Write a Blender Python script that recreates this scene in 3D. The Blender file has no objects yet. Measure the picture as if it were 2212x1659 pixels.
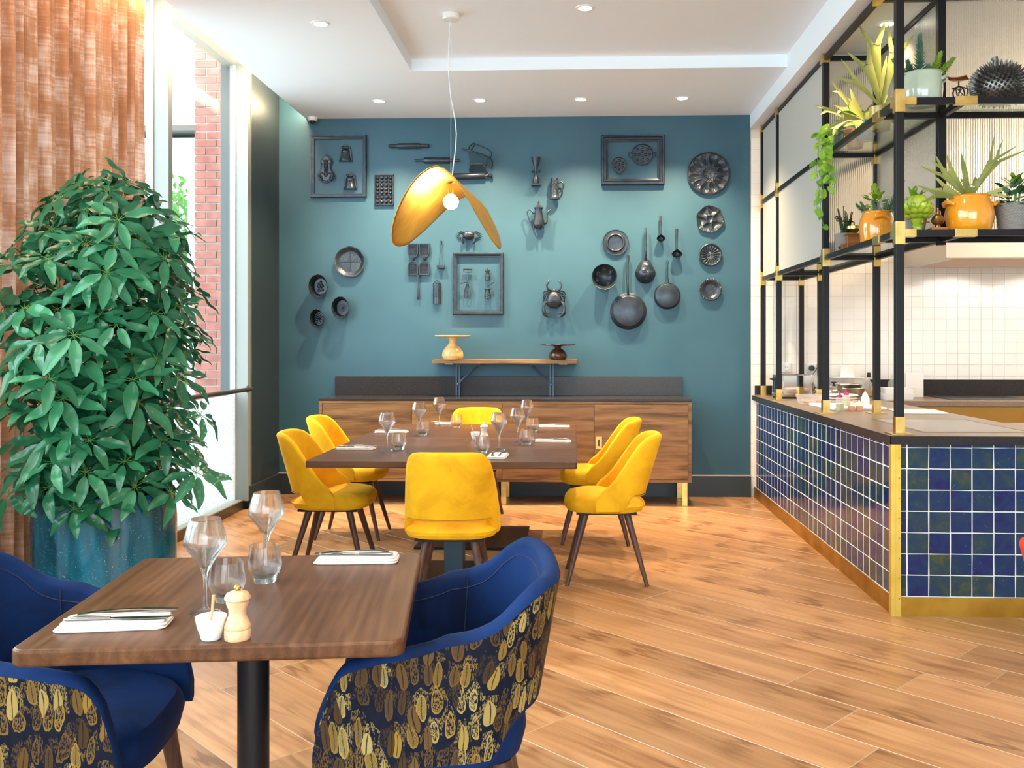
import bpy, bmesh, math, random
from mathutils import Vector, Matrix, Euler, noise
R = math.radians
PI = math.pi
SC = bpy.context.scene
COL = SC.collection
random.seed(7)

# ------------------------------------------------------------------ camera
cam_d = bpy.data.cameras.new('camera')
cam_d.sensor_width = 36.0
cam_d.lens = 36.0 * 1980 / 2212
cam_d.shift_x = (1106 - 1163) / 2212
cam_d.shift_y = -(829.5 - 740) / 2212
cam_d.clip_start = 0.05
cam = bpy.data.objects.new('camera', cam_d)
COL.objects.link(cam)
cam.location = (0, 0, 1.364)
YAW = R(2.17)
cam.rotation_euler = (PI / 2, 0, YAW)
SC.camera = cam

# ------------------------------------------------------------------ view and exposure
SC.view_settings.view_transform = 'Standard'
SC.view_settings.look = 'None'
SC.view_settings.gamma = 1.0
SC.view_settings.use_curve_mapping = False
SC.view_settings.exposure = EXPOSURE = 0.45
SC.cycles.use_denoising = True
SC.cycles.max_bounces = 12
SC.cycles.diffuse_bounces = 5
SC.cycles.glossy_bounces = 5
SC.cycles.transmission_bounces = 10
SC.cycles.transparent_max_bounces = 16
SC.cycles.caustics_reflective = False
SC.cycles.caustics_refractive = False
SC.cycles.sample_clamp_indirect = 6.0

# ------------------------------------------------------------------ daylight: a bright overcast sky
SKY = 7.0
w = bpy.data.worlds.new('sky')
SC.world = w
w.use_nodes = True
bg = w.node_tree.nodes['Background']
bg.inputs[0].default_value = (0.80, 0.91, 1.0, 1)
bg.inputs[1].default_value = SKY


def lamp(name, kind, loc, energy, color=(1, 1, 1), target=None, **kw):
    d = bpy.data.lights.new(name, kind)
    d.energy = energy
    d.color = color
    for k, v in kw.items():
        if k != 'portal':
            setattr(d, k, v)
    if kw.get('portal'):
        d.cycles.is_portal = True
    o = bpy.data.objects.new(name, d)
    COL.objects.link(o)
    o.location = loc
    if target is not None:
        o.rotation_euler = (Vector(target) - Vector(loc)).to_track_quat('-Z', 'Y').to_euler()
    return o


# sky portals in the glazing (they only guide the sampling of the sky)
for (y0, y1) in ((-3.9, -0.6), (-0.6, 2.8), (2.8, 5.9), (5.98, 7.3)):
    lamp('window_portal', 'AREA', (-2.86, (y0 + y1) / 2, 1.8), 1.0, target=(0, (y0 + y1) / 2, 1.8),
         shape='RECTANGLE', size=y1 - y0, size_y=3.4, portal=True)
lamp('window_portal', 'AREA', (0.7, -4.0, 1.6), 1.0, target=(0.7, 0, 1.6), shape='RECTANGLE', size=6.0, size_y=3.0, portal=True)
WARM = (1.0, 0.76, 0.48)
SPOTS = dict(wall=270.0, room=85.0, kitchen=32.0)

# ------------------------------------------------------------------ pixel -> point helpers (photo 2212 x 1659)
FPX, CX, CY, HC = 1980.0, 1163.0, 740.0, 1.364
_fw = Vector((-math.sin(YAW), math.cos(YAW), 0))
_rt = Vector((math.cos(YAW), math.sin(YAW), 0))


def _ray(x, y):
    return _fw + _rt * ((x - CX) / FPX) + Vector((0, 0, (CY - y) / FPX))


def atY(x, y, Y):
    d = _ray(x, y)
    return Vector((0, 0, HC)) + d * (Y / d.y)


def atZ(x, y, Z):
    d = _ray(x, y)
    return Vector((0, 0, HC)) + d * ((Z - HC) / d.z)


def atX(x, y, X):
    d = _ray(x, y)
    return Vector((0, 0, HC)) + d * (X / d.x)


# ------------------------------------------------------------------ mesh builder
class MB:
    """Collects shapes; build() links them as ONE mesh object."""

    def __init__(self, s=1.0):
        self.v, self.f, self.sm, self.mi, self.uv = [], [], [], [], {}
        self.s = s

    def add(self, verts, faces, smooth=False, mi=0, M=None, uvs=None):
        b = len(self.v)
        for i, p in enumerate(verts):
            p = Vector(p)
            if M is not None:
                p = M @ p
            self.v.append(p * self.s)
            if uvs is not None:
                self.uv[b + i] = uvs[i]
        for fc in faces:
            self.f.append([b + i for i in fc])
            self.sm.append(smooth)
            self.mi.append(mi)
        return self

    def box(self, x0, x1, y0, y1, z0, z1, mi=0, M=None, smooth=False):
        vs = [(x0, y0, z0), (x1, y0, z0), (x1, y1, z0), (x0, y1, z0), (x0, y0, z1), (x1, y0, z1), (x1, y1, z1), (x0, y1, z1)]
        return self.add(vs, [(0, 3, 2, 1), (4, 5, 6, 7), (0, 1, 5, 4), (1, 2, 6, 5), (2, 3, 7, 6), (3, 0, 4, 7)], smooth, mi, M)

    def cbox(self, c, sz, mi=0, rot=None):
        M = Matrix.Translation(c)
        if rot is not None:
            M = M @ Euler(rot).to_matrix().to_4x4()
        a, b, d = sz[0] / 2, sz[1] / 2, sz[2] / 2
        return self.box(-a, a, -b, b, -d, d, mi, M)

    def tube(self, pts, r, n=8, mi=0, cap=True, M=None, flat=1.0):
        pts = [Vector(p) for p in pts]
        N = len(pts)
        rs = [r] * N if not isinstance(r, (list, tuple)) else list(r)
        ts = []
        for i in range(N):
            a = pts[max(i - 1, 0)]
            c = pts[min(i + 1, N - 1)]
            t = (c - a)
            ts.append(t.normalized() if t.length > 1e-9 else Vector((0, 0, 1)))
        ref = Vector((0, 0, 1)) if abs(ts[0].z) < 0.9 else Vector((1, 0, 0))
        nrm = ts[0].cross(ref).normalized()
        vs, fs = [], []
        for i in range(N):
            t = ts[i]
            nrm = (nrm - t * nrm.dot(t))
            nrm = nrm.normalized() if nrm.length > 1e-6 else t.orthogonal().normalized()
            bn = t.cross(nrm)
            for k in range(n):
                a = 2 * PI * k / n
                vs.append(pts[i] + nrm * (rs[i] * math.cos(a)) + bn * (rs[i] * flat * math.sin(a)))
        for i in range(N - 1):
            for k in range(n):
                k2 = (k + 1) % n
                fs.append((i * n + k, i * n + k2, (i + 1) * n + k2, (i + 1) * n + k))
        self.add(vs, fs, True, mi, M)
        if cap:
            b = len(self.v) - len(vs)
            self.f.append([b + k for k in range(n)][::-1])
            self.f.append([b + (N - 1) * n + k for k in range(n)])
            self.sm += [False, False]
            self.mi += [mi, mi]
        return self

    def lathe(self, prof, n=24, mi=0, M=None, smooth=True, fx=1.0, fy=1.0, mod=None):
        vs, fs = [], []
        for (r, z) in prof:
            for k in range(n):
                a = 2 * PI * k / n
                q = r * (mod(a, r, z) if mod else 1.0)
                vs.append((q * math.cos(a) * fx, q * math.sin(a) * fy, z))
        for i in range(len(prof) - 1):
            for k in range(n):
                k2 = (k + 1) % n
                fs.append((i * n + k, i * n + k2, (i + 1) * n + k2, (i + 1) * n + k))
        self.add(vs, fs, smooth, mi, M)
        b = len(self.v) - len(vs)
        if prof[0][0] > 1e-6:
            self.f.append([b + k for k in range(n)][::-1]); self.sm.append(False); self.mi.append(mi)
        if prof[-1][0] > 1e-6:
            self.f.append([b + (len(prof) - 1) * n + k for k in range(n)]); self.sm.append(False); self.mi.append(mi)
        return self

    def ball(self, c, r, nu=12, nv=8, mi=0, M=None):
        if not isinstance(r, (tuple, list)):
            r = (r, r, r)
        T = Matrix.Translation(c) @ Matrix.Diagonal((r[0], r[1], r[2], 1))
        if M is not None:
            T = M @ T
        prof = [(math.sin(PI * i / nv), -math.cos(PI * i / nv)) for i in range(nv + 1)]
        prof[0] = (0.0, -1.0); prof[-1] = (0.0, 1.0)
        return self.lathe(prof, nu, mi, T)

    def prism(self, poly, z0, z1, mi=0, M=None, smooth=False):
        n = len(poly)
        vs = [(p[0], p[1], z0) for p in poly] + [(p[0], p[1], z1) for p in poly]
        fs = [tuple(range(n))[::-1], tuple(range(n, 2 * n))] + [(i, (i + 1) % n, n + (i + 1) % n, n + i) for i in range(n)]
        return self.add(vs, fs, smooth, mi, M)

    def grid(self, nu, nv, fn, smooth=True, mi=0, M=None, wrap=False, uvfn=None):
        vs, uv = [], []
        for j in range(nv + 1):
            for i in range(nu + (0 if wrap else 1)):
                vs.append(fn(i / nu, j / nv))
                if uvfn:
                    uv.append(uvfn(i / nu, j / nv))
        w_ = nu if wrap else nu + 1
        fs = []
        for j in range(nv):
            for i in range(nu):
                i2 = (i + 1) % w_
                fs.append((j * w_ + i, j * w_ + i2, (j + 1) * w_ + i2, (j + 1) * w_ + i))
        return self.add(vs, fs, smooth, mi, M, uv if uvfn else None)

    def mesh(self, name, mats):
        me = bpy.data.meshes.new(name)
        me.from_pydata([tuple(p) for p in self.v], [], self.f)
        for m in (mats if isinstance(mats, (list, tuple)) else [mats]):
            me.materials.append(m)
        for p, s, i in zip(me.polygons, self.sm, self.mi):
            p.use_smooth = s
            p.material_index = i
        if self.uv:
            lay = me.uv_layers.new(name='uv')
            for lp in me.loops:
                lay.data[lp.index].uv = self.uv.get(lp.vertex_index, (0, 0))
        me.update()
        if any(self.sm):
            me.set_sharp_from_angle(angle=R(42))
        return me

    def build(self, name, mats, parent=None, loc=(0, 0, 0), rot=None, bevel=0, seg=2, sub=0, solid=0, off=-1.0, fix=False):
        me = self.mesh(name, mats)
        if fix:
            bm = bmesh.new(); bm.from_mesh(me)
            bmesh.ops.recalc_face_normals(bm, faces=bm.faces)
            bm.to_mesh(me); bm.free()
        return place(name, me, parent, loc, rot, bevel, seg, sub, solid, off)


def place(name, me, parent=None, loc=(0, 0, 0), rot=None, bevel=0, seg=2, sub=0, solid=0, off=-1.0):
    o = bpy.data.objects.new(name, me)
    COL.objects.link(o)
    o.location = loc
    if rot is not None:
        o.rotation_euler = rot
    if parent is not None:
        o.parent = parent
    if solid:
        m = o.modifiers.new('solid', 'SOLIDIFY'); m.thickness = solid; m.offset = off
    if bevel:
        m = o.modifiers.new('bevel', 'BEVEL'); m.width = bevel; m.segments = seg; m.limit_method = 'ANGLE'; m.angle_limit = R(40)
    if sub:
        m = o.modifiers.new('sub', 'SUBSURF'); m.levels = sub; m.render_levels = sub
    return o


def tag(o, label, cat, group=None, kind=None):
    o['label'] = label
    o['category'] = cat
    if group:
        o['group'] = group
    if kind:
        o['kind'] = kind
    return o


def thing(name, label, cat, loc=(0, 0, 0), rotz=0.0, group=None, rot=None):
    o = bpy.data.objects.new(name, None)
    o.empty_display_size = 0.1
    COL.objects.link(o)
    o.location = loc
    o.rotation_euler = rot if rot else (0, 0, rotz)
    return tag(o, label, cat, group)


def struct(o, label=None):
    o['kind'] = 'structure'
    if label:
        o['label'] = label
    return o


KIDS = {}


def copy_tree(o, parent=None):
    """A copy of a thing with copies of its parts and sub-parts (mesh data shared)."""
    c = o.copy()
    COL.objects.link(c)
    c.parent = parent
    for ch in list(o.children):
        copy_tree(ch, c)
    return c


def dup(o, loc, rotz=None, label=None, group=None):
    c = copy_tree(o)
    c.location = loc
    if rotz is not None:
        c.rotation_euler = (0, 0, rotz)
    if label:
        c['label'] = label
    if group:
        c['group'] = group
    return c


def smooth01(t):
    t = max(0.0, min(1.0, t))
    return t * t * (3 - 2 * t)


def lerp(a, b, t):
    return a + (b - a) * t


def interp(tab, x):
    """Smooth interpolation in a table of (x, value)."""
    if x <= tab[0][0]:
        return tab[0][1]
    n = len(tab)
    d = [(tab[i + 1][1] - tab[i][1]) / (tab[i + 1][0] - tab[i][0]) for i in range(n - 1)]
    m = [d[0]] + [0.0 if d[i - 1] * d[i] <= 0 else 2 * d[i - 1] * d[i] / (d[i - 1] + d[i]) for i in range(1, n - 1)] + [d[-1]]
    for i in range(n - 1):
        if x <= tab[i + 1][0]:
            h = tab[i + 1][0] - tab[i][0]
            t = (x - tab[i][0]) / h
            return ((2 * t ** 3 - 3 * t ** 2 + 1) * tab[i][1] + (t ** 3 - 2 * t ** 2 + t) * h * m[i]
                    + (-2 * t ** 3 + 3 * t ** 2) * tab[i + 1][1] + (t ** 3 - t ** 2) * h * m[i + 1])
    return tab[-1][1]

# ------------------------------------------------------------------ materials
def _new(name):
    m = bpy.data.materials.new(name)
    m.use_nodes = True
    nt = m.node_tree
    return m, nt, nt.nodes['Principled BSDF']


def setp(b, **kw):
    names = dict(rough='Roughness', metal='Metallic', coat='Coat Weight', coatr='Coat Roughness', sheen='Sheen Weight', sheenr='Sheen Roughness',
                 trans='Transmission Weight', ior='IOR', spec='Specular IOR Level', sss='Subsurface Weight', alpha='Alpha', es='Emission Strength',
                 aniso='Anisotropic')
    for k, v in kw.items():
        if k == 'emit':
            b.inputs['Emission Color'].default_value = (*v, 1)
        elif k == 'sheenc':
            b.inputs['Sheen Tint'].default_value = (*v, 1)
        else:
            b.inputs[names[k]].default_value = v


def mat(name, col, rough=0.5, **kw):
    m, nt, b = _new(name)
    b.inputs['Base Color'].default_value = (*col, 1)
    setp(b, rough=rough, **kw)
    return m


class NT:
    """Small helper to wire node trees."""

    def __init__(self, nt):
        self.nt = nt

    def n(self, t, **kw):
        nd = self.nt.nodes.new(t)
        for k, v in kw.items():
            setattr(nd, k, v)
        return nd

    def link(self, a, b):
        self.nt.links.new(a, b)

    def val(self, inp, v):
        if hasattr(v, 'is_linked') or isinstance(v, bpy.types.NodeSocket):
            self.link(v, inp)
        else:
            inp.default_value = v

    def math(self, op, a, b=0.0, c=None):
        nd = self.n('ShaderNodeMath', operation=op)
        self.val(nd.inputs[0], a)
        self.val(nd.inputs[1], b)
        if c is not None:
            self.val(nd.inputs[2], c)
        return nd.outputs[0]

    def coords(self, kind='Object', scale=(1, 1, 1), rnd=0.0, rot=(0, 0, 0)):
        tc = self.n('ShaderNodeTexCoord')
        mp = self.n('ShaderNodeMapping')
        mp.inputs['Scale'].default_value = scale
        mp.inputs['Rotation'].default_value = rot
        self.link(tc.outputs[kind], mp.inputs['Vector'])
        if rnd:
            oi = self.n('ShaderNodeObjectInfo')
            cx = self.n('ShaderNodeCombineXYZ')
            k = self.math('MULTIPLY', oi.outputs['Random'], rnd)
            self.link(k, cx.inputs[0]); self.link(k, cx.inputs[1]); self.link(k, cx.inputs[2])
            self.link(cx.outputs[0], mp.inputs['Location'])
        return mp.outputs[0]

    def noise(self, vec, scale, detail=3.0, rough=0.5, dist=0.0):
        nd = self.n('ShaderNodeTexNoise')
        nd.inputs['Scale'].default_value = scale
        nd.inputs['Detail'].default_value = detail
        nd.inputs['Roughness'].default_value = rough
        nd.inputs['Distortion'].default_value = dist
        if vec is not None:
            self.link(vec, nd.inputs['Vector'])
        return nd.outputs[0]

    def ramp(self, fac, stops, interp='LINEAR'):
        nd = self.n('ShaderNodeValToRGB')
        nd.color_ramp.interpolation = interp
        el = nd.color_ramp.elements
        while len(el) > 1:
            el.remove(el[-1])
        el[0].position = stops[0][0]
        el[0].color = (*stops[0][1], 1)
        for p, c in stops[1:]:
            e = el.new(p)
            e.color = (*c, 1)
        self.link(fac, nd.inputs[0])
        return nd.outputs[0]

    def mix(self, fac, a, b, mode='MIX'):
        nd = self.n('ShaderNodeMix', data_type='RGBA', blend_type=mode)
        self.val(nd.inputs[0], fac)
        for s, v in ((nd.inputs[6], a), (nd.inputs[7], b)):
            if isinstance(v, tuple):
                s.default_value = (*v, 1)
            else:
                self.link(v, s)
        return nd.outputs[2]

    def bump(self, h, strength=0.2, dist=0.01):
        nd = self.n('ShaderNodeBump')
        nd.inputs['Strength'].default_value = strength
        nd.inputs['Distance'].default_value = dist
        self.link(h, nd.inputs['Height'])
        return nd.outputs[0]


def noisy(name, stops, scale, rough=0.5, detail=4, sc3=(1, 1, 1), rnd=0.0, bump=0.0, bscale=None, dist=0.0, bdist=0.005, nrough=0.5, **kw):
    m, nt, b = _new(name)
    N = NT(nt)
    v = N.coords('Object', sc3, rnd)
    f = N.noise(v, scale, detail, nrough, dist)
    N.link(N.ramp(f, stops), b.inputs['Base Color'])
    setp(b, rough=rough, **kw)
    if bump:
        h = N.noise(v, bscale or scale * 4, 3)
        N.link(N.bump(h, bump, bdist), b.inputs['Normal'])
    return m


def wood(name, c_dark, c_mid, c_light, axis=0, scale=1.0, rough=0.42, rnd=20.0, var=0.25, contrast=1.0, coat=0.0, bump=0.12, stave=0.0, wave=0.12, spec=0.35, figure=False):
    """Straight-grained timber; the grain runs along the object's own axis."""
    m, nt, b = _new(name)
    N = NT(nt)
    s = [11.0 * scale] * 3
    s[axis] = 0.75 * scale
    v = N.coords('Object', tuple(s), rnd)
    base = N.noise(v, 1.0, 6, 0.6, 0.9)
    s2 = [150.0 * scale] * 3
    s2[axis] = 3.0 * scale
    v2 = N.coords('Object', tuple(s2), rnd)
    fine = N.noise(v2, 1.0, 3, 0.6)
    wv = N.n('ShaderNodeTexWave', wave_type='BANDS', bands_direction='XYZ'[1 if axis != 1 else 0])
    s3 = [3.0 * scale] * 3
    s3[axis] = 0.35 * scale
    v3 = N.coords('Object', tuple(s3), rnd)
    N.link(v3, wv.inputs['Vector'])
    wv.inputs['Scale'].default_value = 2.2
    wv.inputs['Distortion'].default_value = 9.0
    wv.inputs['Detail'].default_value = 3.0
    wv.inputs['Detail Scale'].default_value = 1.2
    t = N.math('ADD', N.math('MULTIPLY', base, 0.74), N.math('MULTIPLY', N.math('SUBTRACT', wv.outputs[1], 0.5), wave))
    t = N.math('ADD', t, N.math('MULTIPLY', fine, 0.28))
    lo, hi = 0.52 - 0.24 * contrast, 0.52 + 0.24 * contrast
    if figure:
        # cathedral figure and a few knots
        s4 = [5.2 * scale] * 3
        s4[axis] = 0.42 * scale
        rg4 = N.n('ShaderNodeTexWave', wave_type='RINGS', rings_direction='Y' if axis == 0 else 'X')
        N.link(N.coords('Object', tuple(s4), rnd), rg4.inputs['Vector'])
        rg4.inputs['Scale'].default_value = 3.4
        rg4.inputs['Distortion'].default_value = 5.5
        rg4.inputs['Detail'].default_value = 3.0
        rg4.inputs['Detail Scale'].default_value = 1.6
        msk = N.noise(N.coords('Object', tuple(s3), rnd * 1.7), 0.8, 2)
        lines = N.math('MULTIPLY', N.math('POWER', rg4.outputs[1], 4.0), N.math('MAXIMUM', N.math('MULTIPLY', N.math('SUBTRACT', msk, 0.42), 1.5), 0.0))
        t = N.math('SUBTRACT', t, N.math('MULTIPLY', lines, 0.75))
        s5 = [2.3] * 3
        s5[axis] = 1.0
        vk = N.n('ShaderNodeTexVoronoi'); vk.inputs['Scale'].default_value = 1.15
        N.link(N.coords('Object', tuple(s5), rnd), vk.inputs['Vector'])
        kn = N.math('MAXIMUM', N.math('SUBTRACT', 1.0, N.math('DIVIDE', vk.outputs['Distance'], N.math('ADD', 0.07, N.math('MULTIPLY', base, 0.14)))), 0.0)
        t = N.math('SUBTRACT', t, N.math('MULTIPLY', kn, 0.20))
    col = N.ramp(t, [(lo, c_dark), (0.52, c_mid), (hi, c_light)])
    if var:
        oi = N.n('ShaderNodeObjectInfo')
        r_ = oi.outputs['Random']
        if stave:
            # glued staves: bands across the grain with their own tone
            sv = [0.0, 0.0, 0.0]
            sv[1 if axis != 1 else 0] = 1.0 / stave
            sv[axis] = 0.9
            vv = N.coords('Object', tuple(sv), 0)
            wn = N.n('ShaderNodeTexWhiteNoise')
            fl = N.n('ShaderNodeVectorMath', operation='FLOOR')
            N.link(vv, fl.inputs[0])
            N.link(fl.outputs[0], wn.inputs[0])
            r_ = wn.outputs[0]
        k = N.math('ADD', N.math('MULTIPLY', r_, 2 * var), 1 - var)
        hs = N.n('ShaderNodeHueSaturation')
        N.link(k, hs.inputs['Value'])
        N.link(col, hs.inputs['Color'])
        col = hs.outputs[0]
    N.link(col, b.inputs['Base Color'])
    setp(b, rough=rough, coat=coat, coatr=0.25, spec=spec)
    if bump:
        N.link(N.bump(fine, bump, 0.001), b.inputs['Normal'])
    return m


def velvet(name, dark, light, sheen=0.6, blot=4.5):
    m, nt, b = _new(name)
    N = NT(nt)
    v = N.coords('Object', (1, 1, 1), 9.0)
    f = N.noise(v, blot, 5, 0.6, 0.6)
    col = N.ramp(f, [(0.32, dark), (0.55, light), (0.75, light)])
    N.link(col, b.inputs['Base Color'])
    setp(b, rough=0.75, sheen=sheen, sheenr=0.35, spec=0.15)
    b.inputs['Sheen Tint'].default_value = (*[min(1, c * 1.6 + 0.05) for c in light], 1)
    fine = N.noise(v, 900, 2)
    N.link(N.bump(fine, 0.06, 0.002), b.inputs['Normal'])
    return m


def thin_glass(name, tint=(1, 1, 1), refl=1.0, rough=0.0):
    """A window pane: clear sheet with a Fresnel reflection on both sides."""
    m = bpy.data.materials.new(name)
    m.use_nodes = True
    nt = m.node_tree
    nt.nodes.clear()
    N = NT(nt)
    out = N.n('ShaderNodeOutputMaterial')
    tr = N.n('ShaderNodeBsdfTransparent'); tr.inputs[0].default_value = (*tint, 1)
    gl = N.n('ShaderNodeBsdfGlossy'); gl.inputs['Roughness'].default_value = rough
    lw = N.n('ShaderNodeLayerWeight'); lw.inputs[0].default_value = 0.5
    fr = N.math('ADD', 0.04, N.math('MULTIPLY', N.math('POWER', lw.outputs['Facing'], 5.0), 0.96))
    mx = N.n('ShaderNodeMixShader')
    N.link(N.math('MULTIPLY', fr, refl), mx.inputs[0])
    N.link(tr.outputs[0], mx.inputs[1]); N.link(gl.outputs[0], mx.inputs[2])
    N.link(mx.outputs[0], out.inputs[0])
    return m


MT = {}
MT['wall_blue'] = noisy('wall_blue', [(0.35, (0.022, 0.084, 0.126)), (0.65, (0.030, 0.101, 0.146))], 1.6, rough=0.55, bump=0.03, bscale=90, bdist=0.002)
MT['wall_dark'] = mat('wall_dark', (0.020, 0.031, 0.038), 0.42)
MT['white_paint'] = mat('white_paint', (0.80, 0.81, 0.82), 0.7)
MT['ceiling'] = mat('ceiling_white', (0.82, 0.90, 0.965), 0.85)
MT['plaster'] = mat('plaster', (0.75, 0.72, 0.67), 0.8)
MT['alu'] = mat('pale_aluminium', (0.25, 0.28, 0.268), 0.45, metal=0.2)
MT['dark_alu'] = mat('bronze_aluminium', (0.10, 0.085, 0.07), 0.35, metal=0.7)
MT['steel'] = mat('brushed_steel', (0.62, 0.60, 0.57), 0.28, metal=1.0, aniso=0.4)
MT['brass'] = noisy('brass', [(0.35, (0.62, 0.40, 0.11)), (0.65, (0.80, 0.56, 0.20))], 14, rough=0.3, metal=1.0)
MT['brass_kick'] = noisy('brushed_brass', [(0.35, (0.42, 0.23, 0.03)), (0.65, (0.60, 0.36, 0.06))], 5, rough=0.38, metal=1.0)
MT['brass_dark'] = mat('aged_brass', (0.40, 0.24, 0.10), 0.35, metal=1.0)
MT['black_metal'] = mat('black_powdercoat', (0.010, 0.009, 0.011), 0.4, spec=0.22)
MT['char'] = noisy('charcoal_paint', [(0.35, (0.028, 0.040, 0.058)), (0.65, (0.048, 0.060, 0.076))], 18, rough=0.33, metal=0.6)
MT['char_rough'] = noisy('charcoal_paint_rough', [(0.35, (0.032, 0.044, 0.060)), (0.65, (0.054, 0.066, 0.080))], 18, rough=0.33, metal=0.6, bump=0.5, bscale=120, bdist=0.004)
MT['stone'] = noisy('dark_stone', [(0.36, (0.022, 0.020, 0.022)), (0.60, (0.038, 0.034, 0.036)), (0.68, (0.045, 0.04, 0.042)), (0.76, (0.19, 0.18, 0.17))], 130, rough=0.18, detail=6, nrough=0.7, spec=0.16)
MT['worktop'] = noisy('brown_stone', [(0.34, (0.135, 0.092, 0.066)), (0.62, (0.20, 0.140, 0.102)), (0.80, (0.30, 0.24, 0.19))], 70, rough=0.34, detail=6, nrough=0.7)
MT['oak_floor'] = wood('oak_floor', (0.22, 0.095, 0.036), (0.42, 0.215, 0.096), (0.54, 0.310, 0.160), 0, 1.0, rough=0.32, var=0.16, rnd=40, contrast=1.1, wave=0.05, figure=True)
MT['bevel_floor'] = mat('oak_bevel_sheen', (0.54, 0.38, 0.25), 0.3)  # paler than the oak: window reflections on the bevels are painted in
MT['walnut'] = wood('walnut_top', (0.045, 0.018, 0.009), (0.100, 0.043, 0.022), (0.165, 0.080, 0.042), 0, 1.6, rough=0.32, var=0.20, rnd=0, contrast=1.2, stave=0.11, spec=0.14)
MT['walnut_y'] = wood('walnut_top_lengthways', (0.050, 0.019, 0.008), (0.115, 0.048, 0.022), (0.185, 0.088, 0.043), 1, 1.6, rough=0.32, var=0.18, rnd=0, contrast=1.2, stave=0.11, spec=0.14)
MT['oak_cab'] = wood('sideboard_oak', (0.080, 0.034, 0.010), (0.225, 0.108, 0.036), (0.33, 0.175, 0.068), 0, 1.5, rough=0.45, var=0.10, rnd=30, contrast=0.9, wave=0.20)
MT['leg_wood'] = wood('leg_walnut', (0.040, 0.018, 0.012), (0.085, 0.038, 0.024), (0.13, 0.062, 0.040), 2, 2.0, rough=0.4, var=0.1)
MT['pale_wood'] = wood('beech', (0.50, 0.29, 0.14), (0.66, 0.42, 0.24), (0.76, 0.54, 0.34), 2, 2.5, rough=0.4, var=0.06)
MT['light_turned'] = wood('light_turned_wood', (0.55, 0.32, 0.10), (0.70, 0.45, 0.17), (0.80, 0.56, 0.27), 0, 3.0, rough=0.3, var=0.0, coat=0.4)
MT['dark_turned'] = wood('dark_turned_wood', (0.020, 0.008, 0.005), (0.060, 0.024, 0.012), (0.11, 0.045, 0.022), 0, 3.0, rough=0.2, var=0.0, coat=0.5)
MT['box_wood'] = wood('varnished_box_wood', (0.14, 0.045, 0.012), (0.28, 0.10, 0.028), (0.38, 0.16, 0.05), 0, 4.0, rough=0.3, var=0.1, coat=0.4)
MT['yellow'] = velvet('mustard_velvet', (0.62, 0.30, 0.006), (0.80, 0.43, 0.012), 0.3)
MT['blue'] = velvet('royal_blue_velvet', (0.002, 0.008, 0.036), (0.003, 0.020, 0.090), 0.08, 5.0)
MT['red'] = velvet('red_velvet', (0.36, 0.018, 0.012), (0.50, 0.035, 0.02), 0.15)
MT['seam'] = mat('mustard_seam', (0.42, 0.22, 0.03), 0.8)
MT['blue_seam'] = mat('navy_seam', (0.008, 0.014, 0.05), 0.8)
MT['linen'] = noisy('white_linen', [(0.3, (0.66, 0.58, 0.54)), (0.7, (0.74, 0.67, 0.63))], 60, rough=0.85, bump=0.2, bscale=500, bdist=0.001)
MT['porcelain'] = mat('white_porcelain', (0.85, 0.83, 0.80), 0.12, coat=0.5)
MT['salt'] = mat('salt', (0.82, 0.70, 0.60), 0.9)
MT['cutlery'] = mat('cutlery_steel', (0.40, 0.37, 0.35), 0.16, metal=1.0)
MT['chrome'] = mat('chrome', (0.75, 0.74, 0.72), 0.10, metal=1.0)
def table_glass():
    """Thin blown glass: refracts a little and lets most light straight through."""
    m, nt, b = _new('clear_glass')
    N = NT(nt)
    setp(b, rough=0.0, trans=1.0, ior=1.45)
    b.inputs['Base Color'].default_value = (1, 1, 1, 1)
    tr = N.n('ShaderNodeBsdfTransparent')
    mx = N.n('ShaderNodeMixShader'); mx.inputs[0].default_value = 0.34
    N.link(b.outputs[0], mx.inputs[1]); N.link(tr.outputs[0], mx.inputs[2])
    N.link(mx.outputs[0], nt.nodes['Material Output'].inputs[0])
    return m


MT['glass'] = table_glass()
MT['pane'] = thin_glass('window_glass', (0.97, 1.0, 0.99))
MT['shelf_glass'] = thin_glass('shelf_glass', (0.90, 0.96, 0.92), 1.0)
MT['reeded'] = mat('reeded_glass', (0.94, 0.93, 0.88), 0.20, trans=0.86, ior=1.25)
MT['frosted'] = mat('frosted_reeded_glass', (0.95, 0.97, 0.90), 0.30, trans=0.58, ior=1.2)
MT['bulb'] = mat('lit_bulb', (1, 1, 1), 0.3, emit=(1.0, 0.86, 0.62), es=28.0)
MT['lens'] = mat('lit_downlight', (1, 1, 1), 0.3, emit=(1.0, 0.90, 0.74), es=14.0)
MT['led'] = mat('cove_led_strip', (1, 1, 1), 0.3, emit=(1.0, 0.70, 0.40), es=75.0)
MT['cable_white'] = mat('white_cable', (0.75, 0.76, 0.76), 0.5)
MT['trunk'] = noisy('bark', [(0.3, (0.075, 0.045, 0.030)), (0.7, (0.20, 0.13, 0.09))], 25, rough=0.85, bump=0.6, bscale=40)
MT['soil'] = noisy('soil', [(0.3, (0.03, 0.02, 0.014)), (0.7, (0.09, 0.06, 0.04))], 50, rough=0.95, bump=0.8, bscale=60, bdist=0.01)


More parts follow.
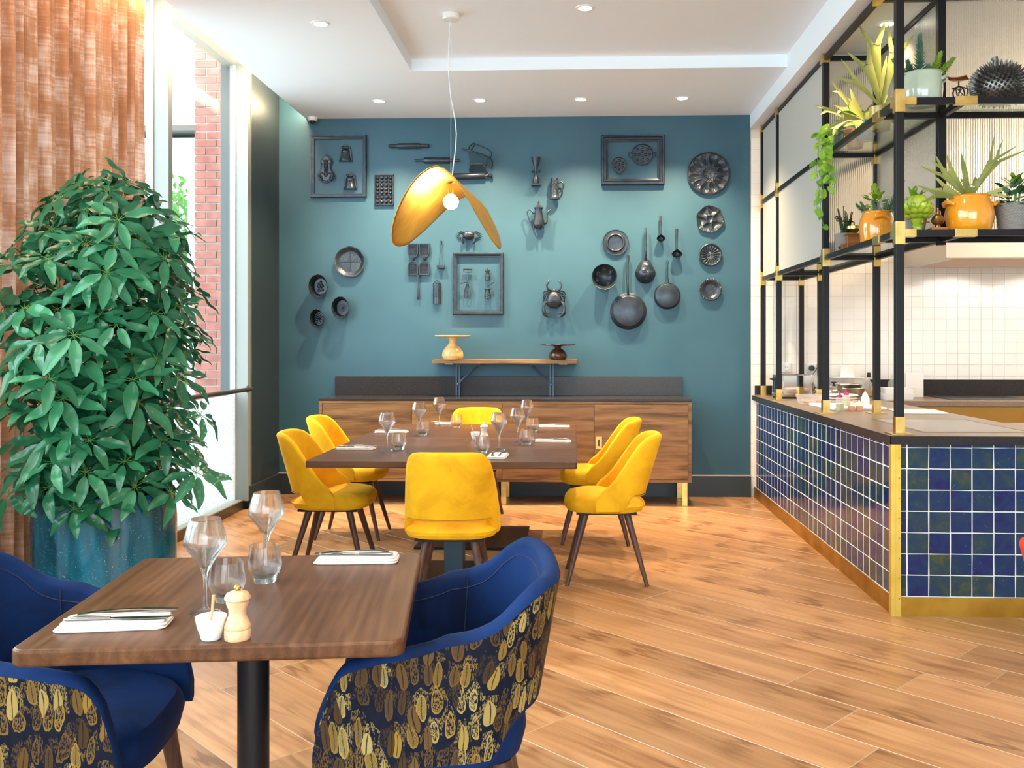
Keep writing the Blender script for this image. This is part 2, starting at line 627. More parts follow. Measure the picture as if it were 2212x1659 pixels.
def leafmat(name, dark, light, rough=0.32, trans=0.25, rnd=True, scale=8):
    m, nt, b = _new(name)
    N = NT(nt)
    oi = N.n('ShaderNodeObjectInfo')
    v = N.coords('Object', (1, 1, 1), 0)
    f = N.noise(v, scale, 3)
    t = N.math('ADD', N.math('MULTIPLY', f, 0.6), N.math('MULTIPLY', oi.outputs['Random'], 0.4))
    col = N.ramp(t, [(0.25, dark), (0.75, light)])
    N.link(col, b.inputs['Base Color'])
    setp(b, rough=rough, spec=0.5)
    tl = N.n('ShaderNodeBsdfTranslucent')
    N.link(col, tl.inputs[0])
    mx = N.n('ShaderNodeMixShader'); mx.inputs[0].default_value = trans
    N.link(b.outputs[0], mx.inputs[1]); N.link(tl.outputs[0], mx.inputs[2])
    N.link(mx.outputs[0], nt.nodes['Material Output'].inputs[0])
    return m


MT['leaf'] = leafmat('schefflera_leaf', (0.016, 0.125, 0.055), (0.065, 0.300, 0.140), 0.22, 0.20, scale=3)
MT['petiole'] = mat('petiole', (0.10, 0.24, 0.05), 0.5)
MT['leaf_lime'] = leafmat('lime_leaf', (0.16, 0.30, 0.02), (0.45, 0.62, 0.08), 0.4, 0.35)
MT['leaf_pothos'] = leafmat('pothos_leaf', (0.08, 0.26, 0.015), (0.36, 0.58, 0.06), 0.35, 0.3, scale=30)
MT['leaf_blue'] = leafmat('bluegreen_leaf', (0.05, 0.16, 0.10), (0.22, 0.38, 0.22), 0.5, 0.2)
MT['leaf_dark'] = leafmat('dark_small_leaf', (0.015, 0.055, 0.018), (0.06, 0.16, 0.05), 0.5, 0.15)
MT['leaf_olive'] = leafmat('olive_frond', (0.22, 0.26, 0.06), (0.52, 0.52, 0.16), 0.45, 0.3)
MT['leaf_outdoor'] = leafmat('outdoor_leaf', (0.05, 0.17, 0.02), (0.17, 0.34, 0.07), 0.6, 0.4)
MT['artichoke'] = leafmat('artichoke_glaze', (0.24, 0.36, 0.02), (0.50, 0.60, 0.06), 0.15, 0.0, scale=30)
MT['orange_glaze'] = noisy('orange_glaze', [(0.3, (0.74, 0.26, 0.008)), (0.7, (0.86, 0.36, 0.015))], 6, rough=0.12, coat=1.0, bump=0.05, bscale=30)
MT['sage_glaze'] = noisy('sage_glaze', [(0.3, (0.42, 0.50, 0.38)), (0.7, (0.50, 0.57, 0.45))], 10, rough=0.15, coat=0.8)
MT['blue_glaze'] = noisy('blue_glaze', [(0.3, (0.03, 0.16, 0.36)), (0.7, (0.06, 0.26, 0.50))], 8, rough=0.2, coat=0.6)
MT['yellow_glaze'] = noisy('ochre_glaze', [(0.3, (0.42, 0.30, 0.05)), (0.7, (0.60, 0.46, 0.12))], 8, rough=0.25, coat=0.4)
MT['terracotta'] = mat('terracotta', (0.42, 0.16, 0.07), 0.75)
MT['durian'] = noisy('pewter', [(0.3, (0.10, 0.095, 0.088)), (0.7, (0.20, 0.19, 0.175))], 20, rough=0.35, metal=0.9)
MT['copper'] = mat('copper_pan', (0.42, 0.15, 0.06), 0.35, metal=0.8)
MT['iron'] = mat('dark_iron', (0.035, 0.020, 0.016), 0.4, metal=0.6)
def clear_plastic():
    m, nt, b = _new('translucent_plastic')
    N = NT(nt)
    setp(b, rough=0.25)
    b.inputs['Base Color'].default_value = (0.80, 0.76, 0.72, 1)
    tr = N.n('ShaderNodeBsdfTransparent'); tr.inputs[0].default_value = (0.97, 0.95, 0.92, 1)
    mx = N.n('ShaderNodeMixShader'); mx.inputs[0].default_value = 0.72
    N.link(b.outputs[0], mx.inputs[1]); N.link(tr.outputs[0], mx.inputs[2])
    N.link(mx.outputs[0], nt.nodes['Material Output'].inputs[0])
    return m


MT['plastic_clear'] = clear_plastic()
MT['plastic_white'] = mat('white_plastic', (0.80, 0.78, 0.75), 0.35)
MT['plastic_black'] = mat('black_plastic', (0.012, 0.012, 0.013), 0.35)
MT['magenta'] = mat('magenta_plastic', (0.42, 0.01, 0.16), 0.35)
MT['sauce_orange'] = mat('orange_sauce', (0.70, 0.26, 0.06), 0.3)
MT['sauce_green'] = mat('green_sauce', (0.42, 0.50, 0.20), 0.3)
MT['oil'] = mat('golden_oil', (0.66, 0.32, 0.03), 0.15)
MT['red_cap'] = mat('red_plastic', (0.66, 0.06, 0.05), 0.35)
MT['green_cap'] = mat('green_plastic', (0.01, 0.32, 0.09), 0.35)
MT['dark_bottle'] = mat('dark_bottle', (0.05, 0.02, 0.01), 0.1, coat=0.5)
MT['paper'] = mat('paper', (0.82, 0.79, 0.76), 0.8)
MT['label_print'] = mat('label_print', (0.75, 0.80, 0.70), 0.6)
MT['concrete'] = noisy('concrete', [(0.3, (0.42, 0.44, 0.45)), (0.7, (0.55, 0.57, 0.57))], 4, rough=0.9)
MT['mortar'] = mat('mortar', (0.40, 0.33, 0.30), 0.95)
MT['brick'] = noisy('red_brick', [(0.25, (0.24, 0.075, 0.055)), (0.75, (0.42, 0.16, 0.12))], 9, rough=0.9, rnd=30, bump=0.6, bscale=60)
MT['pavement'] = noisy('pavement', [(0.3, (0.42, 0.42, 0.41)), (0.7, (0.55, 0.54, 0.52))], 3, rough=0.9)
MT['grout'] = mat('white_grout', (0.80, 0.78, 0.72), 0.85)
MT['kgrout'] = mat('ivory_grout', (0.66, 0.61, 0.55), 0.85)
MT['ktile'] = noisy('ivory_tile', [(0.3, (0.80, 0.76, 0.71)), (0.7, (0.84, 0.81, 0.77))], 2, rough=0.14, rnd=20, coat=0.3, bump=0.05, bscale=12, bdist=0.004)


def tile_glaze():
    m, nt, b = _new('zellige_glaze')
    N = NT(nt)
    oi = N.n('ShaderNodeObjectInfo')
    v = N.coords('Object', (1, 1, 1), 60.0)
    f = N.noise(v, 16, 4, 0.55, 0.8)
    t = N.math('ADD', N.math('MULTIPLY', f, 0.75), N.math('MULTIPLY', oi.outputs['Random'], 0.34))
    col = N.ramp(t, [(0.30, (0.008, 0.012, 0.085)), (0.42, (0.006, 0.022, 0.105)), (0.56, (0.008, 0.035, 0.085)), (0.70, (0.022, 0.050, 0.060)), (0.84, (0.060, 0.070, 0.030))])
    sp = N.n('ShaderNodeTexVoronoi'); sp.inputs['Scale'].default_value = 55
    N.link(v, sp.inputs['Vector'])
    dots = N.math('LESS_THAN', sp.outputs['Distance'], 0.055)
    col = N.mix(N.math('MULTIPLY', dots, 0.7), col, (0.6, 0.6, 0.55))
    N.link(col, b.inputs['Base Color'])
    setp(b, rough=0.10, spec=0.5)
    N.link(N.bump(f, 0.10, 0.01), b.inputs['Normal'])
    return m


MT['zellige'] = tile_glaze()


def pot_glaze():
    """Reactive teal glaze with vertical runs and speckles."""
    m, nt, b = _new('teal_reactive_glaze')
    N = NT(nt)
    v = N.coords('Object', (7, 7, 1.1))
    f = N.noise(v, 1.6, 6, 0.6, 0.5)
    col = N.ramp(f, [(0.30, (0.003, 0.030, 0.055)), (0.50, (0.004, 0.085, 0.135)), (0.64, (0.008, 0.14, 0.22)), (0.80, (0.035, 0.055, 0.075))])
    v2 = N.coords('Object', (1, 1, 1))
    sp = N.noise(v2, 160, 2, 0.5)
    col = N.mix(N.math('MULTIPLY', N.math('GREATER_THAN', sp, 0.68), 0.55), col, (0.35, 0.42, 0.42))
    N.link(col, b.inputs['Base Color'])
    setp(b, rough=0.10, spec=0.5)
    N.link(N.bump(f, 0.08, 0.02), b.inputs['Normal'])
    return m


MT['pot'] = pot_glaze()


def feather_fabric():
    """Jacquard of overlapping gold and bronze feathers on black navy (woven print)."""
    m, nt, b = _new('feather_jacquard')
    N = NT(nt)
    tc = N.n('ShaderNodeTexCoord')
    mp = N.n('ShaderNodeMapping')
    mp.inputs['Scale'].default_value = (34.0, 14.5, 1)
    N.link(tc.outputs['UV'], mp.inputs['Vector'])
    vo = N.n('ShaderNodeTexVoronoi', voronoi_dimensions='2D', feature='F1')
    vo.inputs['Scale'].default_value = 1.0
    vo.inputs['Randomness'].default_value = 0.80
    wn_ = N.n('ShaderNodeTexNoise'); wn_.inputs['Scale'].default_value = 0.55; wn_.inputs['Detail'].default_value = 1.0
    N.link(mp.outputs[0], wn_.inputs['Vector'])
    wv_ = N.n('ShaderNodeVectorMath', operation='MULTIPLY_ADD')
    N.link(wn_.outputs['Color'], wv_.inputs[0]); wv_.inputs[1].default_value = (1.1, 0.9, 0.0); N.link(mp.outputs[0], wv_.inputs[2])
    N.link(wv_.outputs[0], vo.inputs['Vector'])
    sub = N.n('ShaderNodeVectorMath', operation='SUBTRACT')
    N.link(wv_.outputs[0], sub.inputs[0]); N.link(vo.outputs['Position'], sub.inputs[1])
    sx = N.n('ShaderNodeSeparateXYZ'); N.link(sub.outputs[0], sx.inputs[0])
    dx, dy = sx.outputs[0], sx.outputs[1]
    # teardrop: wide below, pointed above
    wid = N.math('SUBTRACT', 0.37, N.math('MULTIPLY', dy, 0.26))
    ax = N.math('DIVIDE', N.math('ABSOLUTE', dx), N.math('MAXIMUM', wid, 0.05))
    ay = N.math('DIVIDE', dy, 0.47)
    rr = N.math('ADD', N.math('MULTIPLY', ax, ax), N.math('MULTIPLY', ay, ay))
    tcs = N.n('ShaderNodeMapping'); tcs.inputs['Scale'].default_value = (420, 120, 1)
    N.link(tc.outputs['UV'], tcs.inputs['Vector'])
    grain = N.noise(tcs.outputs[0], 1.0, 2, 0.6)
    tcl = N.n('ShaderNodeMapping'); tcl.inputs['Scale'].default_value = (90, 26, 1)
    N.link(tc.outputs['UV'], tcl.inputs['Vector'])
    warp = N.noise(tcl.outputs[0], 1.0, 3, 0.6)
    rr = N.math('ADD', rr, N.math('MULTIPLY', N.math('SUBTRACT', warp, 0.5), 0.9))
    body = N.math('LESS_THAN', rr, 0.86)
    rim = N.math('SUBTRACT', body, N.math('LESS_THAN', rr, 0.60))
    sep = N.n('ShaderNodeSeparateColor'); N.link(vo.outputs['Color'], sep.inputs[0])
    rnd, rnd2 = sep.outputs[0], sep.outputs[1]
    gold = N.ramp(rnd, [(0.0, (0.05, 0.027, 0.010)), (0.35, (0.13, 0.072, 0.018)), (0.7, (0.25, 0.155, 0.030)), (1.0, (0.34, 0.26, 0.09))])
    dark = N.ramp(warp, [(0.42, (0.003, 0.005, 0.014)), (0.62, (0.005, 0.008, 0.020))])
    speck = N.math('GREATER_THAN', grain, 0.50)
    # shaft and barbs drawn in the ground colour
    shaft = N.math('LESS_THAN', N.math('ABSOLUTE', N.math('ADD', dx, N.math('MULTIPLY', N.math('SUBTRACT', warp, 0.5), 0.10))), 0.030)
    barb = N.math('GREATER_THAN', N.math('SINE', N.math('MULTIPLY', N.math('SUBTRACT', N.math('MULTIPLY', N.math('ABSOLUTE', dx), 1.6), dy), 62.0)), 0.45)
    powder = N.math('MULTIPLY', N.math('MULTIPLY', N.math('GREATER_THAN', warp, 0.45), speck), N.math('GREATER_THAN', dy, -0.12))
    col = N.mix(N.math('MULTIPLY', powder, 0.70), dark, gold)
    solid = N.mix(N.math('MULTIPLY', shaft, 0.9), gold, dark)
    barbed = N.mix(N.math('MULTIPLY', N.math('MAXIMUM', barb, shaft), 0.85), gold, dark)
    specked = N.mix(N.math('MULTIPLY', speck, 0.85), dark, gold)
    fill = N.mix(N.math('GREATER_THAN', rnd2, 0.34), solid, barbed)
    fill = N.mix(N.math('GREATER_THAN', rnd2, 0.62), fill, specked)
    fill = N.mix(rim, fill, gold)
    col = N.mix(body, col, fill)
    halo = N.math('MULTIPLY', N.math('GREATER_THAN', rr, 0.86), N.math('LESS_THAN', rr, 1.45))
    col = N.mix(N.math('MULTIPLY', halo, N.math('LESS_THAN', dy, 0.05)), col, dark)
    N.link(col, b.inputs['Base Color'])
    setp(b, rough=0.6, spec=0.12)
    return m


MT['feather'] = feather_fabric()


def curtain_cloth():
    m = bpy.data.materials.new('rust_linen_curtain')
    m.use_nodes = True
    nt = m.node_tree
    nt.nodes.clear()
    N = NT(nt)
    out = N.n('ShaderNodeOutputMaterial')
    tc = N.n('ShaderNodeTexCoord')

    def uvn(sx, sy, det=3, dist=0.0):
        mp = N.n('ShaderNodeMapping'); mp.inputs['Scale'].default_value = (sx, sy, 1)
        N.link(tc.outputs['UV'], mp.inputs['Vector'])
        return N.noise(mp.outputs[0], 1.0, det, 0.6, dist)

    patch = uvn(9, 3.2, 3)
    hatch = uvn(6, 70, 2)
    thread = uvn(140, 9, 2)
    t = N.math('ADD', N.math('MULTIPLY', patch, 0.85), N.math('MULTIPLY', hatch, 0.32))
    t = N.math('ADD', t, N.math('MULTIPLY', thread, 0.22))
    col = N.ramp(t, [(0.48, (0.33, 0.135, 0.062)), (0.68, (0.43, 0.205, 0.11)), (0.80, (0.58, 0.38, 0.29)), (0.94, (0.72, 0.60, 0.54))])
    d = N.n('ShaderNodeBsdfDiffuse'); N.link(col, d.inputs[0])
    tl = N.n('ShaderNodeBsdfTranslucent'); N.link(col, tl.inputs[0])
    mx = N.n('ShaderNodeMixShader'); mx.inputs[0].default_value = 0.24
    N.link(d.outputs[0], mx.inputs[1]); N.link(tl.outputs[0], mx.inputs[2])
    N.link(mx.outputs[0], out.inputs[0])
    return m


MT['curtain'] = curtain_cloth()


def frost_film():
    """White privacy film printed with rows of oval rings on the lower glass."""
    m = bpy.data.materials.new('ringed_privacy_film')
    m.use_nodes = True
    nt = m.node_tree
    nt.nodes.clear()
    N = NT(nt)
    out = N.n('ShaderNodeOutputMaterial')
    tc = N.n('ShaderNodeTexCoord')
    sp = N.n('ShaderNodeSeparateXYZ'); N.link(tc.outputs['Object'], sp.inputs[0])
    fy = N.math('SUBTRACT', N.math('FRACT', N.math('MULTIPLY', sp.outputs[1], 9.0)), 0.5)
    row = N.math('FLOOR', N.math('MULTIPLY', sp.outputs[1], 9.0))
    fz = N.math('SUBTRACT', N.math('FRACT', N.math('ADD', N.math('MULTIPLY', sp.outputs[2], 14.0), N.math('MULTIPLY', row, 0.5))), 0.5)
    d = N.math('SQRT', N.math('ADD', N.math('MULTIPLY', fy, fy), N.math('MULTIPLY', fz, fz)))
    ring = N.math('LESS_THAN', N.math('ABSOLUTE', N.math('SUBTRACT', d, 0.36)), 0.035)
    a = N.n('ShaderNodeBsdfTranslucent'); a.inputs[0].default_value = (0.62, 0.68, 0.70, 1)
    c = N.n('ShaderNodeBsdfDiffuse'); c.inputs[0].default_value = (0.72, 0.78, 0.80, 1)
    t = N.n('ShaderNodeBsdfTransparent'); t.inputs[0].default_value = (0.55, 0.60, 0.61, 1)
    m1 = N.n('ShaderNodeMixShader'); m1.inputs[0].default_value = 0.35
    N.link(a.outputs[0], m1.inputs[1]); N.link(c.outputs[0], m1.inputs[2])
    m2 = N.n('ShaderNodeMixShader')
    N.link(N.math('ADD', 0.12, N.math('MULTIPLY', ring, 0.45)), m2.inputs[0])
    N.link(m1.outputs[0], m2.inputs[1]); N.link(t.outputs[0], m2.inputs[2])
    N.link(m2.outputs[0], out.inputs[0])
    return m


MT['film'] = frost_film()


def gold_leaf():
    m, nt, b = _new('gold_leaf_brushed')
    N = NT(nt)
    v = N.coords('Object', (3, 60, 3))
    f = N.noise(v, 1.5, 5, 0.7, 0.6)
    g = N.noise(N.coords('Object'), 5, 4)
    t = N.math('ADD', N.math('MULTIPLY', f, 0.5), N.math('MULTIPLY', g, 0.5))
    N.link(N.ramp(t, [(0.3, (0.36, 0.18, 0.02)), (0.5, (0.56, 0.32, 0.04)), (0.7, (0.72, 0.46, 0.09))]), b.inputs['Base Color'])
    setp(b, rough=0.42, metal=0.75)
    N.link(N.bump(f, 0.35, 0.004), b.inputs['Normal'])
    return m


MT['gold_leaf'] = gold_leaf()


def knit():
    m, nt, b = _new('grey_knit_ceramic')
    N = NT(nt)
    tc = N.n('ShaderNodeTexCoord')
    mp = N.n('ShaderNodeMapping'); mp.inputs['Scale'].default_value = (1, 1, 1)
    N.link(tc.outputs['UV'], mp.inputs['Vector'])
    sp = N.n('ShaderNodeSeparateXYZ'); N.link(mp.outputs[0], sp.inputs[0])
    fx = N.math('ABSOLUTE', N.math('SUBTRACT', N.math('FRACT', N.math('MULTIPLY', sp.outputs[0], 36)), 0.5))
    z = N.math('FRACT', N.math('ADD', N.math('MULTIPLY', sp.outputs[1], 26), N.math('MULTIPLY', fx, 1.2)))
    h = N.math('ABSOLUTE', N.math('SUBTRACT', z, 0.5))
    N.link(N.ramp(h, [(0.1, (0.10, 0.095, 0.09)), (0.4, (0.42, 0.40, 0.38))]), b.inputs['Base Color'])
    N.link(N.bump(h, 0.6, 0.006), b.inputs['Normal'])
    setp(b, rough=0.7)
    return m


MT['knit'] = knit()

# ================================================================== the room
XL, XB, XR, YB, YF = -2.65, 1.568, 6.0, 8.17, -4.0     # left wall, end of blue wall, right wall, back wall, front wall
ZC, ZT, ZK, ZTOP = 3.378, 3.47, 3.256, 3.75            # ceiling border, tray, kitchen ceiling, slab


def sbox(name, x0, x1, y0, y1, z0, z1, m, parent=None, bevel=0):
    o = MB().box(x0, x1, y0, y1, z0, z1).build(name, m, parent, bevel=bevel)
    if parent is None:
        struct(o)
    return o


# ---- floor: oak planks laid diagonally
floor = struct(MB().box(-2.72, XR, YF, YB, -0.16, -0.014).build('floor', MT['bevel_floor']))
PA = R(-43.5)
pd = Vector((math.cos(PA), math.sin(PA)))
pn = Vector((-math.sin(PA), math.cos(PA)))


def clip_rect(poly, x0, x1, y0, y1):
    def cut(pl, f, g):
        out = []
        for i, p in enumerate(pl):
            q = pl[(i + 1) % len(pl)]
            a, b_ = f(p), f(q)
            if a >= 0:
                out.append(p)
            if (a >= 0) != (b_ >= 0):
                t = a / (a - b_)
                out.append((p[0] + (q[0] - p[0]) * t, p[1] + (q[1] - p[1]) * t))
        return out
    for f in (lambda p: p[0] - x0, lambda p: x1 - p[0], lambda p: p[1] - y0, lambda p: y1 - p[1]):
        poly = cut(poly, f, None)
        if len(poly) < 3:
            return []
    return poly


def inset(poly, d):
    n = len(poly)
    out = []
    for i in range(n):
        a, b_, c = Vector(poly[i - 1]), Vector(poly[i]), Vector(poly[(i + 1) % n])
        e1, e2 = (b_ - a), (c - b_)
        if e1.length < 1e-4 or e2.length < 1e-4:
            return None
        e1.normalize(); e2.normalize()
        n1, n2 = Vector((-e1.y, e1.x)), Vector((-e2.y, e2.x))
        k = 1 + n1.dot(n2)
        if k < 0.05:
            return None
        out.append(tuple(b_ + (n1 + n2) * (d / k)))
    return out


PW = 0.27
rng = random.Random(3)
row = -40
while row < 60:
    off = 2.976 + row * PW
    t = -14.0 + rng.random() * 2.2
    while t < 14:
        L = 2.2 * (0.72 + 0.4 * rng.random())
        poly = []
        for (a, b_) in ((t, off), (t + L, off), (t + L, off + PW), (t, off + PW)):
            p = pd * a + pn * b_
            poly.append((p.x, p.y))
        poly = clip_rect(poly, -2.71, XR, YF, YB)
        cl = []
        for p in poly:
            if not cl or (Vector(p) - Vector(cl[-1])).length > 0.004:
                cl.append(p)
        if len(cl) >= 3 and (Vector(cl[0]) - Vector(cl[-1])).length < 0.004:
            cl.pop()
        if len(cl) >= 3:
            cen = sum((Vector(p) for p in cl), Vector((0, 0))) / len(cl)
            loc = [((Vector(p) - cen).dot(pd), (Vector(p) - cen).dot(pn)) for p in cl]
            lo = inset(loc, 0.0006)
            hi = inset(loc, 0.0024)
            if lo and hi:
                n = len(lo)
                vs = [(p[0], p[1], -0.016) for p in lo] + [(p[0], p[1], -0.0025) for p in lo] + [(p[0], p[1], 0.0) for p in hi]
                mb = MB()
                mb.add(vs, [tuple(range(2 * n, 3 * n))])
                mb.add(vs, [(n + i, n + (i + 1) % n, 2 * n + (i + 1) % n, 2 * n + i) for i in range(n)], mi=1)
                mb.add(vs, [(i, (i + 1) % n, n + (i + 1) % n, n + i) for i in range(n)], mi=1)
                mb.build('plank', [MT['oak_floor'], MT['bevel_floor']], floor, loc=(cen.x, cen.y, 0), rot=(0, 0, PA))
        t += L
    row += 1

# ---- walls
sbox('wall_back', XL, XB, YB, YB + 0.2, -0.1, ZTOP, MT['wall_blue'])
wall_k = sbox('wall_kitchen', XB, XR, YB + 0.006, YB + 0.2, -0.1, ZTOP, MT['kgrout'])
wl = sbox('wall_left', XL - 0.25, XL, 7.44, YB, -0.1, ZTOP, MT['wall_dark'])
MB().box(XL - 0.01, XL + 0.004, 7.44, 7.452, 0.19, ZTOP - 0.02).build('edge_strip', MT['alu'], wl)
sbox('wall_right', XR, XR + 0.2, YF, YB, -0.1, ZTOP, MT['plaster'])
wf = struct(MB().box(-2.9, -2.3, YF - 0.2, YF, -0.1, ZTOP).box(3.7, XR, YF - 0.2, YF, -0.1, ZTOP).box(-2.3, 3.7, YF - 0.2, YF, 3.1, ZTOP).build('wall_front', MT['plaster']))
w2 = struct(MB().box(-2.3, 3.7, YF - 0.14, YF - 0.06, -0.02, 0.06).box(-2.3, 3.7, YF - 0.14, YF - 0.06, 3.04, 3.1).box(-2.3, -2.24, YF - 0.14, YF - 0.06, 0.06, 3.04).box(3.64, 3.7, YF - 0.14, YF - 0.06, 0.06, 3.04).box(0.67, 0.73, YF - 0.14, YF - 0.06, 0.06, 3.04).build('window_2', MT['alu']))
for (a, b_) in ((-2.24, 0.67), (0.73, 3.64)):
    MB().box(a, b_, YF - 0.105, YF - 0.097, 0.06, 3.04).build('pane', MT['pane'], w2)

# ivory tiles of the kitchen wall: those around eye level one by one, the rest joined
tm = MB().box(-0.0485, 0.0485, -0.006, 0.0, -0.0485, 0.0485).mesh('ivory_tile', MT['ktile'])
rest = MB()
kt = []
for i in range(0, 44):
    for j in range(0, 33):
        x, z = XB + 0.052 + i * 0.1, 0.02 + j * 0.1
        if x > XR - 0.05 or z > ZK - 0.04:
            continue
        kt.append((x, z))
# the 300 that show largest lie between worktop and hood / shelf
kt.sort(key=lambda p: (0 if (1.08 < p[1] < 2.2 and p[0] < 4.1) else 1, abs(p[1] - 1.6) + 0.3 * abs(p[0] - 2.8)))
for k, (x, z) in enumerate(kt):
    if k < 285:
        o = place('tile', tm, wall_k, (x, YB + 0.006, z))
        if k % 3 == 0:
            o.rotation_euler = (0.004 * random.uniform(-1, 1), 0, 0.004 * random.uniform(-1, 1))
    else:
        rest.box(x - 0.0485, x + 0.0485, YB, YB + 0.006, z - 0.0485, z + 0.0485)
o = rest.build('tiles', MT['ktile'], wall_k)
o['kind'] = 'stuff'

# ---- baseboards
b1 = sbox('baseboard_back', XL, XB, YB - 0.022, YB, 0.0, 0.185, MT['wall_dark'])
MB().box(XL, XB, YB - 0.024, YB, 0.185, 0.194).build('cap_strip', mat('cap_strip', (0.50, 0.44, 0.36), 0.35, metal=0.4), b1)
sbox('baseboard_left', XL, XL + 0.022, 7.40, YB - 0.024, 0.0, 0.19, MT['wall_dark'])

# ---- ceiling: dropped border, raised tray, kitchen bulkhead
cl = struct(MB().box(-2.40, -1.198, YF, YB, ZC, ZTOP).build('ceiling', MT['ceiling']))
MB().box(-1.198, XB - 0.005, 6.76, YB, ZC, ZTOP).build('border_panel', MT['ceiling'], cl)
MB().box(-1.198, XB - 0.005, YF, -2.5, ZC, ZTOP).build('border_panel', MT['ceiling'], cl)
MB().box(-1.198, XB - 0.005, -2.5, 6.76, ZT, ZTOP).build('tray_panel', MT['ceiling'], cl)
MB().box(XB - 0.005, XR, YF, YB, ZK, ZTOP).build('bulkhead_panel', MT['ceiling'], cl)
MB().box(-2.9, -2.40, YF, YB, ZTOP - 0.02, ZTOP + 0.1).build('cove_panel', MT['ceiling'], cl)
struct(MB().box(-3.0, XR + 0.2, YF - 0.2, YB + 0.2, ZTOP + 0.1, ZTOP + 0.3).build('ceiling_slab', MT['concrete']))
MB().box(-2.43, -2.405, YF + 0.2, YB - 0.05, 3.44, 3.47).build('led_strip', MT['led'], cl)

# ---- window: tall aluminium glazing down the street side
w1 = struct(bpy.data.objects.new('window_1', None))
COL.objects.link(w1)
ym = [7.38, 5.915, 4.40, 2.90, 1.40, -0.10, -1.60, -3.10, YF]
for k, y in enumerate(ym[:-1]):
    MB().box(-2.80, -2.65, y, y + 0.06, 0.07, ZTOP - 0.02).build('mullion', MT['alu'], w1, bevel=0.004)
MB().box(-2.86, -2.655, YF, 7.44, ZTOP - 0.12, ZTOP - 0.02).build('head_rail', MT['alu'], w1)
MB().box(-2.90, -2.695, YF, 7.44, -0.12, 0.075).build('sill', MT['dark_alu'], w1, bevel=0.004)
MB().box(-2.82, -2.69, YF, 7.44, 0.075, 0.084).build('sill_top', MT['alu'], w1)
for a, b_ in zip(ym, ym[1:]):
    MB().box(-2.776, -2.768, b_ + 0.061, a - 0.001, 0.085, ZTOP - 0.13).build('pane', MT['pane'], w1)
    MB().box(-2.7665, -2.7655, b_ + 0.065, a - 0.005, 0.09, 0.94).build('privacy_film', MT['film'], w1)
    MB().box(-2.768, -2.752, a - 0.012, a - 0.001, 0.085, ZTOP - 0.13).box(-2.768, -2.752, b_ + 0.061, b_ + 0.072, 0.085, ZTOP - 0.13).build('glazing_bead', MT['white_paint'], w1)
hr = thing('handrail', 'dark metal handrail running across the street window at waist height', 'rail', (-2.625, 7.38, 0))
MB().tube([(0, 0.0, 0.985), (0, -0.03, 0.985), (0, -9.5, 0.985)], 0.0175, 12).build('bar', MT['dark_alu'], hr)
for y in (-0.02, -1.46, -2.98, -4.48, -5.98, -7.48):
    MB().tube([(-0.024, y, 0.985), (-0.006, y, 0.985)], 0.012, 10).lathe([(0.030, 0), (0.030, 0.008)], 14, M=Matrix.Translation((-0.0245, y, 0.985)) @ Matrix.Rotation(PI / 2, 4, 'Y')).build('bracket', MT['dark_alu'], hr)

# ---- downlights
def downlight(loc, energy, label, group=None, size=R(95), blend=0.55, rad=0.022, col=WARM):
    t = thing('downlight', label, 'ceiling light', loc, group=group)
    MB().lathe([(0.040, -0.001), (0.046, -0.006), (0.058, -0.004), (0.060, 0.0)], 24).build('trim_ring', MT['white_paint'], t)
    MB().lathe([(0.0, -0.0015), (0.040, -0.002)], 24).build('lens', MT['lens'], t)
    l_ = lamp('downlight_beam', 'SPOT', (loc[0], loc[1], loc[2] - 0.02), energy, col, (loc[0], loc[1], 0), spot_size=size, spot_blend=blend, shadow_soft_size=rad)
    return t


for k, x in enumerate((-1.613, -0.773, 0.065, 0.90)):
    downlight((x, 7.59, ZC), SPOTS['wall'], 'round recessed downlight before the blue wall, above the ' + ('framed moulds', 'leaf shade lamp cord and wire basket', 'coffee pot and the framed pans', 'shell plates')[k], 'row of downlights before the blue wall', size=R(112), blend=0.9)
downlight((-1.595, 5.73, ZC), SPOTS['room'], 'round recessed downlight in the ceiling strip along the window')
downlight((0.076, 5.77, ZT), SPOTS['room'], 'round recessed downlight in the raised ceiling, beside the pendant canopy')
downlight((1.863, 5.51, ZK), 42, 'round recessed downlight in the kitchen ceiling above the plant shelves', col=(1.0, 0.74, 0.42))
for (x, y, z, e) in ((0.9, 3.9, ZT, 'room'), (0.9, 2.0, ZT, 'room'), (-0.5, 1.2, ZT, 'room'), (0.9, -0.4, ZT, 'room')):
    lamp('ceiling_beam', 'SPOT', (x, y, z - 0.02), SPOTS[e], WARM, (x, y, 0), spot_size=R(110), spot_blend=0.6, shadow_soft_size=0.05)
for (x, y) in ((2.6, 5.2), (3.2, 6.9), (4.2, 5.4), (2.3, 6.9)):  # unseen spots without fixtures, extra ones added to brighten the kitchen
    lamp('kitchen_fill_beam', 'SPOT', (x, y, ZK - 0.02), SPOTS['kitchen'], (1.0, 0.78, 0.52), (x, y, 0), spot_size=R(125), spot_blend=0.6, shadow_soft_size=0.06)

for (x, y) in ((4.1, 6.9), (4.8, 5.6)):  # no globes hang here: unseen point fill added to brighten the upper kitchen
    lamp('kitchen_fill_point', 'POINT', (x, y, 2.92), 80, (1.0, 0.77, 0.52), shadow_soft_size=0.12)

# ---- security camera in the corner
t = thing('security_camera', 'small white dome security camera at the top of the blue wall corner', 'camera', atY(674, 262, YB - 0.06) * 1.0)
t.location = (-2.33, YB - 0.05, ZC)
MB().lathe([(0.045, 0.0), (0.045, -0.02), (0.036, -0.032), (0.03, -0.032)], 20).build('housing', MT['porcelain'], t)
MB().ball((0, 0, -0.032), (0.028, 0.028, 0.026), 16, 8).build('dome', MT['plastic_black'], t)

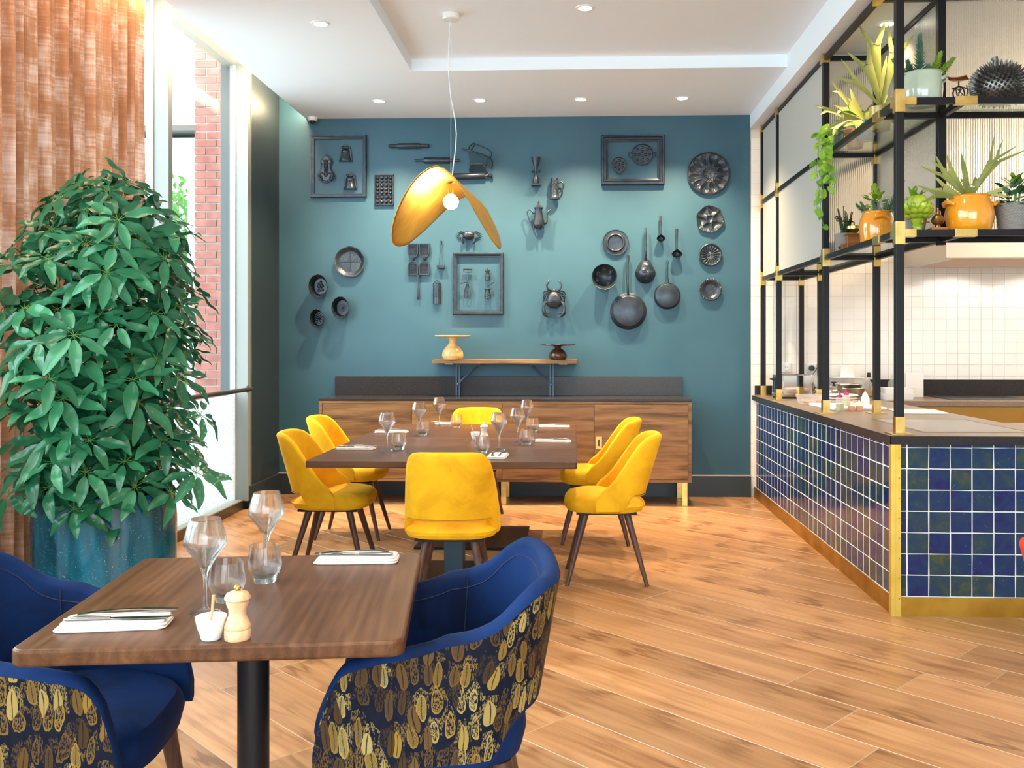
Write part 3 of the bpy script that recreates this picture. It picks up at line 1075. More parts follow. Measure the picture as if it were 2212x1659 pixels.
# ================================================================== outside the window
struct(MB().box(-40, -2.9, -10, 45, -0.4, -0.12).build('ground', MT['pavement']))
pier = thing('brick_pier', 'weathered red brick pier outside the tall window', 'pier', (-3.37, 8.62, -0.12))
MB().box(-0.235, 0.4, 0.012, 0.40, 0, 4.6).build('mortar_core', MT['mortar'], pier)
bl = {L: MB().box(-L / 2, L / 2, 0, 0.1, 0, 0.062).mesh('brick', MT['brick']) for L in (0.21, 0.105, 0.07)}
for c in range(59):
    z = 0.01 + c * 0.076
    x = -0.242
    seq = (0.21, 0.105, 0.21) if c % 2 == 0 else (0.105, 0.21, 0.105, 0.105)
    for L in seq:
        o = place('brick', bl[L], pier, (x + L / 2, rng.uniform(-0.004, 0.006), z))
        o.rotation_euler = (0, rng.uniform(-0.012, 0.012), rng.uniform(-0.015, 0.015))
        x += L + 0.012
t = thing('concrete_canopy', 'pale concrete canopy beam outside behind the brick pier', 'canopy', (-6.0, 14.0, -0.12))
MB().box(-2.6, 1.0, -0.2, 0.2, 4.15, 4.62).build('beam', MT['concrete'], t, bevel=0.01)
MB().box(-2.6, 1.0, -0.5, 1.6, 4.66, 4.74).build('roof_sheet', MT['dark_alu'], t)
MB().box(0.1, 0.5, -0.18, 0.18, 0, 4.15).build('post', MT['concrete'], t)


def tree(x, y, z0, z1, r, seed, label, n=5200):
    rg = random.Random(seed)
    t = thing('tree', label, 'tree', (x, y, -0.12), group='street trees outside the window')
    MB().tube([(0, 0, 0), (0.08, 0.05, z0), (-0.05, 0.1, (z0 + z1) / 2), (0, 0, z1 * 0.85)], [0.16, 0.13, 0.09, 0.03], 8).build('trunk', MT['trunk'], t)
    mb = MB()
    for _ in range(n):
        while True:
            p = Vector((rg.uniform(-1, 1), rg.uniform(-1, 1), rg.uniform(-1, 1)))
            if 0.15 < p.length < 1 and noise.noise(p * 2.3 + Vector((seed, 0, 0))) > -0.22:
                break
        q = Vector((p.x * r, p.y * r, (z0 + z1) / 2 + p.z * (z1 - z0) / 2))
        M = Matrix.Translation(q) @ Euler((rg.uniform(0, 6), rg.uniform(0, 6), rg.uniform(0, 6))).to_matrix().to_4x4()
        s = rg.uniform(0.07, 0.14)
        mb.add([(-s, 0, 0), (0, -s * 0.5, 0.02), (s, 0, 0), (0, s * 0.5, 0.02)], [(0, 1, 2, 3)], M=M)
    o = mb.build('foliage', MT['leaf_outdoor'], t)
    o['kind'] = 'stuff'


tree(-9.2, 21.0, 0.2, 5.6, 2.5, 4, 'bright green street tree seen low beside the brick pier')
tree(-15.5, 29.0, 1.5, 8.6, 2.6, 9, 'taller pale green street tree showing between mullion and curtain')

# ================================================================== chairs
def bucket(plan, ztop, zbot, thick, ns, nv, srange=1.0):
    """Columns of an upholstered shell: every column is a closed loop outer face -> rim -> inner face -> lower rim."""
    cols = []
    for i in range(ns + 1):
        s = -srange + 2 * srange * i / ns
        zt, zb = ztop(abs(s)), zbot(abs(s))
        col = []

        def nrm(z):
            a = Vector((*plan(min(srange, s + 0.01), z), 0)); b_ = Vector((*plan(max(-srange, s - 0.01), z), 0))
            t = (a - b_).normalized()
            return Vector((-t.y, t.x, 0))
        th = thick * min(1.0, 0.55 + 0.45 * min(1, (zt - zb) / 0.2))
        r = th / 2
        for k in range(nv + 1):
            z = lerp(zb + r, zt - r, k / nv)
            x, y = plan(s, z)
            col.append((Vector((x, y, z)), 'o'))
        top = Vector((*plan(s, zt - r), zt - r)); n = nrm(zt - r)
        for a in (30, 70, 110, 150):
            col.append((top - n * (r * (1 - math.cos(R(a)))) + Vector((0, 0, r * math.sin(R(a)))), 'r'))
        for k in range(nv + 1):
            z = lerp(zt - r, zb + r, k / nv)
            x, y = plan(s, z)
            col.append((Vector((x, y, z)) - nrm(z) * th, 'i'))
        bot = Vector((*plan(s, zb + r), zb + r)); n = nrm(zb + r)
        for a in (150, 90, 30):
            col.append((bot - n * (r * (1 - math.cos(R(a)))) - Vector((0, 0, r * math.sin(R(a)))), 'b'))
        cols.append(col)
    return cols


def bucket_mesh(cols, sections, uvw=None):
    mb = MB()
    L = len(cols[0])
    arc = [0.0]
    for a, b_ in zip(cols, cols[1:]):
        arc.append(arc[-1] + (b_[0][0].xy - a[0][0].xy).length)
    vs = [p for c in cols for (p, _) in c]
    uv = [(arc[i], p.z) for i, c in enumerate(cols) for (p, _) in c]
    fs = []
    for i in range(len(cols) - 1):
        for k in range(L):
            k2 = (k + 1) % L
            if cols[i][k][1] in sections or cols[i][k2][1] in sections:
                if 'o' not in sections and cols[i][k][1] == 'o' and cols[i][k2][1] == 'o':
                    continue
                if sections == 'o' and not (cols[i][k][1] == 'o' and cols[i][k2][1] == 'o'):
                    continue
                fs.append((i * L + k, i * L + k2, (i + 1) * L + k2, (i + 1) * L + k))
    mb.add(vs, fs, True, uvs=uv)
    if 'i' in sections:
        n = len(vs)
        mb.f.append(list(range(L))); mb.sm.append(False); mb.mi.append(0)
        mb.f.append([(len(cols) - 1) * L + k for k in range(L)][::-1]); mb.sm.append(False); mb.mi.append(0)
    return mb


def pw(v, p):
    return math.copysign(abs(v) ** p, v)


def sup(a, r, z):
    return (abs(math.cos(a)) ** 3.6 + abs(math.sin(a)) ** 3.6) ** (-1 / 3.6) if r > 0.05 else 1.0


def tapered_leg(parent, top, foot, r0, r1, m):
    return MB().tube([top, tuple(lerp(a, b_, 0.5) for a, b_ in zip(top, foot)), foot], [r0, (r0 + r1) / 2, r1], 14).build('leg', m, parent)


def yellow_plan(s, z):
    a = R(100) * s
    h = max(0.0, z - 0.45)
    x = 0.240 * pw(math.sin(a), 0.72) * (1 - 0.22 * h)
    y = 0.212 * pw(math.cos(a), 0.72)
    y += 0.30 * h * max(0.0, math.cos(a)) ** 0.35
    return x, y


def dining_chair(name, label, fabric, seam, group=None):
    t = thing(name, label, 'chair', group=group)
    zt = [(0, 0.845), (0.30, 0.843), (0.50, 0.832), (0.62, 0.800), (0.72, 0.735), (0.82, 0.640), (0.92, 0.540), (1.0, 0.486)]
    zb = [(0, 0.500), (0.54, 0.500), (0.60, 0.485), (0.68, 0.43), (0.76, 0.412), (1.0, 0.412)]
    cols = bucket(yellow_plan, lambda s: interp(zt, s), lambda s: interp(zb, s), 0.042, 56, 8)
    bucket_mesh(cols, 'orib').build('backrest', fabric, t)
    prof = [(0, 0.408), (0.80, 0.402), (0.94, 0.414), (1.0, 0.445), (0.985, 0.474), (0.92, 0.495), (0.75, 0.504), (0.4, 0.500), (0, 0.498)]
    mb = MB()
    mb.lathe(prof, 48, fx=0.236, fy=0.232, mod=sup, M=Matrix.Translation((0, -0.008, 0)))
    for i, p in enumerate(mb.v):           # waterfall front, dished middle, rear that climbs a little
        if p.z > 0.46:
            p.z -= 0.046 * smooth01((p.y + 0.06) / 0.26) + 0.008 * smooth01((-p.y - 0.12) / 0.12)
    mb.build('seat', fabric, t)
    MB().box(-0.17, 0.17, -0.17, 0.17, 0.392, 0.405).build('seat_base', MT['black_metal'], t)
    # the seam around the rear opening
    pts = []
    for k in range(29):
        s = -0.56 + 1.12 * k / 28
        x, y = yellow_plan(s, 0.503)
        pts.append((x * 1.003, y + 0.001, 0.5025))
    MB().tube(pts, 0.0022, 5).build('seam', seam, t)
    for sx in (-1, 1):
        tapered_leg(t, (sx * 0.115, -0.115, 0.40), (sx * 0.195, -0.222, 0.0), 0.021, 0.0115, MT['leg_wood'])
        tapered_leg(t, (sx * 0.115, 0.115, 0.40), (sx * 0.195, 0.226, 0.0), 0.021, 0.0115, MT['leg_wood'])
    return t


YG = 'mustard chairs around the long table'
ch = dining_chair('dining_chair', 'mustard velvet chair seen from behind at the near end of the long table', MT['yellow'], MT['seam'], YG)
ch.location = (-0.607, 4.62, 0)
ch.rotation_euler = (0, 0, PI + R(1))
dup(ch, (0.188, 5.345, 0), R(-90), 'mustard velvet chair on the counter side of the table, nearer the camera')
dup(ch, (0.150, 6.36, 0), R(-91), 'mustard velvet chair on the counter side of the table, nearer the sideboard')
dup(ch, (-1.415, 5.38, 0), R(91), 'mustard velvet chair on the window side of the table, nearer the camera')
dup(ch, (-1.56, 6.46, 0), R(90), 'mustard velvet chair on the window side of the table, nearer the sideboard')
dup(ch, (-0.755, 7.06, 0), R(1), 'mustard velvet chair at the far table end, only its back showing before the sideboard')
red = dining_chair('dining_chair', 'red velvet chair, only a sliver of its back showing before the tiled counter', MT['red'], mat('red_seam', (0.25, 0.02, 0.02), 0.8))
red.location = (1.508, 2.405, 0)
red.rotation_euler = (0, 0, R(92))


def arm_plan(s, z):
    h = max(0.0, z - 0.42)
    q = min(1.0, abs(s) / 0.55)
    a = R(90) * q
    x = 0.300 * math.sin(a) ** 0.62
    y = 0.02 + 0.215 * math.cos(a) ** 0.62
    if abs(s) > 0.55:
        x = 0.300 - 0.02 * (abs(s) - 0.55) / 0.45
        y = 0.02 - 0.30 * (abs(s) - 0.55) / 0.45
    x *= 1 + 0.16 * h
    y += 0.18 * h * max(0.0, math.cos(a)) ** 0.5
    return math.copysign(x, s), y


def armchair(label, group):
    t = thing('armchair', label, 'armchair', group=group)
    zt = [(0, 0.815), (0.24, 0.812), (0.36, 0.785), (0.48, 0.725), (0.62, 0.685), (0.78, 0.662), (0.89, 0.640), (0.95, 0.585), (1.0, 0.445)]
    zb = [(0, 0.500), (0.26, 0.498), (0.36, 0.470), (0.45, 0.392), (1.0, 0.375)]
    cols = bucket(arm_plan, lambda s: interp(zt, s), lambda s: interp(zb, s), 0.044, 80, 10)
    bucket_mesh(cols, 'o').build('outer_shell', MT['feather'], t)['label'] = 'outside covered in gold feather pattern fabric'
    bucket_mesh(cols, 'irb').build('inner_shell', MT['blue'], t)['label'] = 'plain blue velvet lining'
    prof = [(0, 0.372), (0.86, 0.366), (0.96, 0.378), (1.0, 0.42), (0.985, 0.452), (0.93, 0.474), (0.75, 0.484), (0.4, 0.481), (0, 0.479)]
    mb = MB()
    mb.lathe(prof, 56, fx=0.272, fy=0.262, mod=sup, M=Matrix.Translation((0, -0.045, 0)))
    for p in mb.v:
        f = smooth01((-p.y - 0.05) / 0.25)
        p.x *= 1 - 0.10 * f
        if p.z > 0.45:
            p.z -= 0.012 * f
    mb.build('seat', MT['blue'], t)
    pts = []
    for c in cols:                                            # stitched seam just inside the rim
        p, k = [q for q in c if q[1] == 'i'][1]
        pts.append(p)
    MB().tube(pts[3:-3], 0.0022, 5).build('seam', MT['blue_seam'], t)
    for s in (-0.50, 0.50):
        pp = []
        for k in range(9):
            z = lerp(0.49, interp(zt, abs(s)) - 0.03, k / 8)
            x, y = arm_plan(s, z)
            pp.append((x * 0.853, y - 0.030, z))
        MB().tube(pp, 0.0018, 5).build('seam', MT['blue_seam'], t)
    MB().box(-0.2, 0.2, -0.22, 0.17, 0.352, 0.370).build('seat_base', MT['black_metal'], t)
    for sx in (-1, 1):
        tapered_leg(t, (sx * 0.20, -0.225, 0.372), (sx * 0.235, -0.28, 0.0), 0.024, 0.014, MT['leg_wood'])
        tapered_leg(t, (sx * 0.20, 0.150, 0.372), (sx * 0.235, 0.23, 0.0), 0.024, 0.014, MT['leg_wood'])
    return t


TC, TA = Vector((-0.785, 2.224, 0)), R(6.8)
tu, tv = Vector((math.cos(TA), math.sin(TA), 0)), Vector((-math.sin(TA), math.cos(TA), 0))
ac = armchair('blue velvet armchair with gold feather fabric outside, its back towards the counter', 'feather armchairs at the square table')
ac.location = TC + tu * 0.455 + tv * 0.075
ac.rotation_euler = (0, 0, TA - PI / 2)
dup(ac, TC - tu * 0.51 + tv * 0.03, TA + PI / 2, 'blue velvet armchair with gold feather fabric outside, its back towards the plant pot')

# ================================================================== tables
def rounded(w, d, r, n=6):
    out = []
    for (cx, cy, a0) in ((w / 2 - r, d / 2 - r, 0), (-w / 2 + r, d / 2 - r, 90), (-w / 2 + r, -d / 2 + r, 180), (w / 2 - r, -d / 2 + r, 270)):
        for k in range(n + 1):
            a = R(a0 + 90 * k / n)
            out.append((cx + r * math.cos(a), cy + r * math.sin(a)))
    return out


t = thing('square_table', 'small square dark wood pedestal table set for two before the plant', 'table', TC, TA)
MB().prism(rounded(0.785, 0.795, 0.03), 0.715, 0.75).build('tabletop', MT['walnut_y'], t, bevel=0.007, seg=3)
MB().lathe([(0.038, 0.02), (0.038, 0.70)], 28).build('column', MT['black_metal'], t)
MB().prism(rounded(0.42, 0.42, 0.02), 0.0, 0.014).build('base_plate', MT['black_metal'], t, bevel=0.004)
MB().prism(rounded(0.40, 0.40, 0.02), 0.700, 0.714).build('support_plate', MT['black_metal'], t)

for (yc, dep, lab) in ((5.285, 1.155, 'wide dark wood pedestal table, the half of the long table nearer the camera'), (6.37, 1.01, 'wide dark wood pedestal table, the half of the long table nearer the sideboard')):
    t = thing('dining_table', lab, 'table', (-0.685, yc, 0), group='two tables pushed into one long table')
    MB().prism(rounded(1.412, dep, 0.012), 0.714, 0.75).build('tabletop', MT['walnut'], t, bevel=0.006, seg=3)
    MB().box(-0.055, 0.055, -0.055, 0.055, 0.02, 0.70).build('column', mat('slate_blue_metal', (0.02, 0.045, 0.07), 0.4), t, bevel=0.004)
    MB().box(-0.365, 0.365, -0.365, 0.365, 0.0, 0.016).build('base_plate', MT['black_metal'], t, bevel=0.004)
    MB().box(-0.33, 0.33, -0.33, 0.33, 0.700, 0.713).build('support_plate', MT['black_metal'], t)

# ================================================================== sideboard
SX0, SX1, SY0, SY1 = -2.145, 0.985, 7.66, YB - 0.026
t = thing('sideboard', 'long oak sideboard with dark stone top and brass legs under the blue wall', 'sideboard', ((SX0 + SX1) / 2, (SY0 + SY1) / 2, 0))
hx, hy = (SX1 - SX0) / 2, (SY1 - SY0) / 2
MB().box(-hx, hx, -hy + 0.022, hy, 0.197, 0.222).box(-hx, hx, -hy + 0.022, hy, 0.848, 0.873).box(-hx, -hx + 0.028, -hy, hy, 0.197, 0.873).box(hx - 0.028, hx, -hy, hy, 0.197, 0.873).box(-hx + 0.028, hx - 0.028, -hy + 0.05, hy, 0.222, 0.848).box(-hx + 0.028, hx - 0.028, -hy, -hy + 0.022, 0.197, 0.220).box(-hx + 0.028, hx - 0.028, -hy, -hy + 0.022, 0.850, 0.873).build('carcass', MT['oak_cab'], t, bevel=0.002)
MB().box(-hx, hx, -hy - 0.004, hy + 0.024, 0.874, 0.893).build('stone_top', MT['stone'], t, bevel=0.002)
MB().box(-hx + 0.012, hx - 0.022, hy - 0.002, hy + 0.024, 0.893, 1.062).build('stone_upstand', MT['stone'], t, bevel=0.002)
dx = [-hx + 0.030, -hx + 0.030 + (2 * hx - 0.06) * 0.247, -hx + 0.030 + (2 * hx - 0.06) * 0.4955, -hx + 0.030 + (2 * hx - 0.06) * 0.7465, hx - 0.030]
for k in range(4):
    d = MB().box(dx[k] + 0.0015, dx[k + 1] - 0.0015, -hy, -hy + 0.020, 0.2225, 0.8475).build('door', MT['oak_cab'], t, bevel=0.0015)
    if k == 3:
        x0 = dx[k] + 0.012
        h = MB().box(x0, x0 + 0.052, -hy - 0.003, -hy + 0.0, 0.475, 0.580).build('recessed_pull', MT['brass'], d, bevel=0.001)
        MB().box(x0 + 0.018, x0 + 0.034, -hy - 0.0045, -hy - 0.0028, 0.500, 0.555).build('finger_slot', MT['dark_alu'], d)
for x in (-hx + 0.05, 0.0, hx - 0.05):
    for y in (-hy + 0.03, hy - 0.06):
        MB().box(x - 0.025, x + 0.018, y - 0.006, y + 0.006, 0.0, 0.197).build('leg', MT['brass'], t, bevel=0.001)

# wall shelf on folding brackets above the sideboard
p0, p1 = atY(935, 781, 7.95), atY(1246, 781, 7.95)
wx = (p0.x + p1.x) / 2
t = thing('wall_shelf', 'short oiled wood shelf on grey folding brackets above the sideboard', 'shelf', (wx, YB, 1.19))
sw = (p1.x - p0.x) / 2
zs = p0.z - 1.19
MB().box(-sw, sw, -0.27, -0.001, zs - 0.016, zs + 0.016).build('board', MT['oak_cab'], t, bevel=0.002)
zl = 0.8945 - 1.19
for s, px in ((1, 990), (-1, 1192)):
    x = atY(px, 800, YB - 0.03).x - wx
    mb = MB()
    mb.box(x - 0.020, x - 0.006, -0.060, -0.030, zl, zs - 0.018).box(x + 0.006, x + 0.020, -0.060, -0.030, zl, zs - 0.018)
    mb.box(min(x, x + s * 0.19) - 0.01, max(x, x + s * 0.19) + 0.01, -0.064, -0.003, zs - 0.034, zs - 0.018)
    mb.tube([(x, -0.050, zl + 0.10), (x + s * 0.175, -0.050, zs - 0.04)], 0.013, 6)
    br = mb.build('bracket', mat('blue_grey_steel', (0.06, 0.09, 0.14), 0.45, metal=0.3), t)
    for (bx, bz) in ((x, zl + 0.10), (x + s * 0.175, zs - 0.038), (x, zs - 0.035)):
        MB().lathe([(0.008, 0), (0.008, 0.006), (0.003, 0.008)], 10, M=Matrix.Translation((bx, -0.063, bz)) @ Matrix.Rotation(PI / 2, 4, 'X')).build('bolt', MT['dark_alu'], br)
for px in (971, 1216):
    x = atY(px, 786, 7.95).x - wx
    MB().box(x - 0.035, x + 0.035, -0.268, -0.235, zs - 0.024, zs - 0.0165).build('edge_plate', MT['alu'], t)


def cake_stand(px, label, m, prof, dy):
    p = atY(px, 780, 7.95)
    t = thing('cake_stand', label, 'cake stand', (p.x, 7.95 + dy, 1.19 + zs + 0.016))
    MB().lathe(prof[0], 40).build('base', m, t)
    MB().lathe(prof[1], 48).build('plate', m, t)


cake_stand(978, 'tall pale turned wood cake stand on the wall shelf', MT['light_turned'], (
    [(0.075, 0.0), (0.088, 0.012), (0.094, 0.04), (0.088, 0.072), (0.066, 0.105), (0.040, 0.135), (0.029, 0.155), (0.032, 0.172), (0.046, 0.186), (0.046, 0.190)],
    [(0.0, 0.189), (0.05, 0.189), (0.13, 0.196), (0.157, 0.204), (0.157, 0.212), (0.150, 0.213), (0.0, 0.210)]), 0.0)
cake_stand(1205, 'low dark turned wood cake stand on the wall shelf', MT['dark_turned'], (
    [(0.062, 0.0), (0.076, 0.014), (0.081, 0.036), (0.074, 0.060), (0.050, 0.085), (0.030, 0.097), (0.026, 0.104), (0.040, 0.114), (0.042, 0.117)],
    [(0.0, 0.116), (0.06, 0.117), (0.12, 0.123), (0.155, 0.131), (0.155, 0.137), (0.148, 0.138), (0.0, 0.134)]), 0.0)

# ================================================================== pendant lamp
lp = atZ(974, 31, ZT)
HX, HY = lp.x, lp.y
t = thing('pendant_lamp', 'pendant lamp with a folded gold leaf shade and bare globe bulb over the table', 'pendant lamp', (HX, HY, ZT))
MB().lathe([(0.055, 0.0), (0.056, -0.03), (0.050, -0.036), (0.0, -0.037)], 32).build('canopy', MT['porcelain'], t)
zb = atY(975, 436, HY).z - ZT


def cable(pxs, name, r):
    pts = [Vector((0, 0, -0.036))] + [atY(x, y, HY) - Vector((HX, HY, ZT)) for (x, y) in pxs]
    return MB().tube(pts, r, 8).build(name, MT['cable_white'], t)


cable([(971, 60), (969, 120), (969, 160), (974, 210), (983, 258), (986, 290), (984, 322), (979, 360), (976, 388)], 'cord', 0.0035)
cable([(974.5, 100), (974, 250), (974, 390)], 'suspension_wire', 0.0012)
# shade: an oval sheet bent over a ridge
zr = atY(980, 388, HY).z - ZT
mb = MB()
tab = [(0.0, 0.0)]
NB = 60
BL = 0.58


def bend(tt):
    """Arc length along the fold -> (sideways, drop)."""
    x = z = 0.0
    n = 40
    for k in range(n):
        q = abs(tt) * (k + 0.5) / n
        a = R(20) + R(42) * (1 - math.exp(-q / 0.17))
        x += math.cos(a) * abs(tt) / n
        z -= math.sin(a) * abs(tt) / n
    return math.copysign(x, tt), z


def shade(u, v):
    r = v
    a = 2 * PI * u
    sx = r * math.cos(a) * 0.40          # along the ridge
    st = r * math.sin(a) * BL            # across the ridge
    x, z = bend(st)
    z += 0.006 * noise.noise(Vector((sx * 8, st * 8, 1)))
    z += 0.012 * math.exp(-(st / 0.05) ** 2) * -1
    return (x * (1.0 if x < 0 else 0.86), sx, z)


mb.grid(64, 18, lambda u, v: shade(u, 0.02 + 0.98 * v), True, wrap=True)
sh = mb.build('shade', MT['gold_leaf'], t, loc=(0.02, 0, zr), rot=(R(-4), R(2), R(-8)), solid=0.005, off=0)
MB().lathe([(0.014, 0.085), (0.020, 0.085), (0.020, 0.045), (0.022, 0.040), (0.0, 0.04)], 18).build('socket', MT['brass'], t, loc=(0, 0, zb))
MB().lathe([(0.0, -0.050), (0.02, -0.046), (0.038, -0.033), (0.048, -0.012), (0.050, 0.004), (0.044, 0.022), (0.030, 0.038), (0.019, 0.048), (0.018, 0.06), (0.0, 0.062)], 28).build('bulb', MT['bulb'], t, loc=(0, 0, zb))
lamp('bulb_light', 'POINT', (HX, HY, ZT + zb - 0.058), 13, (1.0, 0.80, 0.52), shadow_soft_size=0.05)

# ================================================================== tiled counter
KX0, KY0 = 1.589, 4.634              # outer corner of the counter
TOPZ = 0.90
ct = thing('counter', 'kitchen counter clad in glossy blue tiles with stone top and brass kickplate', 'counter', (KX0, KY0, 0))
XE, YE = 4.9, YB - 0.012             # ends
lx = lambda x: x - KX0
ly = lambda y: y - KY0
# worktop: left leg, front leg, back run
def L_top(x0, x1, y0, y1, name='worktop'):
    return MB().box(lx(x0), lx(x1), ly(y0), ly(y1), 0.858, TOPZ).build(name, MT['worktop'], ct, bevel=0.002)
L_top(KX0 - 0.010, 2.485, KY0 - 0.012, YE)
L_top(2.4855, XE, KY0 - 0.012, 5.41)
L_top(2.4855, XE, 7.39, YE)
# polished front edges of the stone (mitred fascia)
MB().box(lx(KX0 - 0.0125), lx(KX0 - 0.010), ly(KY0 - 0.0145), ly(YE), 0.857, TOPZ - 0.001).build('edge_fascia', MT['stone'], ct)
MB().box(lx(KX0 - 0.0125), lx(XE), ly(KY0 - 0.0145), ly(KY0 - 0.012), 0.857, TOPZ - 0.001).build('edge_fascia', MT['stone'], ct)
# upstands at the back wall
MB().box(lx(2.60), lx(XE), ly(YE - 0.022), ly(YE), TOPZ, 1.04).build('upstand', MT['stone'], ct, bevel=0.002)
MB().box(lx(1.60), lx(1.90), ly(YE - 0.022), ly(YE), TOPZ, 0.985).build('upstand', MT['stone'], ct, bevel=0.002)
# inset lid in the left leg: four saw cuts
gx0, gx1, gy0, gy1 = 1.80, 2.36, 4.80, 5.62
g = MB()
for (a, b_, c, d) in ((gx0, gx1, gy0, gy0 + 0.006), (gx0, gx1, gy1, gy1 + 0.006), (gx0, gx0 + 0.006, gy0, gy1), (gx1, gx1 + 0.006, gy0, gy1)):
    g.box(lx(a), lx(b_), ly(c), ly(d), TOPZ - 0.0005, TOPZ + 0.0006)
g.build('saw_cut', MT['plastic_black'], ct)
MB().box(lx(gx0 + 0.02), lx(gx1 - 0.02), ly(gy0 + 0.02), ly(gy1 - 0.02), TOPZ + 0.0002, TOPZ + 0.0012).build('lid', noisy('worn_lid', [(0.35, (0.15, 0.125, 0.115)), (0.65, (0.25, 0.22, 0.21))], 3, rough=0.25, sc3=(1, 5, 1)), ct)
# bodies: core, inner steel faces
MB().box(lx(KX0 + 0.02), lx(2.47), ly(KY0 + 0.02), ly(YE), 0.0, 0.857).box(lx(2.47), lx(XE), ly(KY0 + 0.02), ly(5.39), 0.0, 0.857).box(lx(2.47), lx(XE), ly(7.45), ly(YE), 0.0, 0.857).build('body', MT['plaster'], ct)
MB().box(lx(2.486), lx(XE), ly(7.425), ly(7.448), 0.02, 0.85).build('steel_front', mat('steel_warm_reflection', (0.42, 0.27, 0.08), 0.3, metal=1.0), ct)  # stainless coloured like bronze: its warm reflections are painted in
MB().box(lx(3.05), lx(3.70), ly(7.50), ly(8.0), TOPZ, TOPZ + 0.004).build('hob', MT['plastic_black'], ct)
# brass corner trim and kickplates
MB().box(-0.006, 0.042, -0.006, 0.0, 0.0, 0.857).box(-0.006, 0.0, 0.0, 0.03, 0.0, 0.857).box(0.014, 0.020, -0.009, -0.006, 0.0, 0.857).build('corner_trim', noisy('corner_brass', [(0.3, (0.62, 0.42, 0.06)), (0.7, (0.78, 0.58, 0.13))], 8, rough=0.42, metal=0.7), ct)
for k in range(8):
    z = 0.09 + k * 0.1
    MB().lathe([(0.004, 0), (0.004, 0.003), (0.0, 0.004)], 8, M=Matrix.Translation((0.033, -0.006, z)) @ Matrix.Rotation(PI / 2, 4, 'X')).build('screw', MT['brass_dark'], ct)
yk = [0.03, 0.42, 0.80, 1.18, 1.75, 2.40, 3.05, ly(YE)]
for a, b_ in zip(yk, yk[1:]):
    MB().box(0.004, 0.02, a + 0.0006, b_ - 0.0006, 0.0, 0.094).build('kickplate', MT['brass_kick'], ct)
MB().box(0.042, lx(XE), -0.003, 0.012, 0.0, 0.094).build('kickplate', MT['brass_kick'], ct)
# tile panels: white grout bed with every tile a piece of its own
P = 0.1062
sp = MB().box(0.010, 0.02, 0.03, ly(YE), 0.094, 0.857).build('side_panel', MT['grout'], ct)
fp = MB().box(0.042, lx(XE), 0.010, 0.02, 0.094, 0.857).build('front_panel', MT['grout'], ct)


def tile_mesh(w_, h_, k):
    rg = random.Random(k)
    j = lambda: rg.uniform(-0.0012, 0.0012)
    b0 = [(-w_ / 2, -h_ / 2), (w_ / 2, -h_ / 2), (w_ / 2, h_ / 2), (-w_ / 2, h_ / 2)]
    b0 = [(x + j(), y + j()) for x, y in b0]
    vs = [(x, y, 0) for x, y in b0] + [(x, y, 0.0012) for x, y in b0] + [(x * 0.96, y * 0.96, 0.0030 + j() * 0.4) for x, y in b0]
    fs = [(8, 9, 10, 11)]
    for i in range(4):
        i2 = (i + 1) % 4
        fs += [(i, i2, 4 + i2, 4 + i), (4 + i, 4 + i2, 8 + i2, 8 + i)]
    mb = MB().add(vs, fs)
    return mb.mesh('glazed_tile', MT['zellige'])


full = [tile_mesh(P - 0.0050, P - 0.0046, k) for k in range(6)]
cut = [tile_mesh(P - 0.0042, 0.0165, 10 + k) for k in range(2)]
nar = [tile_mesh(0.030, P - 0.0040, 20 + k) for k in range(2)]
narc = tile_mesh(0.030, 0.0165, 30)
SIDE = Matrix(((0, 0, -1, 0), (-1, 0, 0, 0), (0, 1, 0, 0), (0, 0, 0, 1)))      # tile x -> -Y, y -> Z, z -> -X
FRONT = Matrix(((1, 0, 0, 0), (0, 0, -1, 0), (0, 1, 0, 0), (0, 0, 0, 1)))      # tile x -> X, y -> Z, z -> -Y
trg = random.Random(11)
tl = []
zrow = [0.0965 + P * (k + 0.5) for k in range(7)] + [0.0965 + 7 * P + 0.0085]
for r_, z in enumerate(zrow):
    # front
    tl.append((4.6, 'f', narc if r_ == 7 else nar[r_ % 2], 0.058, z))
    for c in range(28):
        x = 0.0775 + P * (c + 0.5)
        if x > lx(XE) - 0.05:
            break
        tl.append((4.6 + c * 0.15, 'f', cut[c % 2] if r_ == 7 else full[trg.randrange(6)], x, z))
    # side
    tl.append((4.65, 's', narc if r_ == 7 else nar[r_ % 2], 0.040, z))
    for c in range(34):
        y = 0.0575 + P * (c + 0.5)
        if y > ly(YE) - 0.05:
            break
        tl.append((4.7 + c * P + (1.5 if r_ == 7 else 0), 's', cut[c % 2] if r_ == 7 else full[trg.randrange(6)], y, z))
tl.sort(key=lambda q: q[0])
cnt = {'f': 0, 's': 0}
far = {'f': [], 's': []}
for (_, side, me, a, z) in tl:
    panel = fp if side == 'f' else sp
    M = (Matrix.Translation((a, 0.010, z)) @ FRONT) if side == 'f' else (Matrix.Translation((0.010, a, z)) @ SIDE @ Matrix.Diagonal((0.965, 0.99, 0.32, 1)))
    if cnt['f'] + cnt['s'] < 292:
        cnt[side] += 1
        o = place('tile', me, panel)
        o.matrix_local = M @ Euler((trg.uniform(-0.005, 0.005), trg.uniform(-0.005, 0.005), trg.uniform(-0.006, 0.006))).to_matrix().to_4x4()
    else:
        far[side].append((me, M))
for side, lst in far.items():
    if lst:
        mb = MB()
        for me, M in lst:
            mb.add([v.co for v in me.vertices], [tuple(p.vertices) for p in me.polygons], M=M)
        o = mb.build('tiles', MT['zellige'], fp if side == 'f' else sp)
        o['kind'] = 'stuff'

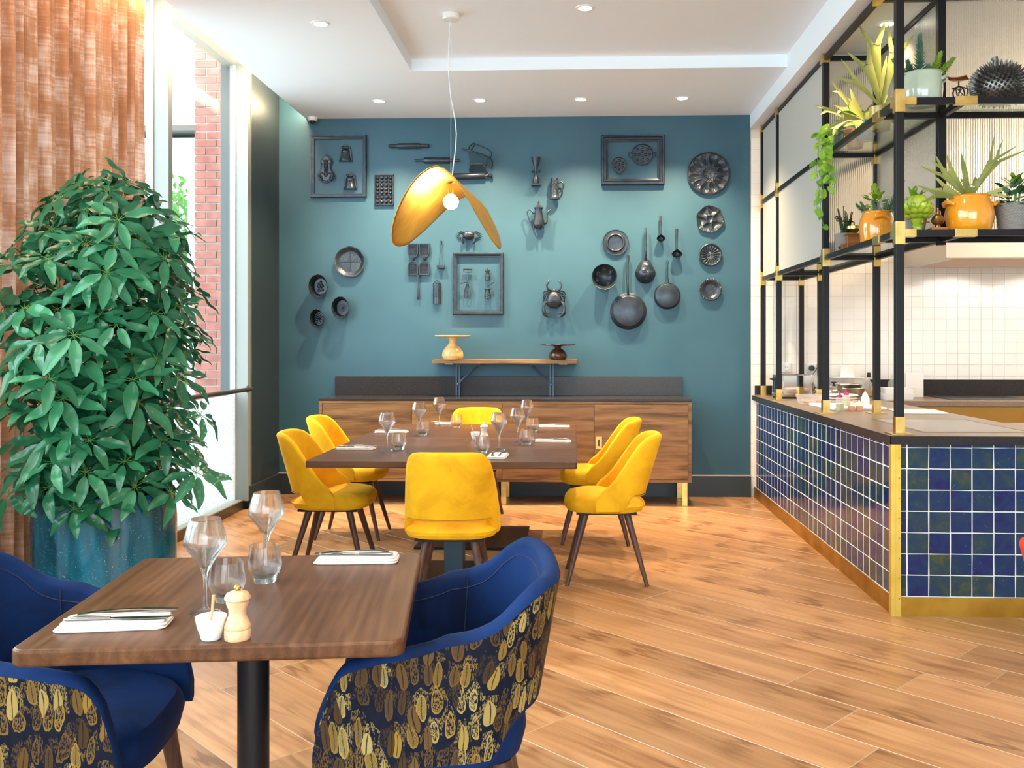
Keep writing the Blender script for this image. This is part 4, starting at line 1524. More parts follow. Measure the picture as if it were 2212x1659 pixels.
# ================================================================== plant shelves on black posts
rk = thing('shelf_rack', 'black and brass post rack with glass shelves and reeded glass above the counter', 'shelf rack', (0, 0, 0))
OX, IX = 1.655, 1.985
PO = [(OX, 4.725), (OX, 6.08), (OX, 7.45), (OX, 8.06)]
PI_ = [(IX, 5.03), (IX, 6.08), (IX, 7.45), (IX, 8.06)]
ZL, ZU, ZH = 1.92, 2.59, 3.225
ZR = ZK - 0.002
XF = 4.6
hw = 0.020
BM, BR = MT['black_metal'], MT['brass']
for k, (x, y) in enumerate(PO + PI_):
    z0 = TOPZ
    if (x, y) == PI_[0]:
        z0 = ZL - 0.03
    MB().box(x - hw, x + hw, y - hw, y + hw, z0 + (0.012 if z0 == TOPZ else 0), ZR).build('post', BM, rk, bevel=0.002)
    if z0 == TOPZ:
        MB().box(x - hw - 0.003, x + hw + 0.003, y - hw - 0.003, y + hw + 0.003, TOPZ + 0.006, TOPZ + 0.088).build('post_sleeve', BR, rk, bevel=0.001)
        MB().box(x - 0.055, x + 0.055, y - 0.055, y + 0.055, TOPZ, TOPZ + 0.006).build('base_plate', BR, rk, bevel=0.001)
for x in (3.35, XF):
    MB().box(x - hw, x + hw, 5.03 - hw, 5.03 + hw, ZL - 0.03, ZR).build('post', BM, rk, bevel=0.002)
MB().box(XF - hw, XF + hw, 4.725 - hw, 4.725 + hw, TOPZ, ZR).build('post', BM, rk, bevel=0.002)


def rail(x0, y0, x1, y1, z, h=0.032, w_=0.030):
    if abs(x1 - x0) > abs(y1 - y0):
        MB().box(x0, x1, y0 - w_ / 2, y0 + w_ / 2, z - h / 2, z + h / 2).build('rail', BM, rk, bevel=0.0015)
    else:
        MB().box(x0 - w_ / 2, x0 + w_ / 2, y0, y1, z - h / 2, z + h / 2).build('rail', BM, rk, bevel=0.0015)


def sleeve(x, y, z, axis='z', L=0.05, t=0.004, w_=None):
    w_ = w_ or hw
    a, b_, c = w_ + t, w_ + t, w_ + t
    if axis == 'z':
        c = L
    elif axis == 'y':
        b_ = L; a = 0.019; c = 0.020
    else:
        a = L; b_ = 0.019; c = 0.020
    MB().box(x - a, x + a, y - b_, y + b_, z - c, z + c).build('brass_joint', BR, rk, bevel=0.001)


for z in (ZL, ZU, ZH):
    for (a, b_) in zip(PO, PO[1:]):
        rail(OX, a[1] + hw, OX, b_[1] - hw, z)
    for (a, b_) in zip(PI_, PI_[1:]):
        rail(IX, a[1] + hw, IX, b_[1] - hw, z)
    rail(OX + hw, 4.725, XF, 4.725, z)
    rail(IX + hw, 5.03, XF, 5.03, z)
    rail(IX, 4.74, IX, 5.03 - hw, z)
    rail(OX + 0.015, 5.03, IX - hw, 5.03, z)
    for y in (6.08, 7.45, 8.06):
        rail(OX + hw, y, IX - hw, y, z)
    for (x, y) in PO:
        sleeve(x, y, z, 'z', 0.058 if z != ZH else 0.03)
        if y < 8:
            sleeve(x, y + 0.045, z, 'y', 0.03)
    sleeve(OX + 0.050, 4.725, z, 'x', 0.032)
    sleeve(IX, 4.725, z, 'x', 0.055)
    sleeve(OX, 5.03, z, 'y', 0.055)
    for (x, y) in PI_[1:]:
        sleeve(x, y, z - 0.03, 'z', 0.03, 0.002)
for z in (ZL, ZU):
    for (a, b_) in ((4.745, 5.01), (5.05, 6.06)):
        MB().box(OX + 0.017, IX - 0.017, a, b_, z + 0.006, z + 0.014).build('glass_shelf', MT['shelf_glass'], rk)
    MB().box(IX + 0.017, XF - 0.03, 4.742, 5.012, z + 0.006, z + 0.014).build('glass_shelf', MT['shelf_glass'], rk)
    for (a, b_) in ((6.10, 7.43), (7.47, 8.04)):
        MB().box(OX + 0.017, IX - 0.017, a, b_, z + 0.006, z + 0.014).build('glass_shelf', MT['shelf_glass'], rk)
SHL, SHU = ZL + 0.0145, ZU + 0.0145


def reeded(axis, c, a, b_, z0, z1, m, pitch=0.0125, amp=0.0022):
    """Reeded sheet: flat back, ribbed front; built as real ribs."""
    n = max(4, int((b_ - a) / pitch)) * 4
    mb = MB()
    vs, fs = [], []
    for i in range(n + 1):
        q = a + (b_ - a) * i / n
        o = amp * abs(math.sin(PI * i / 4))
        for z in (z0, z1):
            vs.append((q, c - 0.003 - o, z) if axis == 'x' else (c - 0.003 - o, q, z))
            vs.append((q, c + 0.002, z) if axis == 'x' else (c + 0.002, q, z))
    for i in range(n):
        k = i * 4
        fs += [(k, k + 4, k + 6, k + 2), (k + 5, k + 1, k + 3, k + 7), (k + 2, k + 6, k + 7, k + 3), (k + 4, k, k + 1, k + 5)]
    fs += [(0, 2, 3, 1), (n * 4 + 2, n * 4, n * 4 + 1, n * 4 + 3)]
    mb.add(vs, fs)
    return mb.build('reeded_pane', m, rk, fix=True)


for (z0, z1) in ((ZL + 0.017, ZU - 0.017), (ZU + 0.017, ZH - 0.017)):
    reeded('x', 5.03, IX + 0.021, 3.329, z0, z1, MT['reeded'])
    reeded('x', 5.03, 3.371, XF - 0.021, z0, z1, MT['reeded'])
    reeded('y', IX, 5.051, 6.059, z0, z1, MT['reeded'])
    reeded('x', 6.08, OX + 0.021, IX - 0.021, z0, z1, MT['reeded'])
    reeded('y', OX, 6.101, 7.429, z0, z1, MT['frosted'], 0.010, 0.0016)
    reeded('y', OX, 7.471, 8.039, z0, z1, MT['frosted'], 0.010, 0.0016)
# brass hinges clips on the far posts
for z in (ZL, ZU, ZH):
    for y in (7.45, 8.06):
        for dz in (-0.05, 0.05):
            MB().box(OX - hw - 0.008, OX - hw, y - 0.012, y + 0.012, z + dz - 0.03, z + dz + 0.03).build('hinge_clip', BR, rk, bevel=0.001)

# ================================================================== tableware
def g_prof(outer, th):
    """Open glass: outer profile up, inner profile down (solid foot where given)."""
    return outer


WG_OUT = [(0.0, 0.0), (0.033, 0.0), (0.0335, 0.0025), (0.020, 0.006), (0.008, 0.011), (0.0048, 0.022), (0.0040, 0.055), (0.0046, 0.080), (0.0075, 0.094), (0.013, 0.106),
          (0.029, 0.132), (0.0455, 0.154), (0.0478, 0.160), (0.0470, 0.168), (0.0415, 0.190), (0.0345, 0.2135), (0.0338, 0.2145)]
WG_IN = [(0.0333, 0.2135), (0.0402, 0.190), (0.0455, 0.168), (0.0462, 0.160), (0.0440, 0.155), (0.027, 0.133), (0.010, 0.110), (0.003, 0.103), (0.0, 0.102)]
TB_OUT = [(0.0, 0.0), (0.0265, 0.0), (0.0285, 0.003), (0.0315, 0.018), (0.0405, 0.033), (0.0428, 0.041), (0.0425, 0.052), (0.0375, 0.090), (0.0372, 0.0945)]
TB_IN = [(0.0364, 0.094), (0.0366, 0.089), (0.0414, 0.051), (0.0414, 0.042), (0.039, 0.034), (0.029, 0.021), (0.020, 0.015), (0.0, 0.013)]
wg_me = MB().lathe(WG_OUT + WG_IN, 40).mesh('wine_glass', MT['glass'])
tb_me = MB().lathe(TB_OUT + TB_IN, 36).mesh('tumbler', MT['glass'])
ZT1 = 0.7505


def put(name, me, label, cat, x, y, group=None, z=ZT1, rotz=0.0):
    o = place(name, me, None, (x, y, z), (0, 0, rotz))
    return tag(o, label, cat, group)


def on(px, py, z=0.75):
    p = atZ(px, py, z)
    return p.x, p.y


WGG, TBG = 'wine glasses laid on the tables', 'tumblers laid on the tables'
put('wine_glass', wg_me, 'angular wine glass on the square table, beside the salt bowl', 'wine glass', *on(443, 1325), WGG)
put('wine_glass', wg_me, 'angular wine glass standing behind a tumbler at the far edge of the square table', 'wine glass', *on(576, 1237), WGG)
put('tumbler', tb_me, 'angular tumbler behind the pepper mill on the square table', 'tumbler', *on(490, 1298), TBG)
put('tumbler', tb_me, 'angular tumbler in front of a wine glass at the far edge of the square table', 'tumbler', *on(572, 1257), TBG)
for (px, py, lab) in ((836, 972, 'wine glass on the long table beside the nearest napkin on the window side'),
                      (905, 938, 'wine glass on the long table beside the farther napkin on the window side'),
                      (949, 922, 'wine glass at the far end of the long table beside a folded napkin'),
                      (1078, 972, 'wine glass standing behind the small napkin at the near end of the long table'),
                      (1118, 956, 'wine glass nearest the napkin on the counter side of the long table'),
                      (1138, 930, 'wine glass farthest down the counter side of the long table')):
    put('wine_glass', wg_me, lab, 'wine glass', *on(px, py), WGG)
for (px, py, lab) in ((849, 972, 'tumbler on the long table right behind the nearest window side wine glass'),
                      (908, 939, 'tumbler on the long table by the farther window side wine glass'),
                      (986, 924, 'tumbler at the far end of the long table before the far chair'),
                      (1041, 979, 'tumbler at the near end of the long table before the pepper mill'),
                      (1130, 960, 'tumbler nearest the napkin on the counter side of the long table'),
                      (1142, 932, 'tumbler farther down the counter side of the long table')):
    x, y = on(px, py)
    if px == 849:
        x, y = x + 0.03, y + 0.02
    if px == 908:
        x, y = x + 0.025, y - 0.06
    if px == 1130:
        x, y = x + 0.02, y - 0.02
    if px == 1142:
        x, y = x + 0.03, y - 0.03
    put('tumbler', tb_me, lab, 'tumbler', x, y, TBG)


def napkin_mesh(L, W, H, seed):
    """A folded linen napkin: three soft layers with rolled edge."""
    mb = MB()
    rg = random.Random(seed)
    for k in range(3):
        z = H * k / 3
        dl = 0.004 * k
        dx = rg.uniform(-0.003, 0.003)

        def fn(u, v, z=z, dl=dl, dx=dx, k=k):
            a = 2 * PI * u
            p = 2.6
            cx = pw(math.cos(a), 2 / 9)
            cy = pw(math.sin(a), 2 / 9)
            zz = z + (H / 3) * v
            puff = 1 - 0.03 * (2 * v - 1) ** 2
            return (cx * (L / 2 - dl) * puff + dx, cy * (W / 2 - dl * 0.6) * puff, zz + 0.0012 * noise.noise(Vector((cx * 3, cy * 3, k))))
        mb.grid(40, 3, fn, True, wrap=True)
        b_ = len(mb.v)
        mb.f.append(list(range(b_ - 40, b_))); mb.sm.append(True); mb.mi.append(0)
        mb.f.append(list(range(b_ - 160, b_ - 120))[::-1]); mb.sm.append(True); mb.mi.append(0)
    return mb.mesh('napkin', MT['linen'])


def fork_mesh(L=0.205):
    mb = MB()
    h = lambda x: 0.0045 + 0.006 * math.sin(PI * (x / L) ** 0.8)

    def blade(x0, x1, w0, w1, n, yo=0.0):
        def fn(u, v):
            x = lerp(x0, x1, u)
            return (x, yo + (v - 0.5) * lerp(w0, w1, u), h(x) + 0.0012)

        def fn2(u, v):
            p = fn(u, 1 - v)
            return (p[0], p[1], p[2] - 0.0022)
        mb.grid(n, 1, fn); mb.grid(n, 1, fn2)
        mb.grid(n, 1, lambda u, v: (lerp(x0, x1, u), yo - 0.5 * lerp(w0, w1, u), h(lerp(x0, x1, u)) + 0.0012 - 0.0022 * (1 - v)))
        mb.grid(n, 1, lambda u, v: (lerp(x0, x1, u), yo + 0.5 * lerp(w0, w1, u), h(lerp(x0, x1, u)) + 0.0012 - 0.0022 * v))
    blade(0, 0.07, 0.013, 0.009, 5); blade(0.07, 0.13, 0.009, 0.007, 4); blade(0.13, 0.155, 0.008, 0.023, 4)
    for k in range(4):
        blade(0.155, L, 0.0036, 0.0022, 4, (k - 1.5) * 0.0062)
    return mb.mesh('fork', MT['cutlery'])


def knife_mesh(L=0.225):
    mb = MB()
    mb.tube([(0, 0, 0.004), (0.02, 0, 0.005), (0.06, 0, 0.0055), (0.095, 0, 0.005)], [0.0045, 0.0065, 0.006, 0.0045], 10, flat=0.7)
    bl = [(0.095, -0.005), (0.13, -0.010), (0.18, -0.011), (0.215, -0.006), (L, 0.004), (0.18, 0.005), (0.095, 0.004)]
    mb.prism(bl, 0.0042, 0.0058)
    return mb.mesh('knife', MT['cutlery'])


def spoon_mesh(L=0.19):
    mb = MB()
    mb.tube([(0, 0, 0.004), (0.05, 0, 0.007), (0.10, 0, 0.008), (0.14, 0, 0.005)], [0.0055, 0.0045, 0.003, 0.0035], 8, flat=0.5)
    mb.grid(10, 6, lambda u, v: (0.162 + 0.026 * math.cos(2 * PI * u) * v, 0.017 * math.sin(2 * PI * u) * v, 0.004 + 0.004 * v * v), wrap=True)
    return mb.mesh('spoon', MT['cutlery'])


NAP = [napkin_mesh(0.232, 0.085, 0.018, 1), napkin_mesh(0.225, 0.105, 0.013, 2)]
FORK, KNIFE, SPOON = fork_mesh(), knife_mesh(), spoon_mesh()
NG = 'folded linen napkins of the place settings'


def setting(c, rot, nap, where, flip=1, spoon=False, small=False):
    z = ZT1
    me = NAP[nap]
    o = place('napkin', me, None, (c[0], c[1], z), (0, 0, rot))
    if small:
        o.scale = (0.62, 1.0, 0.9)
    tag(o, 'folded white linen napkin ' + where, 'napkin', NG)
    hgt = (0.018 if nap == 0 else 0.013) * (0.9 if small else 1) + 0.0005
    ux, uy = math.cos(rot), math.sin(rot)
    f = place('fork', FORK, None, (c[0] - ux * 0.085 * flip - uy * 0.018, c[1] - uy * 0.085 * flip + ux * 0.018, z + hgt - 0.0018), (0, 0, rot + (0 if flip > 0 else PI) + 0.10))
    tag(f, 'steel fork lying on the napkin ' + where, 'fork', 'forks on the napkins')
    if spoon:
        k = place('spoon', SPOON, None, (c[0] - ux * 0.070 * flip + uy * 0.014, c[1] - uy * 0.070 * flip - ux * 0.014, z + hgt - 0.0012), (0, 0, rot + (0 if flip > 0 else PI) - 0.06))
        tag(k, 'steel spoon lying on the napkin ' + where, 'spoon', 'spoons on the napkins')
    else:
        k = place('knife', KNIFE, None, (c[0] - ux * 0.10 * flip + uy * 0.014, c[1] - uy * 0.10 * flip - ux * 0.014, z + hgt - 0.0012), (0, 0, rot + (0 if flip > 0 else PI) - 0.04))
        tag(k, 'steel knife lying on the napkin ' + where, 'knife', 'knives on the napkins')


setting(on(250, 1352), TA + R(3), 0, 'beside the salt bowl on the square table', 1)
setting(on(773, 1212), TA + R(-2), 0, 'at the far edge of the square table', -1)
setting(on(768, 970), 0.0, 1, 'at the near window side of the long table', 1)
setting(on(845, 934), 0.0, 1, 'at the far window side of the long table', 1)
setting(on(960, 916), R(0), 1, 'at the far end of the long table', 1, small=True)
setting(on(1075, 987), R(88), 1, 'at the near end of the long table', 1, True)
setting(on(1194, 954), 0.0, 1, 'at the near counter side of the long table', -1)
setting(on(1197, 922), 0.0, 1, 'at the far counter side of the long table', -1)

MILL = [(0.0, 0.0), (0.0255, 0.0), (0.0265, 0.004), (0.0265, 0.020), (0.0255, 0.0215), (0.0265, 0.023), (0.0265, 0.028), (0.0235, 0.036), (0.0175, 0.050), (0.0180, 0.062), (0.0225, 0.073), (0.0228, 0.078), (0.0215, 0.0795), (0.0, 0.0795)]
MCAP = [(0.0, 0.0795), (0.023, 0.0795), (0.0262, 0.083), (0.0262, 0.087), (0.022, 0.0945), (0.012, 0.099), (0.0055, 0.1005), (0.0, 0.1005)]


def mill(px, py, label, m):
    x, y = on(px, py)
    t = thing('pepper_mill', label, 'pepper mill', (x, y, ZT1), group='pepper mills')
    MB().lathe(MILL, 32).build('body', m, t)
    MB().lathe(MCAP, 32).build('cap', m, t)
    MB().lathe([(0.004, 0.1005), (0.0075, 0.104), (0.0075, 0.108), (0.004, 0.1115), (0.0, 0.112)], 18).build('nut', MT['brass'] if m == MT['pale_wood'] else m, t)


def salt(px, py, label, lean):
    x, y = on(px, py)
    t = thing('salt_bowl', label, 'salt bowl', (x, y, ZT1), group='salt bowls')
    MB().lathe([(0.0, 0.0), (0.019, 0.0), (0.021, 0.003), (0.0225, 0.011), (0.028, 0.026), (0.0318, 0.046), (0.0315, 0.047), (0.0295, 0.045), (0.026, 0.028), (0.02, 0.016), (0, 0.013)], 36).build('bowl', MT['porcelain'], t)
    MB().lathe([(0.0275, 0.034), (0.015, 0.036), (0.0, 0.0375)], 24).build('salt', MT['salt'], t)
    MB().tube([(-0.004, 0, 0.022), (0.0 + lean * 0.5, 0.004, 0.055), (lean, 0.008, 0.088)], [0.006, 0.004, 0.0055], 10, flat=0.6).build('spoon', MT['pale_wood'], t)


mill(513, 1380, 'beech pepper mill with brass nut on the square table', MT['pale_wood'])
salt(456, 1380, 'white porcelain salt bowl with wooden spoon on the square table', 0.002)
mill(1046, 951, 'cream pepper mill in the middle of the long table', noisy('cream_paint', [(0.3, (0.72, 0.60, 0.52)), (0.7, (0.78, 0.66, 0.58))], 20, rough=0.35))
salt(1027, 949, 'white porcelain salt bowl with leaning spoon in the middle of the long table', -0.03)

# ================================================================== the charcoal kitchen things on the blue wall
# plate space: x right, y up, z out of the wall; one unit = one photo pixel at the wall's distance
U = (atY(1200, 400, YB) - atY(1100, 400, YB)).length / 100
CH, CR = MT['char'], MT['char_rough']


def wthing(name, label, cat, px, py, group='charcoal kitchen things on the blue wall'):
    p = atY(px, py, YB)
    return thing(name, label, cat, (p.x, YB - 0.001, p.z), group=group, rot=(PI / 2, 0, 0))


def WB():
    return MB(U)


def frame_mesh(w_, h_, prof):
    mb = WB()
    vs, fs = [], []
    n = len(prof)
    for (d, z) in prof:
        a, b_ = w_ / 2 - d, h_ / 2 - d
        vs += [(-a, -b_, z), (a, -b_, z), (a, b_, z), (-a, b_, z)]
    for i in range(n):
        j = (i + 1) % n
        for k in range(4):
            k2 = (k + 1) % 4
            fs.append((i * 4 + k, i * 4 + k2, j * 4 + k2, j * 4 + k))
    return mb.add(vs, fs)


# ---- frame with lobster and bell moulds
t = wthing('picture_frame', 'empty thin charcoal frame hung around a lobster mould and two bell moulds', 'picture frame', 732, 360)
frame_mesh(123, 135, [(0, 0), (0, 6), (1.2, 8.5), (3.5, 8.5), (4.2, 6.5), (6.0, 6.5), (7.0, 4.5), (8.2, 4.5), (8.2, 0)]).build('moulding', CH, t)
t = wthing('lobster_mould', 'charcoal lobster mould inside the thin frame', 'mould', 706, 365)
ol = []
for k in range(60):
    a = 2 * PI * k / 60
    y = 31 * math.sin(a)
    wv = interp([(-31, 12), (-24, 19), (-16, 20.5), (-8, 16), (-2, 11.5), (8, 11), (14, 14.5), (20, 14.5), (26, 10), (31, 4)], y)
    ol.append((wv * pw(math.cos(a), 0.8), y))
mb = WB()
mb.prism(ol, 0, 4)
mb.prism([(x * 0.86, y * 0.9) for x, y in ol], 4, 7.5)
mb.build('plate', CH, t, bevel=0.004)
mb = WB()
for k in range(8):
    mb.ball((0, 16 - k * 3.4, 8), (5.2 - 0.15 * k, 2.6, 4.5 - 0.1 * k), 12, 6)
mb.ball((0, -13, 8), (4.2, 6, 4), 12, 6)
for s in (-1, 1):
    mb.tube([(s * 3, 17, 7.5), (s * 10, 20, 8), (s * 11, 13, 8), (s * 6, 9, 7.5)], 1.3, 6)
    mb.tube([(s * 2, -15, 7.5), (s * 9, -9, 8.5), (s * 15, -14, 9), (s * 13.5, -23, 9), (s * 7, -26, 8)], [1.2, 1.6, 2.8, 2.4, 0.8], 8)
    mb.tube([(s * 13, -14, 9), (s * 9, -20, 9), (s * 7.5, -25, 8.5)], [2.0, 1.8, 0.7], 8)
    for k in range(4):
        mb.tube([(s * 4, 4 - k * 3.6, 7), (s * 8.5, 2 - k * 3.6, 7)], 0.7, 5)
mb.build('lobster', CR, t)
for (px, py, lab) in ((747, 331, 'charcoal bell mould, upper one inside the thin frame'), (757, 391, 'charcoal bell mould, lower one inside the thin frame')):
    t = wthing('bell_mould', lab, 'mould', px, py)
    WB().prism([(-15.5, -19), (15.5, -19), (10.5, 13), (0, 20), (-10.5, 13)], 0, 3).build('plate', CH, t, bevel=0.002)
    prof = [(0, -18), (13.8, -18), (14.2, -16.5), (11.5, -11), (9.8, -5), (9.3, 2), (9.6, 3), (9.4, 4), (7.2, 6.5), (4, 8), (0, 8.4)]
    WB().lathe(prof, 28, M=Matrix.Translation((0, 0, 2)) @ Matrix.Diagonal((1, 1, 0.75, 1)) @ Matrix.Rotation(-PI / 2, 4, 'X')).build('bell', CH, t)
    mb = WB()
    for s in (-1, 0, 1):
        mb.ball((s * 4.5, 12 - abs(s), 5), (4, 3.4, 3), 10, 6)
        mb.ball((s * 4.0, -1, 9), (1.7, 1.7, 1.7), 8, 5)
    mb.build('bow', CR, t)

# ---- rolling pins
def pin(px, py, label, L, r, hl, hr, knob=False, tilt=0.0, lead=True):
    t = wthing('rolling_pin', label, 'rolling pin', px, py)
    MX = Matrix.Translation((0, 0, r)) @ Matrix.Rotation(R(tilt), 4, 'Z') @ Matrix.Rotation(PI / 2, 4, 'Y')
    WB().lathe([(0, -L / 2), (r * 0.9, -L / 2), (r, -L / 2 + 1), (r, L / 2 - 1), (r * 0.9, L / 2), (0, L / 2)], 24, M=MX).build('barrel', CH, t)
    for s in (-1, 1):
        if knob and s > 0:
            pr = [(hr, 0), (hr, 3), (hr * 1.5, 4), (hr * 1.5, 6), (hr * 0.8, 7.5), (hr * 1.6, 9), (hr * 2.1, 12), (hr * 1.6, 15), (0, 16)]
        else:
            pr = [(hr, 0), (hr, 1.5), (hr * 0.85, 3), (hr, hl * 0.6), (hr * 1.05, hl - 2), (hr * 0.6, hl), (0, hl)]
        M2 = MX @ Matrix.Translation((0, 0, s * L / 2)) @ (Matrix.Identity(4) if s > 0 else Matrix.Rotation(PI, 4, 'X'))
        WB().lathe(pr, 16, M=M2).build('handle', CH, t)


pin(884.5, 316.5, 'charcoal rolling pin with thick straight handles, topmost of the three', 48, 6.0, 20, 4.3)
pin(945, 348, 'charcoal rolling pin with thin handles, behind the pendant lamp cord', 56, 6.4, 22, 2.4, tilt=-0.4)
pin(1003, 382, 'charcoal rolling pin with a ball knob, just above the leaf shade', 92, 6.8, 16, 2.6, True, 1.0)

# ---- wire basket
t = wthing('wire_basket', 'charcoal wire mouli basket with tilted handle above the rolling pin', 'wire basket', 1030, 342)
mb = WB()
mb.tube([(-30, 17, 14), (-16, 13, 22), (10, 5, 24), (30, -3, 20)], 1.7, 8)
mb.tube([(-13, -15, 16), (-10, -16, 18), (18, -16, 18), (22, -17, 15)], 2.2, 8)
mb.tube([(-16, 15, 18), (-14, 24, 12), (-6, 32, 6), (-3, 30, 6), (-10, 16, 14)], 1.2, 8)
mb.tube([(-4, 32, 3), (25, 19, 3), (33, 10, 4), (31, -2, 14)], 0.9, 6)
mb.tube([(28, -1, 20), (35, -9, 14), (35, -18, 9), (31, -24, 6)], 1.6, 8)
mb.tube([(-14, -18, 4), (-17, -26, 4), (-14, -33, 4), (18, -33, 4), (22, -28, 4), (20, -19, 4), (14, -17, 4), (-10, -17, 4), (-14, -18, 4)], 1.1, 8)
mb.tube([(23, -17, 6), (24, -26, 4), (22, -35, 3)], 1.1, 6)
mb.build('frame_wires', CH, t)
mb = WB()
for k in range(19):
    f = k / 18
    mb.tube([(lerp(-17, 29, f), lerp(13.4, -2.6, f), 21), (lerp(-14, 24, f) , lerp(0, -10, f), 24), (lerp(-11, 19, f), -16, 18)], 0.38, 4)
for k in range(16):
    x = lerp(-14, 19, k / 15)
    mb.tube([(x, -18, 4.5), (x + 0.6, -33, 4.5)], 0.3, 4)
for k in range(7):
    y = lerp(-20, -32, k / 6)
    mb.tube([(-15.5, y, 4.7), (21, y, 4.7)], 0.3, 4)
for k in range(5):
    mb.tube([(25 + k * 1.6, -3 - k * 2, 18), (20 + k * 2.4, -17 - k * 1.2, 10)], 0.35, 4)
o = mb.build('mesh_wires', CH, t)
o['kind'] = 'stuff'

# ---- tray of egg shaped cups
t = wthing('mould_tray', 'charcoal tray of small round chocolate cups, four across, beside the leaf shade', 'mould tray', 830.5, 411)
mb = WB()
mb.box(-21, 21, -33, 33, 0, 2.5)
for (x0, x1, y0, y1) in ((-21, -19.6, -33, 33), (19.6, 21, -33, 33), (-21, 21, -33, -31.6), (-21, 21, 31.6, 33), (-21, 21, 14.0, 15.0), (-21, 21, -12.2, -11.2)):
    mb.box(x0, x1, y0, y1, 2.5, 6)
mb.build('tray', CH, t)
cup = WB().ball((0, 0, 2.5), (4.1, 3.9, 5.2), 14, 8).mesh('cup', CH)
for y in (26.5, 19.0, 9.5, 1.8, -6.0, -16.5, -25.5):
    for x in (-14.2, -4.7, 4.7, 14.2):
        place('cup', cup, t, (x * U, y * U, 0))

# ---- plates
def disc(prof, n=48, mod=None):
    return WB().lathe(prof, n, mod=mod)


def plate_grid(r, nr, na, hf, rf=lambda a: 1.0, back=True):
    mb = WB()
    mb.grid(na, nr, lambda u, v: (r * v * rf(2 * PI * u) * math.cos(2 * PI * u), r * v * rf(2 * PI * u) * math.sin(2 * PI * u), hf(r * v, 2 * PI * u)), True, wrap=True)
    if back:
        mb.grid(na, 3, lambda u, v: (r * lerp(1, 0.6, v) * rf(2 * PI * u) * math.cos(2 * PI * u), r * lerp(1, 0.6, v) * rf(2 * PI * u) * math.sin(2 * PI * u), lerp(hf(r, 2 * PI * u) - 0.2, 0.0, v)), True, wrap=True)
    return mb


def h_leaf(r, a):
    if r < 22:
        v = 2.4 + 0.5 * noise.noise(Vector((r * math.cos(a) * 0.35, r * math.sin(a) * 0.35, 2)))
        v += 0.8 * max(0, 1 - abs(math.sin(2 * a) * r) / 0.9)
        return v
    f = (r - 22) / 11
    return 2.6 + 6.0 * smooth01(f) + 0.45 * math.sin(70 * a + r * 0.6) * f


t = wthing('leaf_plate', 'round charcoal plate moulded like a veined leaf, above three small moulds', 'plate', 757, 566)
plate_grid(33, 26, 180, h_leaf, lambda a: 1 + 0.012 * math.sin(5 * a + 1) + 0.008 * math.sin(9 * a)).build('plate', CR, t)


def oval_mould(px, py, rx, ry, n, label, motif, depth=24):
    t = wthing('jelly_mould', label, 'jelly mould', px, py)
    fl = lambda a, r, z: 1 + (0.05 * abs(math.cos(n / 2 * a)) if z > 3 else 0.0)
    prof = [(0, 0), (0.72, 0), (0.78, 2), (0.90, depth * 0.75), (1.0, depth), (0.95, depth + 0.4), (0.86, depth * 0.75), (0.72, 5), (0.66, 3.5), (0, 3.5)]
    WB().lathe(prof, 96, fx=rx, fy=ry, mod=fl).build('fluted_dish', CH, t)
    mb = WB()
    if motif == 0:
        for (x, y, r) in ((0, 0.25, 0.2), (-0.15, 0.0, 0.22), (0.18, 0.05, 0.2), (0.0, -0.25, 0.25), (0.22, -0.3, 0.16), (-0.24, -0.36, 0.15), (0.05, 0.42, 0.13), (-0.22, 0.25, 0.12)):
            mb.ball((x * rx, y * ry, 4), (r * rx, r * ry * 0.8, 3), 12, 6)
    elif motif == 1:
        for k in range(14):
            a = 2 * PI * k / 14
            mb.tube([(0, 0, 4.5), (0.5 * rx * math.cos(a), 0.5 * ry * math.sin(a), 3.8)], [1.0, 0.6], 6)
        mb.ball((0, 0, 4), (2.6, 2.8, 3), 12, 6)
    else:
        for k in range(3):
            for q in range(6 + 3 * k):
                a = 2 * PI * q / (6 + 3 * k) + k
                mb.ball(((0.16 + 0.18 * k) * rx * math.cos(a), (0.16 + 0.18 * k) * ry * math.sin(a), 4), (1.5, 1.6, 1.8), 8, 5)
        mb.ball((0, 0, 4.5), (2, 2, 2.5), 10, 6)
    mb.build('relief', CR, t)


oval_mould(693.5, 619, 20, 25, 20, 'deep oval fluted charcoal mould with a figure relief, largest of three', 0)
oval_mould(741, 665, 18.5, 23.5, 14, 'deep oval fluted charcoal mould with a rayed base, middle of three', 1)
oval_mould(690.5, 688, 14.5, 20, 12, 'deep oval fluted charcoal mould with a flower base, smallest of three', 2)

# ---- hinged waffle iron
t = wthing('waffle_iron', 'charcoal hinged waffle iron of arched plates hanging below the leaf shade', 'waffle iron', 905, 579)


def arch(w_, h_, up=1, n=10):
    pts = [(-w_ / 2, -h_ / 2 * up), (w_ / 2, -h_ / 2 * up)]
    r = w_ / 2
    for k in range(n + 1):
        a = PI * k / n
        pts.append((r * math.cos(a), (h_ / 2 - r + r * math.sin(a)) * up))
    return pts if up > 0 else pts[::-1]


